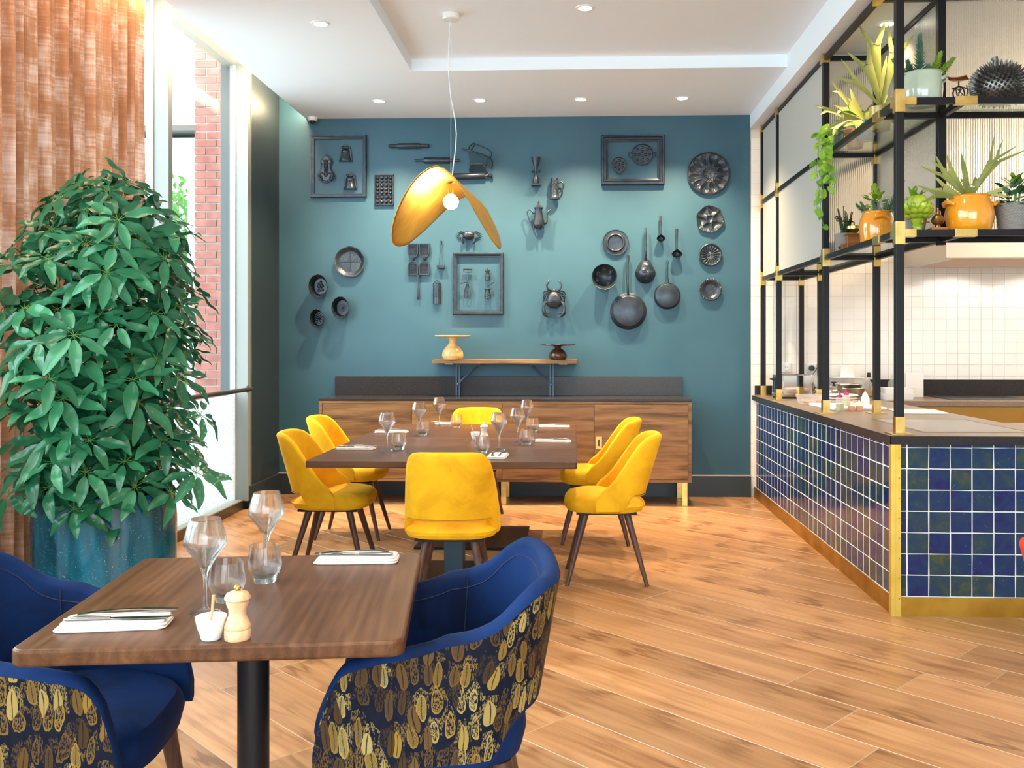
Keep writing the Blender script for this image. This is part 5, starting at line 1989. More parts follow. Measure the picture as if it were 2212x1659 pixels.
for (yc, up) in ((0, 1), (37, -1)):
    for xc in (-12.3, 12.3):
        T = Matrix.Translation((xc, yc, 0))
        mb = WB()
        mb.prism(arch(23, 31, up), 0, 2.4, M=T)
        o_, i_ = arch(23, 31, up), arch(18.5, 26.5, up)
        n = len(o_)
        vs = [(x, y, 2.4) for x, y in o_] + [(x, y, 6) for x, y in o_] + [(x, y, 6) for x, y in i_] + [(x, y, 2.4) for x, y in i_]
        fs = []
        for q in range(3):
            for k in range(n):
                fs.append((q * n + k, q * n + (k + 1) % n, (q + 1) * n + (k + 1) % n, (q + 1) * n + k))
        mb.add(vs, fs, M=T)
        pl = mb.build('plate', CH, t, fix=True)
        mb = WB()
        for r_ in range(8):
            for c in range(6):
                x, y = xc - 7 + 2.8 * c + (1.4 if r_ % 2 else 0), yc + (-10.5 + 2.5 * r_) * up
                if x < xc + 7.6:
                    mb.add([(x - 1.3, y, 2.4), (x, y - 1.1, 2.4), (x + 1.3, y, 2.4), (x, y + 1.1, 2.4), (x, y, 4.2)], [(0, 1, 4), (1, 2, 4), (2, 3, 4), (3, 0, 4)])
        o = mb.build('waffle_grid', CH, t)
        o['kind'] = 'stuff'
for xc in (-12.3, 12.3):
    WB().ball((xc, 18.6, 4), (2.8, 2.8, 2.8), 12, 8).build('hinge', CH, t)
WB().tube([(-0.5, -15.5, 4), (-0.5, -20, 4)], 2.6, 8).tube([(-0.5, -18, 4), (-1, -46, 4)], 1.2, 8).tube([(-1, -44, 4), (-1, -50, 4), (-1.2, -66, 4), (-1.2, -69, 4)], [1.4, 2.4, 2.6, 1.2], 10).build('handle', CH, t)

# ---- chopper on two wires, grater
t = wthing('wire_hanger', 'small charcoal bar hanging on two thin wires from a hook', 'utensil', 953, 552)
WB().tube([(0.5, 30, 3), (0.5, 24, 3)], 1.8, 8).ball((0.5, 31, 4), (2, 2, 2), 8, 6).build('hook', CH, t)
WB().tube([(0.5, 26, 3), (-4, -20, 3)], 0.35, 5).tube([(0.5, 26, 3), (4.5, -20, 3)], 0.35, 5).build('wire', CH, t)
mb = WB().cbox((0, -24.5, 5), (17, 5.5, 9))
for k in range(4):
    mb.tube([(-6 + k * 4, -26, 5), (-6.6 + k * 4.4, -29.5, 6)], 1.1, 6)
mb.build('bar', CH, t)
t = wthing('grater', 'half round charcoal nutmeg grater left of the tall frame', 'grater', 944, 631)
mb = WB()
mb.grid(20, 22, lambda u, v: (8.4 * math.cos(PI * u), lerp(-25, 19, v), 1 + 7.2 * math.sin(PI * u)), True)
mb.prism([(8.4 * math.cos(PI * k / 20), 1 + 7.2 * math.sin(PI * k / 20)) for k in range(21)], -25.5, -25, M=Matrix(((1, 0, 0, 0), (0, 0, 1, 0), (0, 1, 0, 0), (0, 0, 0, 1))))
mb.tube([(-8.4, -10.5, 1), (-6, -10.5, 6.4), (0, -10.5, 8.6), (6, -10.5, 6.4), (8.4, -10.5, 1)], 0.6, 5)
mb.tube([(-8.4, 18.5, 1), (-6, 18.5, 6.4), (0, 18.5, 8.6), (6, 18.5, 6.4), (8.4, 18.5, 1)], 0.6, 5)
mb.build('shell', CH, t)
mb = WB()
for r_ in range(14):
    for c in range(7):
        a = R(25 + 130 * (c + (0.5 if r_ % 2 else 0)) / 7)
        mb.ball((8.6 * math.cos(a), -8 + 1.9 * r_, 1 + 7.4 * math.sin(a)), 0.62, 6, 4)
o = mb.build('teeth', CH, t); o['kind'] = 'stuff'
WB().tube([(-8, 18, 2), (-6, 21, 2), (0, 25.5, 2), (6, 21, 2), (8, 18, 2)], 0.8, 6).build('hanging_loop', CH, t)

# ---- crabs
t = wthing('crab', 'small charcoal crab ornament above the tall frame, half behind the leaf shade', 'crab ornament', 1013, 511)
WB().ball((0, 2, 7), (12.5, 9.5, 8), 24, 12).build('shell', CH, t)
mb = WB()
for s in (-1, 1):
    for k in range(3):
        mb.tube([(s * 8, 8 - k * 2.5, 5), (s * 17, 10 - k * 2.2, 8), (s * (28 - k * 1.5), 4 - k * 3.5, 1.5)], [1.6, 1.3, 0.6], 6)
    mb.tube([(s * 10, -1, 6), (s * 14, -4, 9), (s * 13.5, -9, 8), (s * 12, -14, 7), (s * 9.5, -17, 5)], [1.6, 2.0, 3.0, 2.4, 0.7], 8)
mb.build('legs_and_claws', CH, t)
t = wthing('crab', 'large charcoal crab ornament with claws down, above the dark cake stand', 'crab ornament', 1197, 646)


def crabshell(u, v):
    a = 2 * PI * u
    x = 17 * math.cos(a) * (1 - 0.25 * math.sin(a))
    y = 19 * math.sin(a) - 1
    h = 13 * math.sqrt(max(0, 1 - v * v))
    return (x * v, y * v - 0, 4 + h + 0.5 * noise.noise(Vector((x * v * 0.4, y * v * 0.4, 3))))


WB().grid(40, 10, crabshell, True, wrap=True).grid(40, 2, lambda u, v: (crabshell(u, 1)[0] * lerp(1, 0.3, v), crabshell(u, 1)[1] * lerp(1, 0.3, v), lerp(4, 1, v)), True, wrap=True).build('shell', CR, t)
mb = WB()
for s in (-1, 1):
    for k in range(3):
        mb.tube([(s * 9, 15 - k * 4, 6), (s * 16, 17 - k * 5, 11), (s * 21, 15 - k * 6, 8), (s * (25 - k), 9 - k * 7.5, 1.5)], [2.2, 1.8, 1.5, 0.5], 7)
    mb.tube([(s * 5, 17, 6), (s * 13, 21, 9), (s * 16, 29, 9), (s * 12, 37, 8), (s * 10.5, 42, 7)], [2.0, 2.1, 2.0, 2.3, 0.6], 8)
    mb.tube([(s * 13, -5, 7), (s * 20, -10, 11), (s * 22.5, -18, 12)], [2.4, 2.6, 2.4], 8)
    mb.tube([(s * 22.5, -18, 12), (s * 22, -26, 11), (s * 20, -33, 10), (s * 12, -38.5, 9), (s * 6, -37.5, 8)], [2.8, 4.6, 4.2, 2.2, 0.6], 9)
    mb.tube([(s * 20, -29, 11), (s * 14, -31, 10), (s * 9, -30.5, 9)], [2.2, 1.5, 0.5], 8)
for k in range(7):
    mb.tube([(-9 + 3 * k, -17, 7), (-9.5 + 3.2 * k, -22, 7)], [1.3, 0.3], 6)
mb.ball((0, 18, 8), (4.5, 4, 4), 10, 6)
mb.build('legs_and_claws', CH, t)

# ---- tall frame, egg beater and two mills
t = wthing('picture_frame', 'tall empty charcoal frame hung around an egg beater and two small mills', 'picture frame', 1033.5, 613)
frame_mesh(109, 134, [(0, 0), (0, 7), (1.6, 9), (3.4, 9), (4.0, 7), (6.5, 6.4), (7.8, 4.6), (9.0, 4.6), (9.0, 0)]).build('moulding', CH, t)
t = wthing('egg_beater', 'charcoal hand crank egg beater inside the tall frame', 'egg beater', 1011, 613)
WB().tube([(-9.5, 31.5, 7), (9.5, 31.0, 7)], 2.4, 12).build('grip', CH, t)
mb = WB()
mb.tube([(-8.5, 31, 6), (-9, 25.5, 6), (0, 24.5, 6), (8.5, 25, 6), (9, 31, 6)], 0.9, 6)
mb.tube([(0, 25, 6), (0, 13, 6), (0, 0, 6)], 1.2, 8)
mb.lathe([(0, 0), (4.6, 0), (4.6, 1.8), (0, 1.8)], 20, M=Matrix.Translation((0, 3, 7.5)))
mb.tube([(0, 3, 9), (-7, 2, 11), (-9, 1.5, 12)], 0.8, 6)
mb.tube([(-7, 2, 11), (-15, 1, 11)], [1.6, 1.9], 8)
for (x, s) in ((-4, 1), (3, 1)):
    for w_ in (2.5, 4.2):
        mb.tube([(x * 0.4, -1, 6), (x - w_ * 0.6, -12, 6), (x - w_, -24, 6), (x - w_ * 0.5, -31.5, 6), (x + w_ * 0.5, -31.5, 6), (x + w_, -24, 6), (x + w_ * 0.4, -12, 6), (x * 0.4, -1, 6)], 0.7, 6, flat=0.6)
mb.build('beaters', CH, t)
t = wthing('wall_pepper_mill', 'small charcoal pepper mill, upper one inside the tall frame', 'pepper mill', 1053.5, 593)
WB().lathe([(0, -13), (5.6, -13), (5.8, -6), (5.4, -3.4), (4.0, -1), (3.4, 2), (4.3, 6), (4.4, 6.6), (6.0, 7), (5.6, 8.4), (2.5, 9.6), (1.1, 10.4), (1.4, 12), (0, 13)], 24, M=Matrix.Translation((0, 0, 6)) @ Matrix.Rotation(-PI / 2, 4, 'X')).build('body', CH, t)
t = wthing('wall_coffee_mill', 'small charcoal hand crank mill, lower one inside the tall frame', 'mill', 1054, 629)
WB().lathe([(0, -16), (6.8, -16), (7, -13.6), (6.4, -12.8), (7.0, -12), (7, -8.5), (5.8, -6), (5.2, -2), (5.4, 2), (7.2, 3), (7.2, 4.6), (4, 8), (1.2, 9), (1, 13), (0, 13.2)], 24, M=Matrix.Translation((0, 0, 7)) @ Matrix.Rotation(-PI / 2, 4, 'X')).build('body', CH, t)
WB().tube([(0, 11, 7), (5, 12, 8), (10, 17, 9)], 0.7, 6).ball((11, 18, 9), (2.1, 2.1, 2.1), 10, 6).build('crank', CH, t)

# ---- measure, tankard, coffee pot
t = wthing('measure', 'charcoal hourglass shaped jug with square foot above the coffee pot', 'jug', 1158, 374)
WB().lathe([(0, -24), (6.2, -24), (7.4, -20), (6.8, -15), (4.0, -8), (2.2, -3), (2.4, 1), (5, 14), (10.0, 32), (9.2, 32), (3.8, 12), (0, 6)], 28, M=Matrix.Translation((0, 0, 10)) @ Matrix.Rotation(-PI / 2, 4, 'X')).build('body', CH, t)
WB().cbox((0, -27, 9), (20, 4.5, 18)).build('foot', CH, t, bevel=0.003)
WB().tube([(-1, 0, 10), (-7, 1.5, 11)], [1.2, 2.6], 8).tube([(1, 0, 10), (7, 1.5, 11)], [1.2, 2.6], 8).ball((-7, 1.5, 11), 2.8, 10, 6).ball((7, 1.5, 11), 2.8, 10, 6).build('grips', CH, t)
t = wthing('tankard', 'embossed charcoal tankard with curved handle beside the coffee pot', 'tankard', 1201, 408)
mb = WB()
mb.lathe([(0, -24), (11, -24), (11.4, -21), (9.8, -19.5), (9.4, -17), (8.2, 16), (8.6, 18), (8.2, 20.5), (7.4, 20.5), (7.2, 10), (0, 8)], 28, M=Matrix.Translation((-3, 0, 11.5)) @ Matrix.Rotation(-PI / 2, 4, 'X'))
rg = random.Random(5)
for k in range(60):
    a, y = rg.uniform(0.2, PI - 0.2), rg.uniform(-15, 15)
    r = lerp(9.4, 8.2, (y + 17) / 33)
    mb.ball((-3 + r * math.cos(a), y, 11.5 + r * math.sin(a)), rg.uniform(0.7, 1.5), 6, 4)
mb.build('body', CR, t)
WB().tube([(5, 11, 11), (12, 13, 11), (16, 9, 11), (16, 1, 11), (12, -6, 11), (6, -10, 11)], [1.6, 1.8, 1.8, 1.6, 1.4, 1.0], 8).build('handle', CH, t)
t = wthing('coffee_pot', 'charcoal footed coffee pot with lid, spout and scrolled handle', 'coffee pot', 1164, 470)
MX = Matrix.Translation((0, 0, 13.5)) @ Matrix.Rotation(-PI / 2, 4, 'X')
WB().lathe([(0, -27), (6, -26), (11, -22), (13.0, -17), (12.0, -9), (8.6, 6), (7.6, 14), (8.8, 17), (8.8, 18)], 32, M=MX).build('body', CH, t)
WB().lathe([(10.4, 18), (10.6, 19), (7, 22), (4.6, 24.5), (2, 26), (1.2, 28), (2.2, 30), (1.6, 32.5), (0, 34)], 28, M=MX).build('lid', CH, t)
WB().tube([(11, -15, 13), (15, -13, 14), (17.5, -7, 14), (18, 3, 14), (20, 11, 14), (26, 15, 14)], [3.0, 3.6, 2.0, 1.4, 1.3, 1.0], 8).build('spout', CH, t)
WB().tube([(-7, 8, 13), (-13, 8, 13), (-16, 14, 13), (-22, 15, 13), (-25, 10, 13), (-21, -6, 13), (-14, -21, 13), (-12, -19, 13)], [1.2, 1.3, 1.3, 1.4, 1.4, 1.3, 1.2, 0.8], 8).build('handle', CH, t)
for s in (-1, 1):
    WB().tube([(s * 9, -17, 18), (s * 10, -23, 20), (s * 8, -26, 19), (s * 10.5, -31, 20)], [2.4, 1.7, 1.2, 1.0], 7).build('foot', CH, t)

# ---- broad frame with two dimpled pans
t = wthing('picture_frame', 'broad stepped charcoal frame hung around two dimpled pans', 'picture frame', 1366.5, 347)
frame_mesh(135, 107, [(0, 0), (0, 9), (1.8, 11.5), (4.5, 11.5), (5.6, 8), (7.6, 8), (8.4, 9.6), (10, 9.6), (10.8, 6.5), (14, 5.2), (14, 0)]).build('moulding', CH, t)


def dimpled(px, py, label, r, holes, hr, lip=False):
    t = wthing('dimpled_pan', label, 'pan', px, py)
    md = (lambda a, rr, z: 1 + (0.28 * max(0, 1 - abs((a - PI * 1.5)) / 0.5) if rr > r * 0.5 else 0)) if lip else None
    WB().lathe([(0, 0), (r * 0.96, 0), (r, 2), (r, 7), (r * 0.95, 7.5), (r * 0.92, 5), (0, 4.8)], 56, mod=md).build('pan', CH, t)
    cup = WB().lathe([(hr * 1.12, 5.0), (hr, 5.6), (hr * 0.8, 5.1), (hr * 0.4, 4.2), (0, 3.9)], 16).mesh('dimple', CH)
    cup2 = WB().ball((0, 0, 4.6), (hr * 0.95, hr * 0.95, 2.6), 14, 8).mesh('dimple', CH)
    for (x, y) in holes:
        place('dimple', cup2, t, (x * U, y * U, 0))
    return t


dimpled(1337, 357, 'small charcoal pan with six dimples and a pouring lip, inside the broad frame', 16, [(0, 0), (-9, 3), (9, 3), (-5.5, 10.5), (5.5, 10.5), (-6, -7.5), (7, -6.5)][0:1] + [(9 * math.cos(2 * PI * k / 6 + 0.4), 9 * math.sin(2 * PI * k / 6 + 0.4)) for k in range(6)], 3.6, True)
t = dimpled(1387, 335, 'round charcoal pan with twelve dimples and two loop handles, inside the broad frame', 23, [(7 * math.cos(PI / 2 * k), 7 * math.sin(PI / 2 * k)) for k in range(4)] + [(15.8 * math.cos(2 * PI * k / 8), 15.8 * math.sin(2 * PI * k / 8)) for k in range(8)], 3.4)
for s in (-1, 1):
    WB().tube([(s * 22, 6, 5), (s * 28, 5, 5), (s * 28, -5, 5), (s * 22, -6, 5)], 1.1, 6).build('loop_handle', CH, t)

# ---- shell plates, swirl plate, beaded plate
def h_oyster(r, a):
    n = 12
    k = (a * n / (2 * PI)) % 1.0 - 0.5
    if r > 43.5:
        return 6.0 + 0.8 * math.sin(r * 2.4)
    if r > 19:
        f = (r - 19) / 24.5
        d = (2 * k) ** 2 + ((f - 0.5) * 2) ** 2
        dip = -5.0 * max(0, 1 - d)
        return 6.2 + dip + 0.5 * math.sin(a * 96) * (1 - abs(2 * f - 1)) + 0.35 * noise.noise(Vector((r * math.cos(a) * 0.5, r * math.sin(a) * 0.5, 1)))
    if r > 12:
        return 6.4 + 1.4 * abs(math.sin(a * 10 + r * 0.7))
    return 3.0 + 2.2 * abs(noise.noise(Vector((r * math.cos(a) * 0.28, r * math.sin(a) * 0.28, 5)))) + (r / 12) ** 3 * 3


t = wthing('oyster_plate', 'large round charcoal plate with twelve oyster hollows, top of the plate column', 'plate', 1530, 376)
plate_grid(46, 40, 240, h_oyster).build('plate', CR, t)


def h_hex(r, a):
    k = ((a + 0.3) * 6 / (2 * PI)) % 1.0 - 0.5
    if r < 7:
        return 5.5 - 3 * (1 - (r / 7) ** 2)
    if r < 8.6:
        return 6.4
    f = (r - 8.6) / 20
    d = (2 * k) ** 2 + ((f - 0.5) * 1.9) ** 2
    return 5.6 - 4.4 * max(0, 1 - d) + 0.5 * math.sin(a * 66) * smooth01((f - 0.35) / 0.4) + 1.5 * smooth01((f - 0.8) / 0.2)


t = wthing('shell_plate', 'scalloped charcoal plate with six shell hollows, second down the plate column', 'plate', 1532.6, 474)
plate_grid(28.5, 30, 216, h_hex, lambda a: 1 + 0.035 * math.cos(6 * a + 1.8)).build('plate', CR, t)


def h_swirl(r, a):
    if r < 6.5:
        return 3 + 0.4 * math.sin(r * 2 + a * 3)
    if r > 21.5:
        return 6.2 + 1.2 * math.sin((r - 21.5) * 1.2)
    return 3.0 + 2.4 * (r - 6.5) / 15 + 1.25 * math.cos(a * 18 + r * 0.20) * math.sin(PI * (r - 6.5) / 15)


t = wthing('swirl_plate', 'round charcoal plate with a swirled relief, third down the plate column', 'plate', 1533.6, 551)
plate_grid(24.6, 26, 216, h_swirl).build('plate', CH, t)


def h_bead(r, a):
    if r < 11:
        return 2.4 + 0.7 * max(0, math.sin(r * 2.6)) * max(0, math.cos(a * int(3 + r)))
    if r > 20.5:
        return 6.6 + 1.7 * abs(math.cos(a * 22)) * math.sin(PI * min(1, (r - 20.5) / 3.3))
    return 2.6 + 4.4 * smooth01((r - 11) / 9.5)


t = wthing('beaded_plate', 'round charcoal dish with a beaded rim, lowest of the plate column', 'plate', 1534, 626)
plate_grid(23.8, 28, 264, h_bead).build('plate', CH, t)

# ---- ringed plate, colander, pans, ladles
t = wthing('ringed_plate', 'flat round charcoal plate with a raised ring above the colander', 'plate', 1329.5, 524.6)
disc([(0, 0), (22, 0), (27.2, 2.4), (28, 4.4), (27.4, 5.2), (24, 4.0), (21, 4.0), (19.5, 6.4), (17.5, 7.2), (15.6, 6.0), (14.6, 3.2), (0, 3.2)], 64).build('plate', CH, t)
t = wthing('colander', 'charcoal colander with clusters of holes and a loop below', 'colander', 1305, 599.5)
WB().lathe([(0, 0), (10, 0), (18, 6), (24, 16), (26.3, 25), (27.2, 26), (27, 27), (25.6, 26), (23.2, 16), (17.2, 7.2), (9.6, 1.4), (0, 1.2)], 56).build('bowl', CH, t)
WB().tube([(-9, -25, 24), (-9, -29, 23), (-5, -31.5, 23), (3, -31.5, 23), (7, -29, 23), (7, -25, 24)], 0.9, 6).build('loop', CH, t)
hole = WB().lathe([(0.75, 0.0), (0.0, 0.25)], 8).mesh('hole', mat('pale_hole', (0.35, 0.33, 0.28), 0.5))
cls = [(-14, 9), (0, 18), (13, 12), (-15, -7), (8, -13)]
for (cx, cy) in cls:
    for k in range(9):
        a, r = k * 2.4, 1.35 * math.sqrt(k)
        x, y = cx + r * math.cos(a), cy + r * math.sin(a)
        rr = math.hypot(x, y)
        z = interp([(0, 1.6), (9.6, 1.9), (17.2, 7.8), (23.2, 16.6), (26, 26)], rr) + 0.3
        n = Vector((-x, -y, rr * (1.2 if rr < 18 else 0.5))).normalized()
        o = place('hole', hole, t, (x * U, y * U, z * U))
        o.rotation_euler = n.to_track_quat('Z', 'Y').to_euler()
t = wthing('frying_pan', 'large charcoal frying pan hung face to the wall with a long straight handle', 'frying pan', 1357, 672.7)
WB().lathe([(0, 12), (30.8, 12), (32.0, 11.4), (37.6, 2), (39.4, 0.6), (39.4, 0), (0, 0)][::-1], 72).build('pan', CH, t)
WB().tube([(0, 34, 6), (-1, 40, 9), (-2, 62, 10), (-2, 100, 9), (-1.2, 112, 8), (-1, 120, 7)], [2.4, 2.3, 2.5, 2.2, 3.6, 2.6], 10, flat=0.6).build('handle', CH, t)
WB().lathe([(1.2, 0), (0, 0.2)], 10, M=Matrix.Translation((-1.1, 117, 9.3))).build('eyelet', MT['plastic_black'], t)
t = wthing('frying_pan', 'smaller charcoal frying pan with a forked handle, beside the hammered ladle', 'frying pan', 1441, 639.5)
WB().lathe([(0, 11), (24.2, 11), (25.2, 10.4), (27.8, 2), (28.6, 0.6), (28.6, 0), (0, 0)][::-1], 64).build('pan', CH, t)
WB().tube([(-13, 22.5, 7), (-6, 26, 8), (0, 29, 9), (6, 26, 8), (12, 22.5, 7)], 1.5, 8).tube([(0, 28, 9), (-0.5, 40, 10), (-0.6, 62, 9), (-0.6, 68, 8)], [3.2, 2.0, 2.0, 2.0], 10, flat=0.6).tube([(-0.6, 67, 8), (-3.2, 72, 8), (-0.6, 77, 8), (2, 72, 8), (-0.6, 67, 8)], 1.1, 6).build('handle', CH, t)
t = wthing('wok_ladle', 'charcoal hammered ladle with a notched handle between plate and pans', 'ladle', 1394, 588)


def wok(u, v):
    a = 2 * PI * u
    rx, ry = 22.2, (25 if math.sin(a) < 0 else 27)
    p = 1.0 if math.sin(a) < 0 else 0.0
    tri = 1 - 0.28 * max(0, math.sin(a)) ** 1.0 * abs(math.cos(a)) * 1.6
    x, y = rx * math.cos(a) * v * tri, ry * math.sin(a) * v * (1.0 if math.sin(a) < 0 else 1.05)
    h = 17 * (1 - v ** 2.6) + 1.0
    q = 0.6 * math.floor(3 * noise.noise(Vector((x * 0.16, y * 0.16, 7))))
    return (x, y, h + q * (1 - v))


WB().grid(56, 16, wok, False, wrap=True).build('bowl', CH, t)
WB().tube([(0, 24, 4), (0, 34, 9), (0, 60, 11), (0, 92, 9), (0, 95, 8)], [3.0, 2.7, 2.6, 2.3, 1.6], 10, flat=0.7).build('handle', CH, t)
mb = WB()
for k in range(26):
    mb.ball((0.9, 38 + k * 2.0, 12.4 - 0.1 * k * 0.9), (0.7, 0.6, 0.7), 6, 4)
o = mb.build('notches', CR, t); o['kind'] = 'stuff'


def ladle(px, py, rx, ry, L, label):
    t = wthing('ladle', label, 'ladle', px, py)
    prof = [(0, 2), (0.55, 3), (0.86, 8), (1.0, 14), (0.98, 15), (0.93, 14), (0.80, 8.6), (0.5, 4.2), (0, 3.2)]
    md = lambda a, r, z: 1 - 0.16 * max(0, math.sin(a)) * abs(math.cos(a)) * 2
    WB().lathe(prof, 40, fx=rx, fy=ry, mod=md).build('bowl', CH, t)
    WB().tube([(0, ry * 0.9, 13), (0, ry + 5, 12), (0, ry + L * 0.5, 9), (0.2, ry + L - 2, 6), (0.2, ry + L, 6)], [1.6, 1.7, 2.3, 3.0, 2.2], 10, flat=0.5).build('handle', CH, t)
    WB().lathe([(0.8, 0), (0, 0.15)], 8, M=Matrix.Translation((0.2, ry + L - 4, 7.4))).build('eyelet', MT['plastic_black'], t)


ladle(1426.5, 516, 9.4, 7.8, 41, 'small charcoal ladle with flat handle, higher of two')
ladle(1461, 549.5, 11.6, 9.4, 45, 'charcoal ladle with flat handle, lower and larger of two')

# ================================================================== rust curtain
def curt(u, v):
    y = lerp(3.55, 5.34, u)
    z = lerp(0.03, 3.70, v)
    ph = 2 * PI * (u * 17 + 0.25 * math.sin(u * 23) + 0.04 * noise.noise(Vector((u * 9, v * 2, 3))))
    amp = 0.030 + 0.012 * math.sin(u * 31)
    x = -2.535 + amp * math.sin(ph) + 0.010 * math.sin(2.7 * ph + 1) + 0.012 * noise.noise(Vector((u * 6, v * 3, 8)))
    return (x, y + 0.012 * math.sin(ph * 0.5 + v), z)


t = thing('curtain', 'rust coloured slub linen curtain hanging in folds before the street window', 'curtain')
MB().grid(420, 36, curt, True, uvfn=lambda u, v: (u * 1.79 * 1.4, v * 3.67)).build('cloth', MT['curtain'], t)
MB().box(-2.575, -2.515, YF + 0.1, 5.40, 3.70, 3.73).build('track', MT['alu'], t)

# ================================================================== big potted schefflera
BX, BY = -2.13, 4.10
t = thing('planter', 'large teal glazed oval plant pot standing before the rust curtain', 'plant pot', (BX, BY, 0))


def supe(p):
    return lambda a, r, z: (abs(math.cos(a)) ** p + abs(math.sin(a)) ** p) ** (-1 / p) if r > 0.02 else 1.0


MB().lathe([(0.0, 0.0), (0.80, 0.0), (0.86, 0.01), (0.93, 0.12), (0.985, 0.33), (0.99, 0.55), (0.965, 0.665), (0.975, 0.682), (0.955, 0.692), (0.90, 0.686), (0.885, 0.66), (0.90, 0.60), (0.0, 0.60)], 72, fx=0.302, fy=0.24, mod=supe(2.7)).build('pot', MT['pot'], t)
MB().lathe([(0.885, 0.602), (0.7, 0.628), (0.4, 0.640), (0.0, 0.645)], 48, fx=0.302, fy=0.24, mod=supe(2.7)).build('soil', MT['soil'], t)

sch = thing('umbrella_plant', 'tall bushy umbrella plant with glossy leaf whorls in the teal pot', 'plant', (BX, BY, 0.62))
rg = random.Random(21)
mb = MB()
stems = []
for k in range(7):
    a = 2 * PI * k / 7 + 0.3
    bx, by = 0.10 * math.cos(a), 0.08 * math.sin(a)
    tx, ty = 0.26 * math.cos(a + 0.5), 0.24 * math.sin(a + 0.5)
    h = rg.uniform(0.85, 1.30)
    pts = [(bx, by, 0), (bx * 1.2 + rg.uniform(-.03, .03), by * 1.2, h * 0.25), (lerp(bx, tx, 0.5) + rg.uniform(-.06, .06), lerp(by, ty, 0.5) + rg.uniform(-.05, .05), h * 0.55), (tx, ty, h)]
    mb.tube(pts, [0.034, 0.027, 0.020, 0.008], 9)
    stems.append(pts)
mb.build('trunk', MT['trunk'], sch)


def leaflet(L, W, droop, seed):
    """One leaflet: oval, pointed, creased along the midrib and drooping."""
    mb = MB()
    nx = 7

    def f(u, v):
        x = L * u
        w_ = W * (math.sin(PI * min(1, u * 0.93 + 0.04)) ** 0.75) * (1 - 0.25 * u)
        s = (v - 0.5) * 2
        z = -droop * L * u * u + 0.16 * w_ * abs(s) + 0.006 * math.sin(u * 9 + seed)
        return (x, s * w_ / 2, z)
    mb.grid(nx, 4, f, True)
    return mb.mesh('leaf', MT['leaf'])


LEAF = [leaflet(0.140, 0.058, d, k) for k, d in enumerate((0.06, 0.16, 0.28, 0.42))]
tips = []
cam_p = Vector((0, 0, 1.364))


def env(z):
    """Half width of the crown at height z above the floor."""
    return interp([(0.50, 0.22), (0.75, 0.36), (1.0, 0.42), (1.35, 0.46), (1.7, 0.44), (1.93, 0.34), (2.08, 0.18), (2.16, 0.08)], z)


tries = 0
while len(tips) < 205 and tries < 60000:
    tries += 1
    z = rg.uniform(0.62, 2.10)
    a = rg.uniform(0, 2 * PI)
    e = env(z)
    rr = e * (rg.uniform(0.25, 1.0) ** 0.55) * (1 + 0.18 * noise.noise(Vector((math.cos(a) * 1.5, math.sin(a) * 1.5, z * 2.2))))
    x, y = rr * math.cos(a) * (0.84 if math.cos(a) > 0 else 1.0), rr * math.sin(a) * 0.92
    if BX + x < -2.44:
        continue
    if z < 1.0 and rg.random() < 0.45:
        continue
    p = Vector((x, y, z - 0.62))
    if all((p - q).length > 0.088 for q, _, _ in tips):
        tips.append((p, a, rr / e))
for (x, y, z, a) in ((0.44, -0.05, 0.16, 0.0), (0.36, -0.12, 0.08, -0.3), (-0.26, -0.30, 0.10, 3.9), (0.46, -0.05, 0.42, 0.1), (-0.10, -0.33, 0.22, 4.5), (0.02, -0.35, 0.35, 4.8)):
    tips.append((Vector((x, y, z)), a, 1.0))
pet = MB()
leaves = []
for (p, a, f) in tips:
    out = Vector((math.cos(a), math.sin(a), 0))
    # axis of the whorl: up and outwards
    ax = (Vector((0, 0, 1)) * rg.uniform(0.55, 1.0) + out * rg.uniform(0.2, 0.9) * f + Vector((rg.uniform(-.3, .3), rg.uniform(-.3, .3), 0)) + Vector((0.1, -0.22, 0))).normalized()
    s0 = rg.choice(stems)
    base = min((Vector(q) for st in stems for q in (Vector(st[1]).lerp(Vector(st[2]), 0.5), Vector(st[2]), Vector(st[2]).lerp(Vector(st[3]), 0.5), Vector(st[3]))), key=lambda q: (q - (p - Vector((0, 0, 0.12)))).length)
    mid = base.lerp(p, 0.6) + Vector((0, 0, -0.02))
    pet.tube([base, mid, p], [0.0035, 0.0026, 0.0022], 5, cap=False)
    t1 = ax.orthogonal().normalized()
    t2 = ax.cross(t1)
    n = rg.choice((7, 8, 8, 9))
    tw = rg.uniform(0, 6)
    sz = rg.uniform(0.78, 1.18)
    for k in range(n):
        b_ = tw + 2 * PI * k / n + rg.uniform(-.12, .12)
        d = t1 * math.cos(b_) + t2 * math.sin(b_)
        el = rg.uniform(-0.25, 0.25)
        xd = (d * math.cos(el) + ax * math.sin(el)).normalized()
        zd = (ax - xd * ax.dot(xd)).normalized()
        yd = zd.cross(xd)
        s = sz * rg.uniform(0.82, 1.1)
        M = Matrix(((xd.x, yd.x, zd.x, 0), (xd.y, yd.y, zd.y, 0), (xd.z, yd.z, zd.z, 0), (0, 0, 0, 1)))
        o0 = p + xd * 0.030 + ax * 0.004
        if BX + o0.x + xd.x * 0.12 * s < -2.50:
            continue
        pet.tube([p, o0], [0.0016, 0.0012], 4, cap=False)
        leaves.append((Matrix.Translation(o0) @ M @ Matrix.Scale(s, 4), rg.randrange(4), s, zd))
W0 = Vector((BX, BY, 0.62))


def shown(L):
    c = (L[0] @ Vector((0.07, 0, 0))) + W0
    v = (cam_p - c)
    dep = v.length
    local = c - Vector((BX, BY, 1.4))
    front = local.dot(v.normalized())          # nearer the viewer than the crown's middle
    return -(front + 0.10 * abs(L[3].dot(v.normalized())) * L[2])


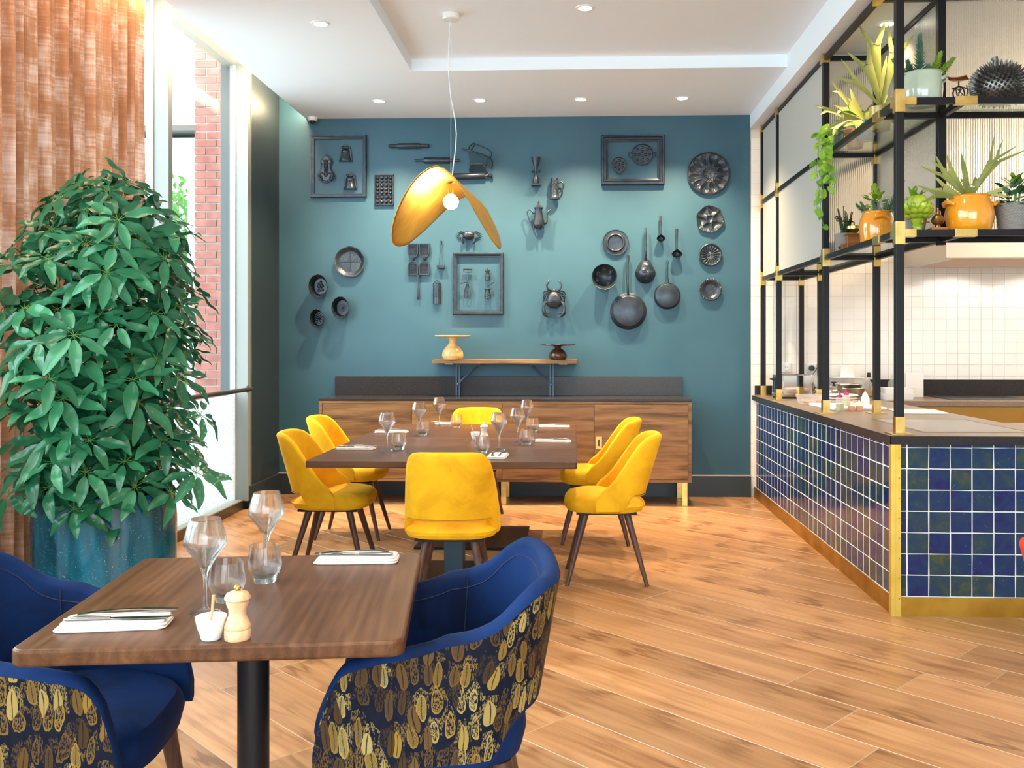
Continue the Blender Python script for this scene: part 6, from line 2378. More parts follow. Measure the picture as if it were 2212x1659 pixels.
leaves.sort(key=shown)
rest = MB()
for k, (M, v, s, _) in enumerate(leaves):
    if k < 295:
        o = place('leaf', LEAF[v], sch)
        o.matrix_local = M
    else:
        me = LEAF[v]
        rest.add([q.co for q in me.vertices], [tuple(pl.vertices) for pl in me.polygons], True, M=M)
o = rest.build('leaves', MT['leaf'], sch); o['kind'] = 'stuff'
pet.build('petioles', MT['petiole'], sch)['kind'] = 'stuff'


# ================================================================== plants and ornaments on the shelves
def ribbon(mb, pts, widths, up=Vector((0, 0, 1)), cup=0.15, mi=0):
    """A leaf blade along a path."""
    pts = [Vector(p) for p in pts]
    n = len(pts)

    def f(u, v):
        q = u * (n - 1)
        i = min(int(q), n - 2)
        a = q - i
        p = pts[i].lerp(pts[i + 1], a)
        t_ = (pts[i + 1] - pts[i]).normalized()
        sd = t_.cross(up)
        sd = sd.normalized() if sd.length > 1e-4 else Vector((1, 0, 0))
        nn = sd.cross(t_)
        w_ = lerp(widths[i], widths[i + 1], a)
        s = 2 * v - 1
        return p + sd * (s * w_ / 2) + nn * (cup * w_ * s * s)
    mb.grid(max(6, (n - 1) * 3), 2, f, True, mi=mi)


def curve_pts(p, d, L, bend, n=5, twist=0.0):
    """Points of a blade that starts along d and bends by gravity or light."""
    p, d = Vector(p), Vector(d).normalized()
    out = [p.copy()]
    for k in range(n):
        d = (d + Vector(bend) / n).normalized()
        p = p + d * (L / n)
        out.append(p.copy())
    return out, d


def staghorn(name, base, fronds, m, parent, seed=0):
    """Staghorn fern: flat fronds that fork like antlers."""
    rg = random.Random(seed)
    for (d, L, w_, bend, forks) in fronds:
        mb = MB()
        pts, dd = curve_pts(base, d, L, bend, 4)
        W = [w_ * 0.35, w_ * 0.6, w_ * 0.85, w_ * 1.15, w_ * 1.5]
        if forks == 0:
            W = [w_ * 0.45, w_ * 0.8, w_, w_ * 0.7, 0.002]
        upv = Vector((0, -1, 0.35))
        ribbon(mb, pts, W, upv)
        sd = dd.cross(upv).normalized()
        for s in ((-1, 1) if forks else ()):
            p2, d2 = curve_pts(pts[-1] + sd * s * w_ * 0.38, dd + sd * s * 0.55, L * rg.uniform(0.4, 0.6), (Vector(bend) * 0.6 + sd * s * -0.1), 3)
            if forks > 1:
                ribbon(mb, p2, [w_ * 0.75, w_ * 0.65, w_ * 0.65, w_ * 0.75], upv)
                for q in (-1, 1):
                    p3, _ = curve_pts(p2[-1] + sd * q * w_ * 0.18, d2 + sd * q * 0.5, L * rg.uniform(0.25, 0.4), Vector((0, 0, -0.3)), 3)
                    ribbon(mb, p3, [w_ * 0.4, w_ * 0.4, w_ * 0.28, 0.002], upv)
            else:
                ribbon(mb, p2, [w_ * 0.75, w_ * 0.6, w_ * 0.42, 0.002], upv)
        mb.build('frond', m, parent)


def spiky(mb, base, d, L, r, n, ll, lw, seed, bend=(0, 0, 0), droop=0.0):
    """A succulent stem thick with small pointed leaves."""
    rg = random.Random(seed)
    pts, _ = curve_pts(base, d, L, bend, 6)
    mb.tube(pts, [r, r, r * .9, r * .8, r * .7, r * .6, r * .4], 6)
    for k in range(n):
        f = (k + 0.5) / n
        q = f * 6
        i = min(int(q), 5)
        p = pts[i].lerp(pts[i + 1], q - i)
        t_ = (pts[i + 1] - pts[i]).normalized()
        a = k * 2.39996
        s1 = t_.orthogonal().normalized(); s2 = t_.cross(s1)
        o = s1 * math.cos(a) + s2 * math.sin(a)
        dv = (o * (1.0 - 0.55 * f) + t_ * (0.45 + 0.55 * f) + Vector((0, 0, -droop))).normalized()
        l_ = ll * (1 - 0.45 * f) * rg.uniform(0.85, 1.15)
        sd = dv.cross(t_).normalized()
        nn = sd.cross(dv)
        c = p + dv * l_ * 0.45
        mb.add([p, c + sd * lw / 2, p + dv * l_, c - sd * lw / 2, c + nn * lw * 0.25, c - nn * lw * 0.25], [(0, 1, 4), (1, 2, 4), (2, 3, 4), (3, 0, 4), (1, 0, 5), (2, 1, 5), (3, 2, 5), (0, 3, 5)])


def crock(t, r, h, m, ears=True, seed=0, ear_a=(PI, 0), neck=0.86, belly=1.08):
    pr = [(0, 0), (0.80, 0), (0.86, 0.02), (0.98, 0.16), (belly, 0.48), (1.0, 0.78), (neck, 0.93), (neck * 1.0, 0.97), (neck * 1.06, 1.0), (neck * 1.0, 1.0), (neck * 0.9, 0.95), (neck * 0.9, 0.88), (0, 0.88)]
    MB().lathe([(a * r, b_ * h) for a, b_ in pr], 48).build('jar', m, t)
    if ears:
        for a in ear_a:
            c = Vector((math.cos(a), math.sin(a), 0))
            s = Vector((-math.sin(a), math.cos(a), 0))
            pts = [c * r * 0.98 + s * r * 0.42 + Vector((0, 0, h * 0.74)), c * r * 1.12 + s * r * 0.25 + Vector((0, 0, h * 0.80)), c * r * 1.15 + Vector((0, 0, h * 0.82)), c * r * 1.12 - s * r * 0.25 + Vector((0, 0, h * 0.80)), c * r * 0.98 - s * r * 0.42 + Vector((0, 0, h * 0.74))]
            MB().tube(pts, [r * 0.08, r * 0.10, r * 0.11, r * 0.10, r * 0.08], 8).build('ear_handle', m, t)
    MB().lathe([(neck * r * 0.88, h * 0.885), (0, h * 0.91)], 24).build('soil', MT['soil'], t)


FY = 4.875                                   # middle of the front shelves
# ---- lower front shelf
p = atY(2094, 494, FY - 0.01)
t = thing('plant_crock', 'large bright orange eared crock on the front lower glass shelf', 'plant pot', (p.x, FY - 0.01, SHL), group='orange glazed crocks on the shelves')
crock(t, 0.113, 0.192, MT['orange_glaze'], True, ear_a=(R(190), R(-10)))
sg = thing('staghorn_fern', 'staghorn fern with long forked fronds in the large orange crock', 'plant', (p.x, FY - 0.01, SHL + 0.171))
staghorn('f', (0, 0, 0.0), [((-0.15, -0.45, 0.6), 0.075, 0.055, (0.05, 0, 0.5), 2), ((-0.75, 0.0, 0.75), 0.20, 0.030, (-0.25, 0, 0.25), 1), ((-0.55, 0.1, 0.9), 0.19, 0.034, (-0.25, 0, 0.35), 1),
                            ((-0.12, 0.15, 1.0), 0.26, 0.034, (0.0, 0, 0.2), 0), ((-0.95, -0.2, 0.35), 0.16, 0.034, (-0.3, 0, 0.2), 1), ((-1.0, -0.3, 0.22), 0.22, 0.030, (-0.2, -0.1, -0.15), 1),
                            ((0.5, 0.05, 0.95), 0.26, 0.024, (0.30, 0, 0.05), 1), ((0.42, -0.05, 1.0), 0.24, 0.022, (0.22, 0, 0.1), 1), ((0.95, -0.25, 0.45), 0.14, 0.026, (0.2, 0, -0.25), 1)], MT['leaf_olive'], sg, 4)
p = atY(2191, 494, FY)
t = thing('knit_pot', 'grey knit textured pot beside the large orange crock', 'plant pot', (p.x, FY, SHL), group='grey knit textured pots')


def knit_pot(t, r, h):
    n = 64
    MB().grid(n, 10, lambda u, v: (r * lerp(0.78, 1.0, v) * math.cos(2 * PI * u), r * lerp(0.78, 1.0, v) * math.sin(2 * PI * u), h * v), True, uvfn=lambda u, v: (u, v)).build('pot', MT['knit'], t)
    MB().lathe([(0, 0.002), (0.77 * r, 0.002)], 32).build('base', MT['knit'], t)
    MB().lathe([(r, h), (r * 0.95, h + 0.002), (r * 0.90, h * 0.94)], 48).build('rim', MT['knit'], t)
    MB().lathe([(0.93 * r, h * 0.92), (0, h * 0.95)], 24).build('soil', MT['soil'], t)


knit_pot(t, 0.095, 0.150)


def heart_leaf(L, W, m, name='leaf'):
    mb = MB()

    def f(u, v):
        w_ = W * (1 - u) ** 0.6 * (0.6 + 1.2 * u) * (1.0 if u > 0.08 else 0.75)
        s = 2 * v - 1
        x = L * (u - 0.12 * (1 - abs(s)) * (1 - u) * -1)
        return (x, s * w_ / 2, -0.25 * L * u * u + 0.10 * w_ * abs(s))
    mb.grid(6, 4, f, True)
    return mb.mesh(name, m)


def bush(t, c, rad, n, meshes, seed, up=0.4, smin=0.8, smax=1.2, limit=120):
    """Leaves around a low crown, each an object of its own up to the limit."""
    rg = random.Random(seed)
    for k in range(n):
        a = rg.uniform(0, 2 * PI)
        el = rg.uniform(-0.25, 1.35)
        d = Vector((math.cos(a) * math.cos(el), math.sin(a) * math.cos(el), math.sin(el)))
        rr = rg.uniform(0.45, 1.0)
        q = Vector(c) + Vector((d.x * rad[0], d.y * rad[1], max(0, d.z) * rad[2])) * rr
        xd = (d + Vector((rg.uniform(-.5, .5), rg.uniform(-.5, .5), rg.uniform(-.2, up)))).normalized()
        zd = (Vector((0, 0, 1)) - xd * xd.z).normalized() if abs(xd.z) < 0.98 else Vector((1, 0, 0))
        yd = zd.cross(xd)
        s = rg.uniform(smin, smax)
        M = Matrix(((xd.x, yd.x, zd.x, q.x), (xd.y, yd.y, zd.y, q.y), (xd.z, yd.z, zd.z, q.z), (0, 0, 0, 1))) @ Matrix.Scale(s, 4)
        o = place('leaf', meshes[k % len(meshes)], t)
        o.matrix_local = M


t = thing('leafy_plant', 'small bushy dark green plant in the knit pot by the large orange crock', 'plant', (p.x, FY, SHL + 0.140))
MB().tube([(0, 0, 0), (0.01, 0, 0.08)], 0.006, 6).tube([(0.02, 0, 0), (0.04, 0.02, 0.10)], 0.005, 6).tube([(-0.02, 0, 0), (-0.05, -0.01, 0.09)], 0.005, 6).build('stems', MT['petiole'], t)
bush(t, (0, 0, 0.01), (0.085, 0.075, 0.13), 70, [heart_leaf(0.050, 0.036, MT['leaf_dark']), heart_leaf(0.045, 0.034, MT['leaf_blue'])], 3)
bush(t, (0.0, 0, 0.10), (0.07, 0.06, 0.06), 14, [heart_leaf(0.04, 0.024, MT['leaf_lime'])], 6)
# ---- artichoke on a stand
p = atY(1982, 494, FY - 0.03)
t = thing('artichoke_ornament', 'lime green ceramic artichoke on a turned stand beside the front post', 'ornament', (p.x, FY - 0.03, SHL))
MB().lathe([(0, 0), (0.036, 0), (0.036, 0.006), (0.026, 0.012), (0.022, 0.028), (0.027, 0.038), (0.022, 0.046), (0.026, 0.054), (0.033, 0.066), (0.036, 0.070), (0.0, 0.074)], 28).build('stand', MT['artichoke'], t)
sc = MB()
sc.grid(6, 4, lambda u, v: (0.036 * (v - 0.5) * 2 * (math.sin(PI * (0.12 + 0.88 * (1 - u))) ** 0.6) * 0.5, -0.010 * math.sin(PI * u) * (1 - (2 * v - 1) ** 2) - 0.004 * u, 0.044 * u), True)
sm_ = sc.mesh('scale', MT['artichoke'])
MB().ball((0, 0, 0.120), (0.054, 0.054, 0.056), 24, 14).build('heart', MT['artichoke'], t)
for r_ in range(7):
    th = R(-52 + 21 * r_)
    n = (11, 13, 13, 13, 11, 8, 5)[r_]
    for k in range(n):
        a = 2 * PI * (k + 0.5 * (r_ % 2)) / n
        c = Vector((math.cos(a) * math.cos(th), math.sin(a) * math.cos(th), math.sin(th)))
        q = Vector((0, 0, 0.120)) + c * 0.055
        o = place('scale', sm_, t, q)
        tx = Vector((-math.sin(a), math.cos(a), 0))
        tz = Vector((-math.cos(a) * math.sin(th), -math.sin(a) * math.sin(th), math.cos(th)))
        tz = (tz + c * 0.22).normalized()
        ty = tz.cross(tx) * -1
        ty = -(c - tz * c.dot(tz)).normalized()
        tx = ty.cross(tz)
        o.matrix_local = Matrix(((tx.x, ty.x, tz.x, q.x), (tx.y, ty.y, tz.y, q.y), (tx.z, ty.z, tz.z, q.z), (0, 0, 0, 1)))
# ---- knit pot with lime plant behind
px_ = 1965
q = atY(px_, 494, 4.965)
t = thing('knit_pot', 'grey knit textured pot behind the green artichoke', 'plant pot', (q.x + 0.015, 4.945, SHL), group='grey knit textured pots')
knit_pot(t, 0.066, 0.105)
t = thing('lime_plant', 'lime leaved plant rising from the pot behind the green artichoke', 'plant', (q.x + 0.015, 4.945, SHL + 0.10))
bush(t, (0, 0, 0.02), (0.055, 0.05, 0.12), 46, [heart_leaf(0.045, 0.026, MT['leaf_lime']), heart_leaf(0.04, 0.022, MT['leaf_pothos'])], 8)
# ---- brass grinder on a wooden foot
p = atY(2024, 494, FY - 0.04)
t = thing('brass_grinder', 'small antique brass grinder on a square wooden foot', 'grinder', (p.x, FY - 0.05, SHL))
MB().cbox((0, 0, 0.012), (0.082, 0.06, 0.024)).build('foot', MT['box_wood'], t, bevel=0.002)
MB().lathe([(0, 0.024), (0.018, 0.024), (0.014, 0.032), (0.012, 0.038), (0.026, 0.046), (0.033, 0.058), (0.035, 0.064), (0.030, 0.068), (0.028, 0.078), (0.018, 0.090), (0.008, 0.096), (0.007, 0.110), (0.004, 0.118), (0.006, 0.126), (0.0, 0.132)], 28).build('body', MT['brass_dark'], t)
MB().tube([(0, 0, 0.098), (-0.018, 0, 0.104), (-0.040, 0, 0.100), (-0.046, 0, 0.112)], 0.0035, 7).ball((-0.047, 0, 0.118), 0.007, 10, 6).tube([(0.033, 0, 0.064), (0.042, 0, 0.062)], 0.005, 8).tube([(0.015, 0, 0.085), (0.012, 0, 0.112), (-0.012, 0, 0.112), (-0.015, 0, 0.085)], 0.003, 6).build('crank', MT['brass_dark'], t)
MB().tube([(-0.05, -0.02, 0.052), (-0.085, -0.03, 0.050)], [0.003, 0.006], 8).ball((-0.088, -0.031, 0.050), 0.007, 8, 6).build('handle', MT['brass_dark'], t)

# ---- upper front shelf: sage crock, letter scale, durian
p = atY(1992, 211, FY)
t = thing('sage_crock', 'pale sage green eared crock on the top front glass shelf', 'plant pot', (p.x, FY, SHU))
crock(t, 0.100, 0.166, MT['sage_glaze'], True, ear_a=(R(-25), R(160)), neck=0.95, belly=1.02)
t = thing('spiky_succulent', 'spiky green succulent of four stems in the sage crock', 'plant', (p.x, FY, SHU + 0.146))
for (x, d, L, n, ll, m, s) in ((-0.015, (0.02, 0, 1), 0.215, 105, 0.050, MT['leaf_blue'], 1), (0.045, (0.42, -0.15, 1), 0.125, 90, 0.046, MT['leaf_lime'], 2), (0.06, (0.95, 0, 0.72), 0.135, 80, 0.044, MT['leaf_lime'], 3),
                               (-0.05, (-0.42, -0.25, 0.9), 0.085, 70, 0.042, MT['leaf_blue'], 4), (-0.06, (-0.95, 0.1, 0.85), 0.13, 70, 0.036, MT['leaf_blue'], 5), (0.01, (0.12, -0.55, 0.7), 0.06, 50, 0.040, MT['leaf_blue'], 6)):
    mb = MB()
    spiky(mb, (x, 0, 0), d, L, 0.008, n, ll, 0.014, s, (0, 0, 0.3))
    mb.build('stem', m, t)
p = atY(2071, 209, FY - 0.02)
t = thing('letter_scale', 'small antique iron letter scale with a copper pan beside the sage crock', 'scale', (p.x, FY - 0.02, SHU))
mb = MB()
mb.prism(rounded(0.09, 0.05, 0.01), 0, 0.006)
for s in (-1, 1):
    mb.tube([(s * 0.034, 0, 0.006), (s * 0.026, 0, 0.03), (s * 0.03, 0, 0.06), (s * 0.020, 0, 0.088)], 0.004, 7)
    mb.tube([(s * 0.014, 0.01, 0.006), (s * 0.004, 0.01, 0.05), (s * 0.012, 0.01, 0.09)], 0.0032, 6)
    mb.tube([(s * 0.02, -0.012, 0.008), (-s * 0.014, -0.012, 0.05), (s * 0.018, -0.012, 0.085)], 0.003, 6)
mb.tube([(-0.036, 0, 0.080), (0, 0, 0.094), (0.040, 0, 0.084)], 0.0038, 7).tube([(0, 0, 0.09), (0, 0, 0.120)], 0.004, 7)
mb.tube([(0.040, 0, 0.10), (0.046, 0, 0.07), (0.040, 0, 0.04), (0.028, 0, 0.02)], 0.003, 6)
mb.build('stand', MT['iron'], t)
MB().lathe([(0.009, 0), (0.009, 0.006), (0, 0.007)], 14, M=Matrix.Translation((-0.004, -0.018, 0.012)) @ Matrix.Rotation(PI / 2, 4, 'X')).build('weight', MT['copper'], t)
mb = MB()
mb.grid(10, 10, lambda u, v: ((u - 0.5) * 0.086 + (v - 0.5) * 0.050, (v - 0.5) * 0.075 - (u - 0.5) * 0.03, 0.124 + 0.011 * ((u - 0.5) ** 2 + (v - 0.5) ** 2) * 4 * 0.7), True)
mb.build('pan', MT['copper'], t, solid=0.0025, off=0)
p = atY(2158, 209, FY)
t = thing('durian_ornament', 'large metal durian ornament covered in spikes at the end of the top shelf', 'ornament', (p.x, FY, SHU))
DR = (0.128, 0.110, 0.108)
DZ = 0.100


def dur(u, v):
    th = PI * (v - 0.5)
    a = 2 * PI * u
    z = DZ + DR[2] * math.sin(th)
    return (DR[0] * math.cos(th) * math.cos(a), DR[1] * math.cos(th) * math.sin(a), max(z, 0.0))


MB().grid(40, 20, dur, True, wrap=True).build('body', MT['durian'], t)
mb = MB()
N = 420
for k in range(N):
    y = 1 - 2 * (k + 0.5) / N
    a = k * 2.399963
    rr = math.sqrt(1 - y * y)
    c = Vector((rr * math.cos(a), rr * math.sin(a), y))
    q = Vector((c.x * DR[0], c.y * DR[1], DZ + c.z * DR[2]))
    nn = Vector((c.x / DR[0], c.y / DR[1], c.z / DR[2])).normalized()
    if q.z < 0.012:
        continue
    s1 = nn.orthogonal().normalized(); s2 = nn.cross(s1)
    w_ = 0.0095
    vs = [q + (s1 * math.cos(b_ * PI / 2.5) + s2 * math.sin(b_ * PI / 2.5)) * w_ - nn * 0.003 for b_ in range(5)] + [q + nn * 0.027 + Vector((0, 0, 0.003))]
    mb.add(vs, [(b_, (b_ + 1) % 5, 5) for b_ in range(5)])
mb.build('spikes', MT['durian'], t)['kind'] = 'stuff'
MB().lathe([(0, 0.0), (0.010, 0.0), (0.013, 0.03), (0.018, 0.045), (0.017, 0.050), (0, 0.051)], 14).build('stalk', MT['durian'], t, loc=(-0.012, 0, DZ + DR[2] - 0.008), rot=(0, R(-14), 0))
MB().tube([(DR[0] * 1.01 * math.cos(a_), DR[1] * 1.01 * math.sin(a_), DZ + 0.012) for a_ in [2 * PI * k / 40 for k in range(41)]], 0.0012, 5).build('lid_line', MT['iron'], t)

# ---- lower side shelf
SXM = 1.815
p = atX(1895, 520, 1.80)
t = thing('plant_crock', 'tall orange eared crock on the side lower glass shelf', 'plant pot', (1.80, p.y, SHL), group='orange glazed crocks on the shelves')
crock(t, 0.098, 0.205, MT['orange_glaze'], True, ear_a=(R(-95), R(85)), neck=0.84, belly=1.04)
t = thing('mixed_succulents', 'mixed blue green and lime succulents filling the tall orange crock', 'plant', (1.80, p.y, SHL + 0.181))
for k in range(9):
    a = 2 * PI * k / 9
    mb = MB()
    spiky(mb, (0.05 * math.cos(a), 0.05 * math.sin(a), 0), (0.8 * math.cos(a), 0.8 * math.sin(a), 0.75), 0.095, 0.005, 55, 0.032, 0.008, 20 + k, (0, 0, 0.2))
    mb.build('stem', MT['leaf_blue'], t)
mb = MB(); spiky(mb, (0.05, -0.03, 0.01), (0.35, -0.1, 1), 0.20, 0.006, 120, 0.038, 0.009, 40, (0.25, 0, 0.1)); mb.build('stem', MT['leaf_blue'], t)
bush(t, (-0.01, 0, 0.05), (0.075, 0.07, 0.10), 34, [heart_leaf(0.045, 0.038, MT['leaf_lime'])], 12)
for (a, L) in ((-1.6, 0.18), (-1.0, 0.22), (-0.7, 0.16)):
    mb = MB()
    pts, _ = curve_pts((0.05, -0.03, 0.01), (math.cos(a), math.sin(a), 0.35), L, (0, 0, -1.0), 5)
    ribbon(mb, pts, [0.008, 0.014, 0.014, 0.010, 0.006, 0.001])
    mb.build('strap_leaf', MT['leaf_olive'], t)
p = atX(1836, 530, 1.765)
t = thing('coffee_mill', 'old wooden box coffee mill with brass hopper and iron crank', 'coffee mill', (1.785, p.y - 0.02, SHL))
MB().cbox((0, 0, 0.055), (0.115, 0.115, 0.105)).build('box', MT['box_wood'], t, bevel=0.002)
MB().cbox((0, 0, 0.112), (0.142, 0.142, 0.010)).cbox((0, 0, 0.004), (0.135, 0.135, 0.008)).build('lid', MT['box_wood'], t, bevel=0.002)
dw = MB().cbox((-0.06, 0, 0.034), (0.050, 0.080, 0.045)).build('drawer', MT['box_wood'], t, bevel=0.002)
MB().ball((-0.092, 0, 0.034), 0.008, 10, 6).build('knob', MT['iron'], dw)
MB().lathe([(0, 0), (0.013, 0), (0.011, 0.002), (0, 0.002)], 16, M=Matrix.Translation((-0.058, 0, 0.085)) @ Matrix.Rotation(-PI / 2, 4, 'Y')).build('badge', MT['plastic_black'], t)
MB().lathe([(0, 0.117), (0.020, 0.117), (0.018, 0.124), (0.030, 0.140), (0.047, 0.150), (0.049, 0.168), (0.045, 0.170), (0.042, 0.152), (0.0, 0.150)], 28).build('hopper', MT['brass'], t)
MB().tube([(0, 0, 0.15), (0, 0, 0.195), (-0.03, -0.01, 0.200), (-0.12, -0.04, 0.198)], 0.0045, 8).tube([(-0.12, -0.04, 0.198), (-0.12, -0.04, 0.21)], 0.004, 8).build('crank', MT['iron'], t)
MB().lathe([(0.006, 0.207), (0.014, 0.211), (0.015, 0.222), (0.008, 0.228), (0, 0.229)], 14, M=Matrix.Translation((-0.12, -0.04, 0))).build('crank_knob', MT['dark_turned'], t)
t = thing('knit_pot', 'grey knit textured pot at the inner end of the side shelf beside the coffee mill', 'plant pot', (1.742, 5.945, SHL), group='grey knit textured pots')
knit_pot(t, 0.068, 0.125)
t = thing('dwarf_conifer', 'tiny dark green conifer in the knit pot by the wooden coffee mill', 'plant', (1.742, 5.945, SHL + 0.115))
for k in range(16):
    a = k * 2.4
    mb = MB()
    h = 0.10 + 0.09 * ((k * 7) % 10) / 10
    spiky(mb, (0.012 * math.cos(a), 0.012 * math.sin(a), 0), (0.28 * math.cos(a) * (1.3 - h * 3), 0.28 * math.sin(a) * (1.3 - h * 3), 1), h, 0.003, 60, 0.018, 0.006, 60 + k)
    mb.build('sprig', MT['leaf_dark'], t)

# ---- upper side shelf
p = atX(1863, 282, 1.79)
t = thing('blue_pot', 'small glazed blue plant pot on the side top glass shelf', 'plant pot', (1.80, p.y - 0.02, SHU))
MB().lathe([(0, 0), (0.042, 0), (0.052, 0.01), (0.060, 0.06), (0.056, 0.115), (0.052, 0.125), (0.046, 0.125), (0.046, 0.11), (0, 0.11)], 36).build('pot', MT['blue_glaze'], t)
sg = thing('staghorn_fern', 'pale staghorn fern spreading sideways from the small blue pot', 'plant', (1.80, p.y - 0.02, SHU + 0.112))
staghorn('f', (0, 0, 0.01), [((-0.7, -0.8, 0.4), 0.20, 0.045, (-0.2, 0, -0.05), 2), ((-0.8, -0.7, 0.15), 0.22, 0.050, (-0.2, 0, -0.25), 2), ((-0.6, -0.9, 0.0), 0.18, 0.036, (-0.1, 0, -0.5), 1),
                             ((-0.5, -0.2, 0.8), 0.16, 0.035, (-0.2, 0, 0.1), 1), ((0.5, -0.5, 0.5), 0.14, 0.04, (0.2, 0, 0.1), 1), ((0.1, -0.9, 0.3), 0.12, 0.05, (0, -0.1, 0.2), 0)], MT['leaf_olive'], sg, 9)
p = atX(1903, 250, 1.80)
t = thing('ochre_pot', 'ochre glazed plant pot between the blue pot and the post', 'plant pot', (1.80, p.y, SHU))
MB().lathe([(0, 0), (0.050, 0), (0.056, 0.01), (0.064, 0.10), (0.066, 0.135), (0.060, 0.136), (0.058, 0.12), (0, 0.12)], 36).build('pot', MT['yellow_glaze'], t)
sg = thing('staghorn_fern', 'upright staghorn fern with tall yellow green fronds in the ochre pot', 'plant', (1.80, p.y, SHU + 0.122))
staghorn('f', (0, 0, 0.01), [((-0.30, -0.2, 1.0), 0.26, 0.05, (-0.25, 0, 0.2), 1), ((0.18, -0.1, 1.0), 0.32, 0.045, (0.12, 0, 0.2), 1), ((-0.05, 0.1, 1.0), 0.38, 0.045, (-0.05, 0, 0.2), 1),
                             ((0.0, -0.1, 1.0), 0.30, 0.04, (0.15, 0, 0.3), 0), ((-0.7, -0.3, 0.7), 0.24, 0.036, (-0.3, 0, 0.05), 1), ((0.7, -0.4, 0.4), 0.14, 0.034, (0.2, 0, 0.3), 0), ((0.5, -0.6, 0.2), 0.15, 0.036, (0.1, 0, 0.5), 0)], MT['leaf_olive'], sg, 12)
p = atX(1930, 222, 1.82)
t = thing('driftwood', 'twisted piece of bark standing by the ochre pot and the front post', 'bark', (1.83, p.y - 0.06, SHU))
MB().tube([(0, 0.03, 0), (0.005, 0.01, 0.05), (-0.01, -0.01, 0.10), (0.01, -0.03, 0.15), (0.03, -0.02, 0.17)], [0.036, 0.030, 0.026, 0.018, 0.008], 9).tube([(-0.005, 0, 0.09), (-0.04, -0.03, 0.12), (-0.03, -0.06, 0.15)], [0.016, 0.012, 0.006], 7).build('bark', noisy('red_bark', [(0.3, (0.10, 0.035, 0.02)), (0.7, (0.32, 0.14, 0.08))], 30, rough=0.8, bump=0.6, bscale=60), t)
t = thing('terracotta_pot', 'terracotta pot behind the trailing vine on the side top glass shelf', 'plant pot', (1.80, 5.93, SHU))
MB().lathe([(0, 0), (0.048, 0), (0.062, 0.09), (0.068, 0.092), (0.070, 0.115), (0.063, 0.116), (0.06, 0.10), (0, 0.10)], 32).build('pot', MT['terracotta'], t)
t = thing('trailing_pothos', 'trailing pothos with variegated heart leaves hanging from the side top shelf', 'plant', (1.80, 5.93, SHU + 0.102))
HL = [heart_leaf(0.066, 0.052, MT['leaf_pothos']), heart_leaf(0.055, 0.044, MT['leaf_pothos'])]
bush(t, (0, 0, 0.02), (0.13, 0.13, 0.13), 60, HL, 31, 0.2)
rg = random.Random(44)
for (x, y, L, sp) in ((-0.10, -0.09, 0.30, 0), (-0.12, -0.04, 0.62, 1), (-0.13, 0.02, 0.48, 0), (-0.11, -0.14, 0.36, 1), (-0.12, -0.20, 0.24, 0)):
    pts = [Vector((0, 0, 0.03)), Vector((x * 0.6, y * 0.6, 0.06)), Vector((x - 0.09, y, 0.0))]
    n = int(L / 0.06)
    for k in range(n):
        pts.append(Vector((x - 0.10 + 0.012 * math.sin(k * 1.3 + x * 40), y + 0.014 * math.cos(k * 1.1), -0.06 - k * 0.06)))
    MB().tube(pts, 0.0018, 5).build('vine', MT['petiole'], t)
    for k, q in enumerate(pts[2:]):
        for r_ in range(2 if (q.z > -0.34) else 1):
            a = rg.uniform(0, 2 * PI)
            xd = Vector((math.cos(a) * 0.7 - 0.25, math.sin(a) * 0.6 - 0.35, rg.uniform(-1.0, -0.3))).normalized()
            zd = Vector((-0.5, -0.75, 0.45)); zd = (zd - xd * zd.dot(xd)).normalized()
            yd = zd.cross(xd)
            s = rg.uniform(0.75, 1.15)
            o = place('leaf', HL[k % 2], t)
            o.matrix_local = Matrix(((xd.x, yd.x, zd.x, q.x), (xd.y, yd.y, zd.y, q.y), (xd.z, yd.z, zd.z, q.z), (0, 0, 0, 1))) @ Matrix.Scale(s, 4)
# pots seen blurred through the frosted panes of the far bay
for (x, y, z, r, h, m, nm, lb, plant) in ((1.80, 6.75, SHU, 0.10, 0.22, 'green_cap', 'green_pot', 'green pot blurred behind the upper frosted pane', True), (1.79, 7.18, SHU, 0.08, 0.2, 'yellow_glaze', 'ochre_pot', 'ochre pot blurred behind the upper frosted pane', False), (1.82, 6.35, SHU, 0.08, 0.2, 'blue_glaze', 'blue_pot', 'blue pot blurred behind the upper frosted pane', False), (1.80, 6.65, SHL, 0.13, 0.14, 'stone', 'dark_bowl', 'dark dish blurred behind the lower frosted pane', False)):
    t = thing(nm, lb, 'plant pot', (x, y, z))
    MB().lathe([(0, 0), (r * 0.75, 0), (r * 0.8, 0.01), (r, h * 0.6), (r * 0.95, h), (r * 0.88, h), (r * 0.86, h * 0.9), (0, h * 0.88)], 28).build('pot', MT[m], t)
    if plant:
        bush(t, (0, 0, h), (0.045, 0.06, 0.24), 40, [heart_leaf(0.07, 0.045, MT['leaf_dark'])], 50)

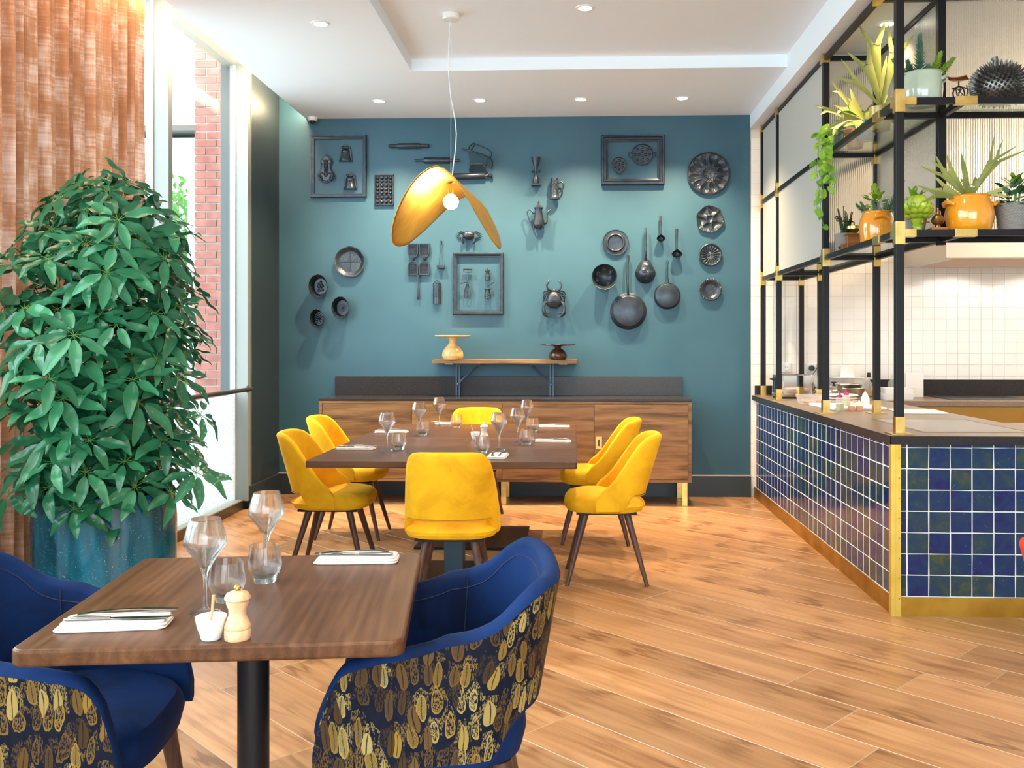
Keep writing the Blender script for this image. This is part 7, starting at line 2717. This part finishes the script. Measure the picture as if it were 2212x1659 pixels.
# ================================================================== kitchen things on the worktop
KZ = TOPZ + 0.0005
t = thing('range_hood', 'brushed steel extractor hood hanging over the hob on the ivory tiled wall', 'extractor hood', (3.55, 7.62, 0))
hz0, hz1 = 2.02, 2.17
MB().add([(-0.66, -0.40, hz0), (0.9, -0.40, hz0), (0.9, 0.53, hz0), (-0.66, 0.53, hz0), (-0.66, -0.40, hz1), (0.9, -0.40, hz1), (0.9, 0.53, hz1), (-0.66, 0.53, hz1),
          (-0.56, -0.30, hz0), (0.8, -0.30, hz0), (0.8, 0.43, hz0), (-0.56, 0.43, hz0), (-0.50, -0.24, hz0 + 0.1), (0.75, -0.24, hz0 + 0.1), (0.75, 0.38, hz0 + 0.1), (-0.50, 0.38, hz0 + 0.1)],
         [(4, 5, 6, 7), (0, 1, 5, 4), (1, 2, 6, 5), (2, 3, 7, 6), (3, 0, 4, 7), (0, 8, 9, 1), (1, 9, 10, 2), (2, 10, 11, 3), (3, 11, 8, 0), (8, 12, 13, 9), (9, 13, 14, 10), (10, 14, 15, 11), (11, 15, 12, 8), (12, 15, 14, 13)]).build('canopy', mat('satin_hood_steel', (0.60, 0.57, 0.53), 0.45, metal=0.6), t, bevel=0.002, fix=True)
MB().box(-0.2, 0.35, 0.1, 0.53, hz1, ZK).build('chimney', MT['steel'], t)
for x in (-0.25, 0.45):
    MB().lathe([(0.035, 0), (0.035, -0.006), (0, -0.006)], 18, M=Matrix.Translation((x, 0.15, hz0 + 0.1))).build('hood_light', MT['lens'], t)
    lamp('hood_beam', 'SPOT', (3.55 + x, 7.77, hz0 + 0.085), 13, (1.0, 0.93, 0.86), (3.55 + x, 7.80, 0), spot_size=R(140), spot_blend=0.25, shadow_soft_size=0.035)


def onk(px, py, z=KZ):
    p = atZ(px, py, z)
    return p


# toaster
p = onk(1690, 859)
t = thing('toaster', 'chrome toaster with levers beside the corner of the ivory wall', 'toaster', (1.835, 7.74, KZ), R(8))
MB().prism(rounded(0.30, 0.20, 0.035), 0.012, 0.20).build('body', MT['chrome'], t, bevel=0.012, seg=3)
MB().prism(rounded(0.29, 0.19, 0.03), 0.0, 0.014).build('base', MT['plastic_black'], t)
for y in (-0.05, 0.0, 0.05):
    MB().box(-0.10, 0.12, y - 0.012, y + 0.012, 0.1995, 0.2015).build('slot', MT['plastic_black'], t)
    MB().box(-0.175, -0.150, y - 0.016, y + 0.016, 0.15, 0.165).box(-0.154, -0.1505, y - 0.005, y + 0.005, 0.04, 0.17).build('lever', MT['plastic_black'], t)
    MB().lathe([(0.010, 0), (0.010, 0.012), (0, 0.013)], 12, M=Matrix.Translation((-0.150, y, 0.035)) @ Matrix.Rotation(-PI / 2, 4, 'Y')).build('knob', MT['chrome'], t)
# sockets on the wall
for (px, py, lab, plug) in ((1698, 794, 'white wall socket above the toaster', False), (1752, 795, 'white wall socket with a black plug, behind a black post', True), (1775, 795, 'white wall socket with a black plug, beside the stacked tubs', True)):
    q = atY(px, py, YB - 0.002)
    t = thing('wall_socket', lab, 'socket', (q.x, YB - 0.001, q.z), group='sockets on the ivory tiles')
    MB().box(-0.041, 0.041, -0.012, 0.0, -0.041, 0.041).build('plate', MT['plastic_white'], t, bevel=0.003)
    MB().lathe([(0.022, 0), (0.022, 0.004), (0.019, 0.004), (0.018, 0.001), (0, 0.001)], 20, M=Matrix.Translation((0, -0.0121, 0)) @ Matrix.Rotation(PI / 2, 4, 'X')).build('well', MT['plastic_white'], t)
    if plug:
        MB().lathe([(0.024, 0), (0.026, 0.02), (0.018, 0.04), (0.0, 0.042)], 18, M=Matrix.Translation((0, -0.014, 0)) @ Matrix.Rotation(PI / 2, 4, 'X')).build('plug', MT['plastic_black'], t)
    else:
        for s in (-1, 1):
            MB().lathe([(0.003, 0), (0, 0.0005)], 8, M=Matrix.Translation((s * 0.0095, -0.0135, 0)) @ Matrix.Rotation(PI / 2, 4, 'X')).build('hole', MT['plastic_black'], t)
# tangle of black cables
q = onk(1745, 852)
t = thing('cable_tangle', 'tangle of black cables beside the toaster', 'cables', (2.01, 7.98, KZ))
rg = random.Random(2)
mb = MB()
for k in range(9):
    pts = []
    a0 = rg.uniform(0, 6)
    for j in range(12):
        a = a0 + j * 0.62
        pts.append((0.075 * math.cos(a) * rg.uniform(0.6, 1.1), 0.05 * math.sin(a) * rg.uniform(0.5, 1.0), 0.055 + 0.05 * math.sin(a * 0.8 + k) + rg.uniform(-.008, .008)))
    mb.tube(pts, 0.0035, 6)
mb.tube([(-0.02, 0.0, 0.1), (0.05, 0.05, 0.16), (0.13, 0.15, 0.24), (0.16, 0.22, 0.28)], 0.0035, 6)
mb.tube([(0, 0, 0.0035), (0.04, 0.02, 0.004), (0.07, -0.02, 0.004)], 0.0035, 6)
mb.build('cable', MT['plastic_black'], t)
MB().tube([(-0.03, -0.02, 0.10), (-0.045, -0.02, 0.165)], [0.004, 0.002], 7).build('red_tag', MT['red_cap'], t)
# domed steel lid behind the post
t = thing('pan_lid', 'brushed steel dome lid lying beside the cables', 'lid', (2.22, 7.90, KZ))
MB().lathe([(0.112, 0.0), (0.112, 0.012), (0.10, 0.05), (0.07, 0.085), (0.03, 0.10), (0, 0.102)], 36).build('dome', MT['steel'], t)
MB().lathe([(0.008, 0.10), (0.008, 0.115), (0.02, 0.12), (0.02, 0.13), (0, 0.132)], 16).build('knob', MT['plastic_black'], t)


def bowl(px, py, z, r, h, label):
    p = onk(px, py, TOPZ)
    t = thing('steel_bowl', label, 'mixing bowl', (p.x, p.y + r * 0.5, z), group='stacked steel mixing bowls')
    MB().lathe([(0, 0), (r * 0.45, 0.0), (r * 0.62, h * 0.12), (r * 0.88, h * 0.5), (r * 0.98, h * 0.92), (r * 1.04, h), (r * 1.03, h + 0.002), (r * 0.96, h * 0.94), (r * 0.86, h * 0.52), (r * 0.60, h * 0.15), (0, 0.004)], 44).build('bowl', MT['steel'], t)


bowl(1842, 862, KZ, 0.112, 0.090, 'larger steel mixing bowl at the bottom of the stack')
bowl(1838, 862, KZ + 0.058, 0.108, 0.062, 'shallower steel bowl resting inside the larger one')
# stacked wrapped tubs
q = atY(1817, 842, 7.95)
t = thing('tub_stack', 'translucent food tub at the tiled wall', 'tub', (2.37, 8.06, KZ))
MB().prism(rounded(0.26, 0.17, 0.02), 0, 0.155).build('tub', MT['plastic_clear'], t, bevel=0.006)
MB().prism(rounded(0.27, 0.18, 0.02), 0.156, 0.166).build('lid', MT['plastic_white'], t, bevel=0.003)
t = thing('paper_roll', 'roll of white paper standing on the translucent tub', 'paper roll', (2.38, 8.06, KZ + 0.1665))
MB().lathe([(0.020, 0.0), (0.058, 0.0), (0.058, 0.10), (0.020, 0.10), (0.020, 0.0)], 32).build('roll', MT['paper'], t)


def bottle(name, label, x, y, prof, m, parts, cat='bottle', group='bottles on the kitchen worktop', z=KZ):
    t = thing(name, label, cat, (x, y, z), group=group)
    MB().lathe(prof, 24).build('bottle', m, t)
    for (nm, pr, mm) in parts:
        MB().lathe(pr, 24).build(nm, mm, t)
    return t


SB = [(0, 0), (0.034, 0), (0.036, 0.004), (0.036, 0.09), (0.030, 0.115), (0.014, 0.135), (0.013, 0.175), (0, 0.176)]
bottle('sauce_bottle', 'clear sauce bottle with a black cap behind the steel bowls', 2.545, 8.0, SB, MT['plastic_clear'], [('cap', [(0.015, 0.165), (0.016, 0.168), (0.016, 0.205), (0, 0.206)], MT['plastic_black']), ('sauce', [(0, 0.003), (0.0325, 0.004), (0.0325, 0.06), (0, 0.061)], MT['oil'])])
bottle('sauce_bottle', 'dark sauce bottle with a green cap behind the steel bowls', 2.605, 8.0, SB, MT['dark_bottle'], [('cap', [(0.015, 0.185), (0.017, 0.188), (0.017, 0.205), (0, 0.206)], MT['green_cap']), ('label', [(0.0365, 0.02), (0.0367, 0.021), (0.0367, 0.085), (0.0365, 0.086)], MT['label_print'])])
bottle('sauce_bottle', 'short red and green labelled sauce bottle beside the steel bowls', 2.575, 7.86, [(a * 0.75, b_ * 0.80) for a, b_ in SB], MT['dark_bottle'], [('cap', [(0.012, 0.130), (0.0135, 0.132), (0.0135, 0.155), (0, 0.156)], MT['red_cap']), ('label', [(0.0274, 0.02), (0.0276, 0.021), (0.0276, 0.062), (0.0274, 0.063)], MT['green_cap'])])
bottle('squeeze_bottle', 'clear squeeze bottle half full of golden oil by the white carton', 2.73, 7.95, [(0, 0), (0.038, 0), (0.040, 0.004), (0.040, 0.115), (0.034, 0.135), (0.02, 0.14)], MT['plastic_clear'], [('oil', [(0, 0.003), (0.037, 0.004), (0.037, 0.048), (0, 0.049)], MT['oil']), ('nozzle', [(0.021, 0.138), (0.021, 0.15), (0.008, 0.158), (0.003, 0.19), (0, 0.191)], MT['plastic_clear'])])
t = thing('carton', 'white carton standing at the end of the dark stone upstand', 'carton', (2.89, 7.93, KZ), R(3))
MB().box(-0.075, 0.075, -0.05, 0.05, 0, 0.205).build('box', MT['paper'], t, bevel=0.002)
for z in (0.05, 0.14):
    MB().box(-0.0755, 0.0755, -0.0505, 0.0505, z, z + 0.0015).build('fold', MT['label_print'], t)
for k, (x, y, z, L, W_, lab) in enumerate(((2.64, 7.62, KZ, 0.27, 0.18, 'shallow white food tray beside the steel bowls'), (2.66, 7.63, KZ + 0.043, 0.25, 0.16, 'smaller white food tray lying on the other'))):
    t = thing('food_tray', lab, 'tray', (x, y, z), R(2 - 3 * k), group='white food trays')
    mb = MB()
    a, b_ = rounded(L * 0.9, W_ * 0.88, 0.02), rounded(L, W_, 0.02)
    a2, b2 = rounded(L * 0.88, W_ * 0.85, 0.02), rounded(L * 0.95, W_ * 0.93, 0.02)
    n = len(a)
    H_ = 0.05
    vs = [(x_, y_, 0) for x_, y_ in a] + [(x_, y_, H_) for x_, y_ in b_] + [(x_, y_, H_) for x_, y_ in b2] + [(x_, y_, 0.004) for x_, y_ in a2]
    fs = [tuple(range(n))[::-1], tuple(range(3 * n, 4 * n))]
    for r_ in range(3):
        fs += [(r_ * n + i, r_ * n + (i + 1) % n, (r_ + 1) * n + (i + 1) % n, (r_ + 1) * n + i) for i in range(n)]
    mb.add(vs, fs)
    mb.build('tray', MT['plastic_white'], t)
# clear tub, cutting board, towels and squeeze bottles on the tiled leg
p = onk(1745, 872)
t = thing('open_tub', 'clear open plastic tub with cut food on the tiled counter', 'tub', (1.80, 6.98, KZ))
mb = MB()
a, b_ = rounded(0.19, 0.12, 0.02), rounded(0.225, 0.15, 0.022)
n = len(a)
vs = [(x_, y_, 0) for x_, y_ in a] + [(x_, y_, 0.07) for x_, y_ in b_] + [(x_ * 1.04, y_ * 1.05, 0.071) for x_, y_ in b_] + [(x_ * 0.985, y_ * 0.98, 0.068) for x_, y_ in b_] + [(x_ * 0.97, y_ * 0.96, 0.003) for x_, y_ in a]
fs = [tuple(range(n))[::-1], tuple(range(4 * n, 5 * n))]
for r_ in range(4):
    fs += [(r_ * n + i, r_ * n + (i + 1) % n, (r_ + 1) * n + (i + 1) % n, (r_ + 1) * n + i) for i in range(n)]
mb.add(vs, fs)
mb.build('tub', MT['plastic_clear'], t)
mb = MB()
for k in range(14):
    mb.ball((rg.uniform(-.07, .07), rg.uniform(-.04, .04), 0.015 + rg.uniform(0, 0.012)), (0.018, 0.014, 0.011), 10, 6)
mb.build('food', mat('salmon_food', (0.75, 0.36, 0.26), 0.5), t)['kind'] = 'stuff'
t = thing('cutting_board', 'white plastic cutting board lying beside the squeeze bottles', 'cutting board', (1.95, 6.62, KZ), R(4))
MB().prism(rounded(0.38, 0.52, 0.02), 0, 0.018).build('board', MT['plastic_white'], t, bevel=0.004)
t = thing('folded_towels', 'folded white kitchen towels piled before the steel bowls', 'towels', (2.08, 7.20, KZ))
for k in range(3):
    mb = MB()
    mb.grid(32, 6, lambda u, v, k=k: (0.115 * pw(math.cos(2 * PI * u), 0.5) * math.sin(PI * (0.1 + 0.8 * v)) ** 0.3 + 0.004 * k, 0.08 * pw(math.sin(2 * PI * u), 0.5) * math.sin(PI * (0.1 + 0.8 * v)) ** 0.3, 0.022 * k + 0.022 * v + 0.004 * noise.noise(Vector((u * 9, v * 2, k)))), True, wrap=True)
    b0 = len(mb.v)
    mb.f.append(list(range(b0 - 32, b0))); mb.sm.append(True); mb.mi.append(0)
    mb.f.append(list(range(32))[::-1]); mb.sm.append(True); mb.mi.append(0)
    mb.build('towel', MT['linen'], t)
SQ = [(0, 0), (0.026, 0), (0.028, 0.004), (0.028, 0.075), (0.022, 0.090), (0.017, 0.094)]
for (px, py, nm, m, lab) in ((1815, 888, 0, 'sauce_green', 'squeeze bottle with magenta nozzle holding pale green sauce'), (1829, 882, 1, 'sauce_green', 'squeeze bottle with magenta nozzle behind the pale green one')):
    p = onk(px, py)
    bottle('squeeze_bottle', lab, p.x, p.y + 0.01, SQ, MT['plastic_clear'], [('sauce', [(0, 0.003), (0.0255, 0.004), (0.0255, 0.05), (0, 0.051)], MT[m]), ('nozzle', [(0.018, 0.093), (0.018, 0.105), (0.007, 0.112), (0.002, 0.135), (0, 0.136)], MT['magenta'])], z=KZ if nm == 0 else KZ)
for (px, py, lab) in ((1841, 888, 'small jar of orange sauce beside the squeeze bottles'), (1858, 888, 'small jar of orange sauce nearest the inner post')):
    p = onk(px, py)
    t = thing('sauce_jar', lab, 'jar', (p.x, p.y + 0.02, KZ), group='small jars of orange sauce')
    MB().lathe([(0, 0), (0.024, 0), (0.025, 0.003), (0.025, 0.046), (0.022, 0.05)], 22).build('jar', MT['plastic_clear'], t)
    MB().lathe([(0, 0.003), (0.0225, 0.004), (0.0225, 0.032), (0, 0.033)], 20).build('sauce', MT['sauce_orange'], t)
    MB().lathe([(0.023, 0.05), (0.023, 0.056), (0.008, 0.060), (0.006, 0.070), (0, 0.071)], 18).build('lid', MT['plastic_clear'] if px == 1841 else MT['plastic_white'], t)
    MB().lathe([(0.006, 0.068), (0.006, 0.076), (0, 0.077)], 10).build('tip', MT['red_cap'], t)
p = onk(1872, 884)
bottle('squeeze_bottle', 'white squeeze bottle with a red tip beside the orange sauce jars', p.x, p.y + 0.03, SQ, MT['plastic_white'], [('nozzle', [(0.018, 0.093), (0.018, 0.105), (0.007, 0.112), (0.003, 0.125), (0, 0.126)], MT['plastic_white']), ('tip', [(0.004, 0.122), (0.004, 0.132), (0, 0.133)], MT['red_cap'])])
t = thing('tray_cover', 'thin pale tray lying over the edge of the worktop opening', 'tray', (2.30, 6.22, KZ), R(-6))
MB().prism(rounded(0.30, 0.36, 0.012), 0.0, 0.008).build('tray', MT['plastic_white'], t, bevel=0.002)
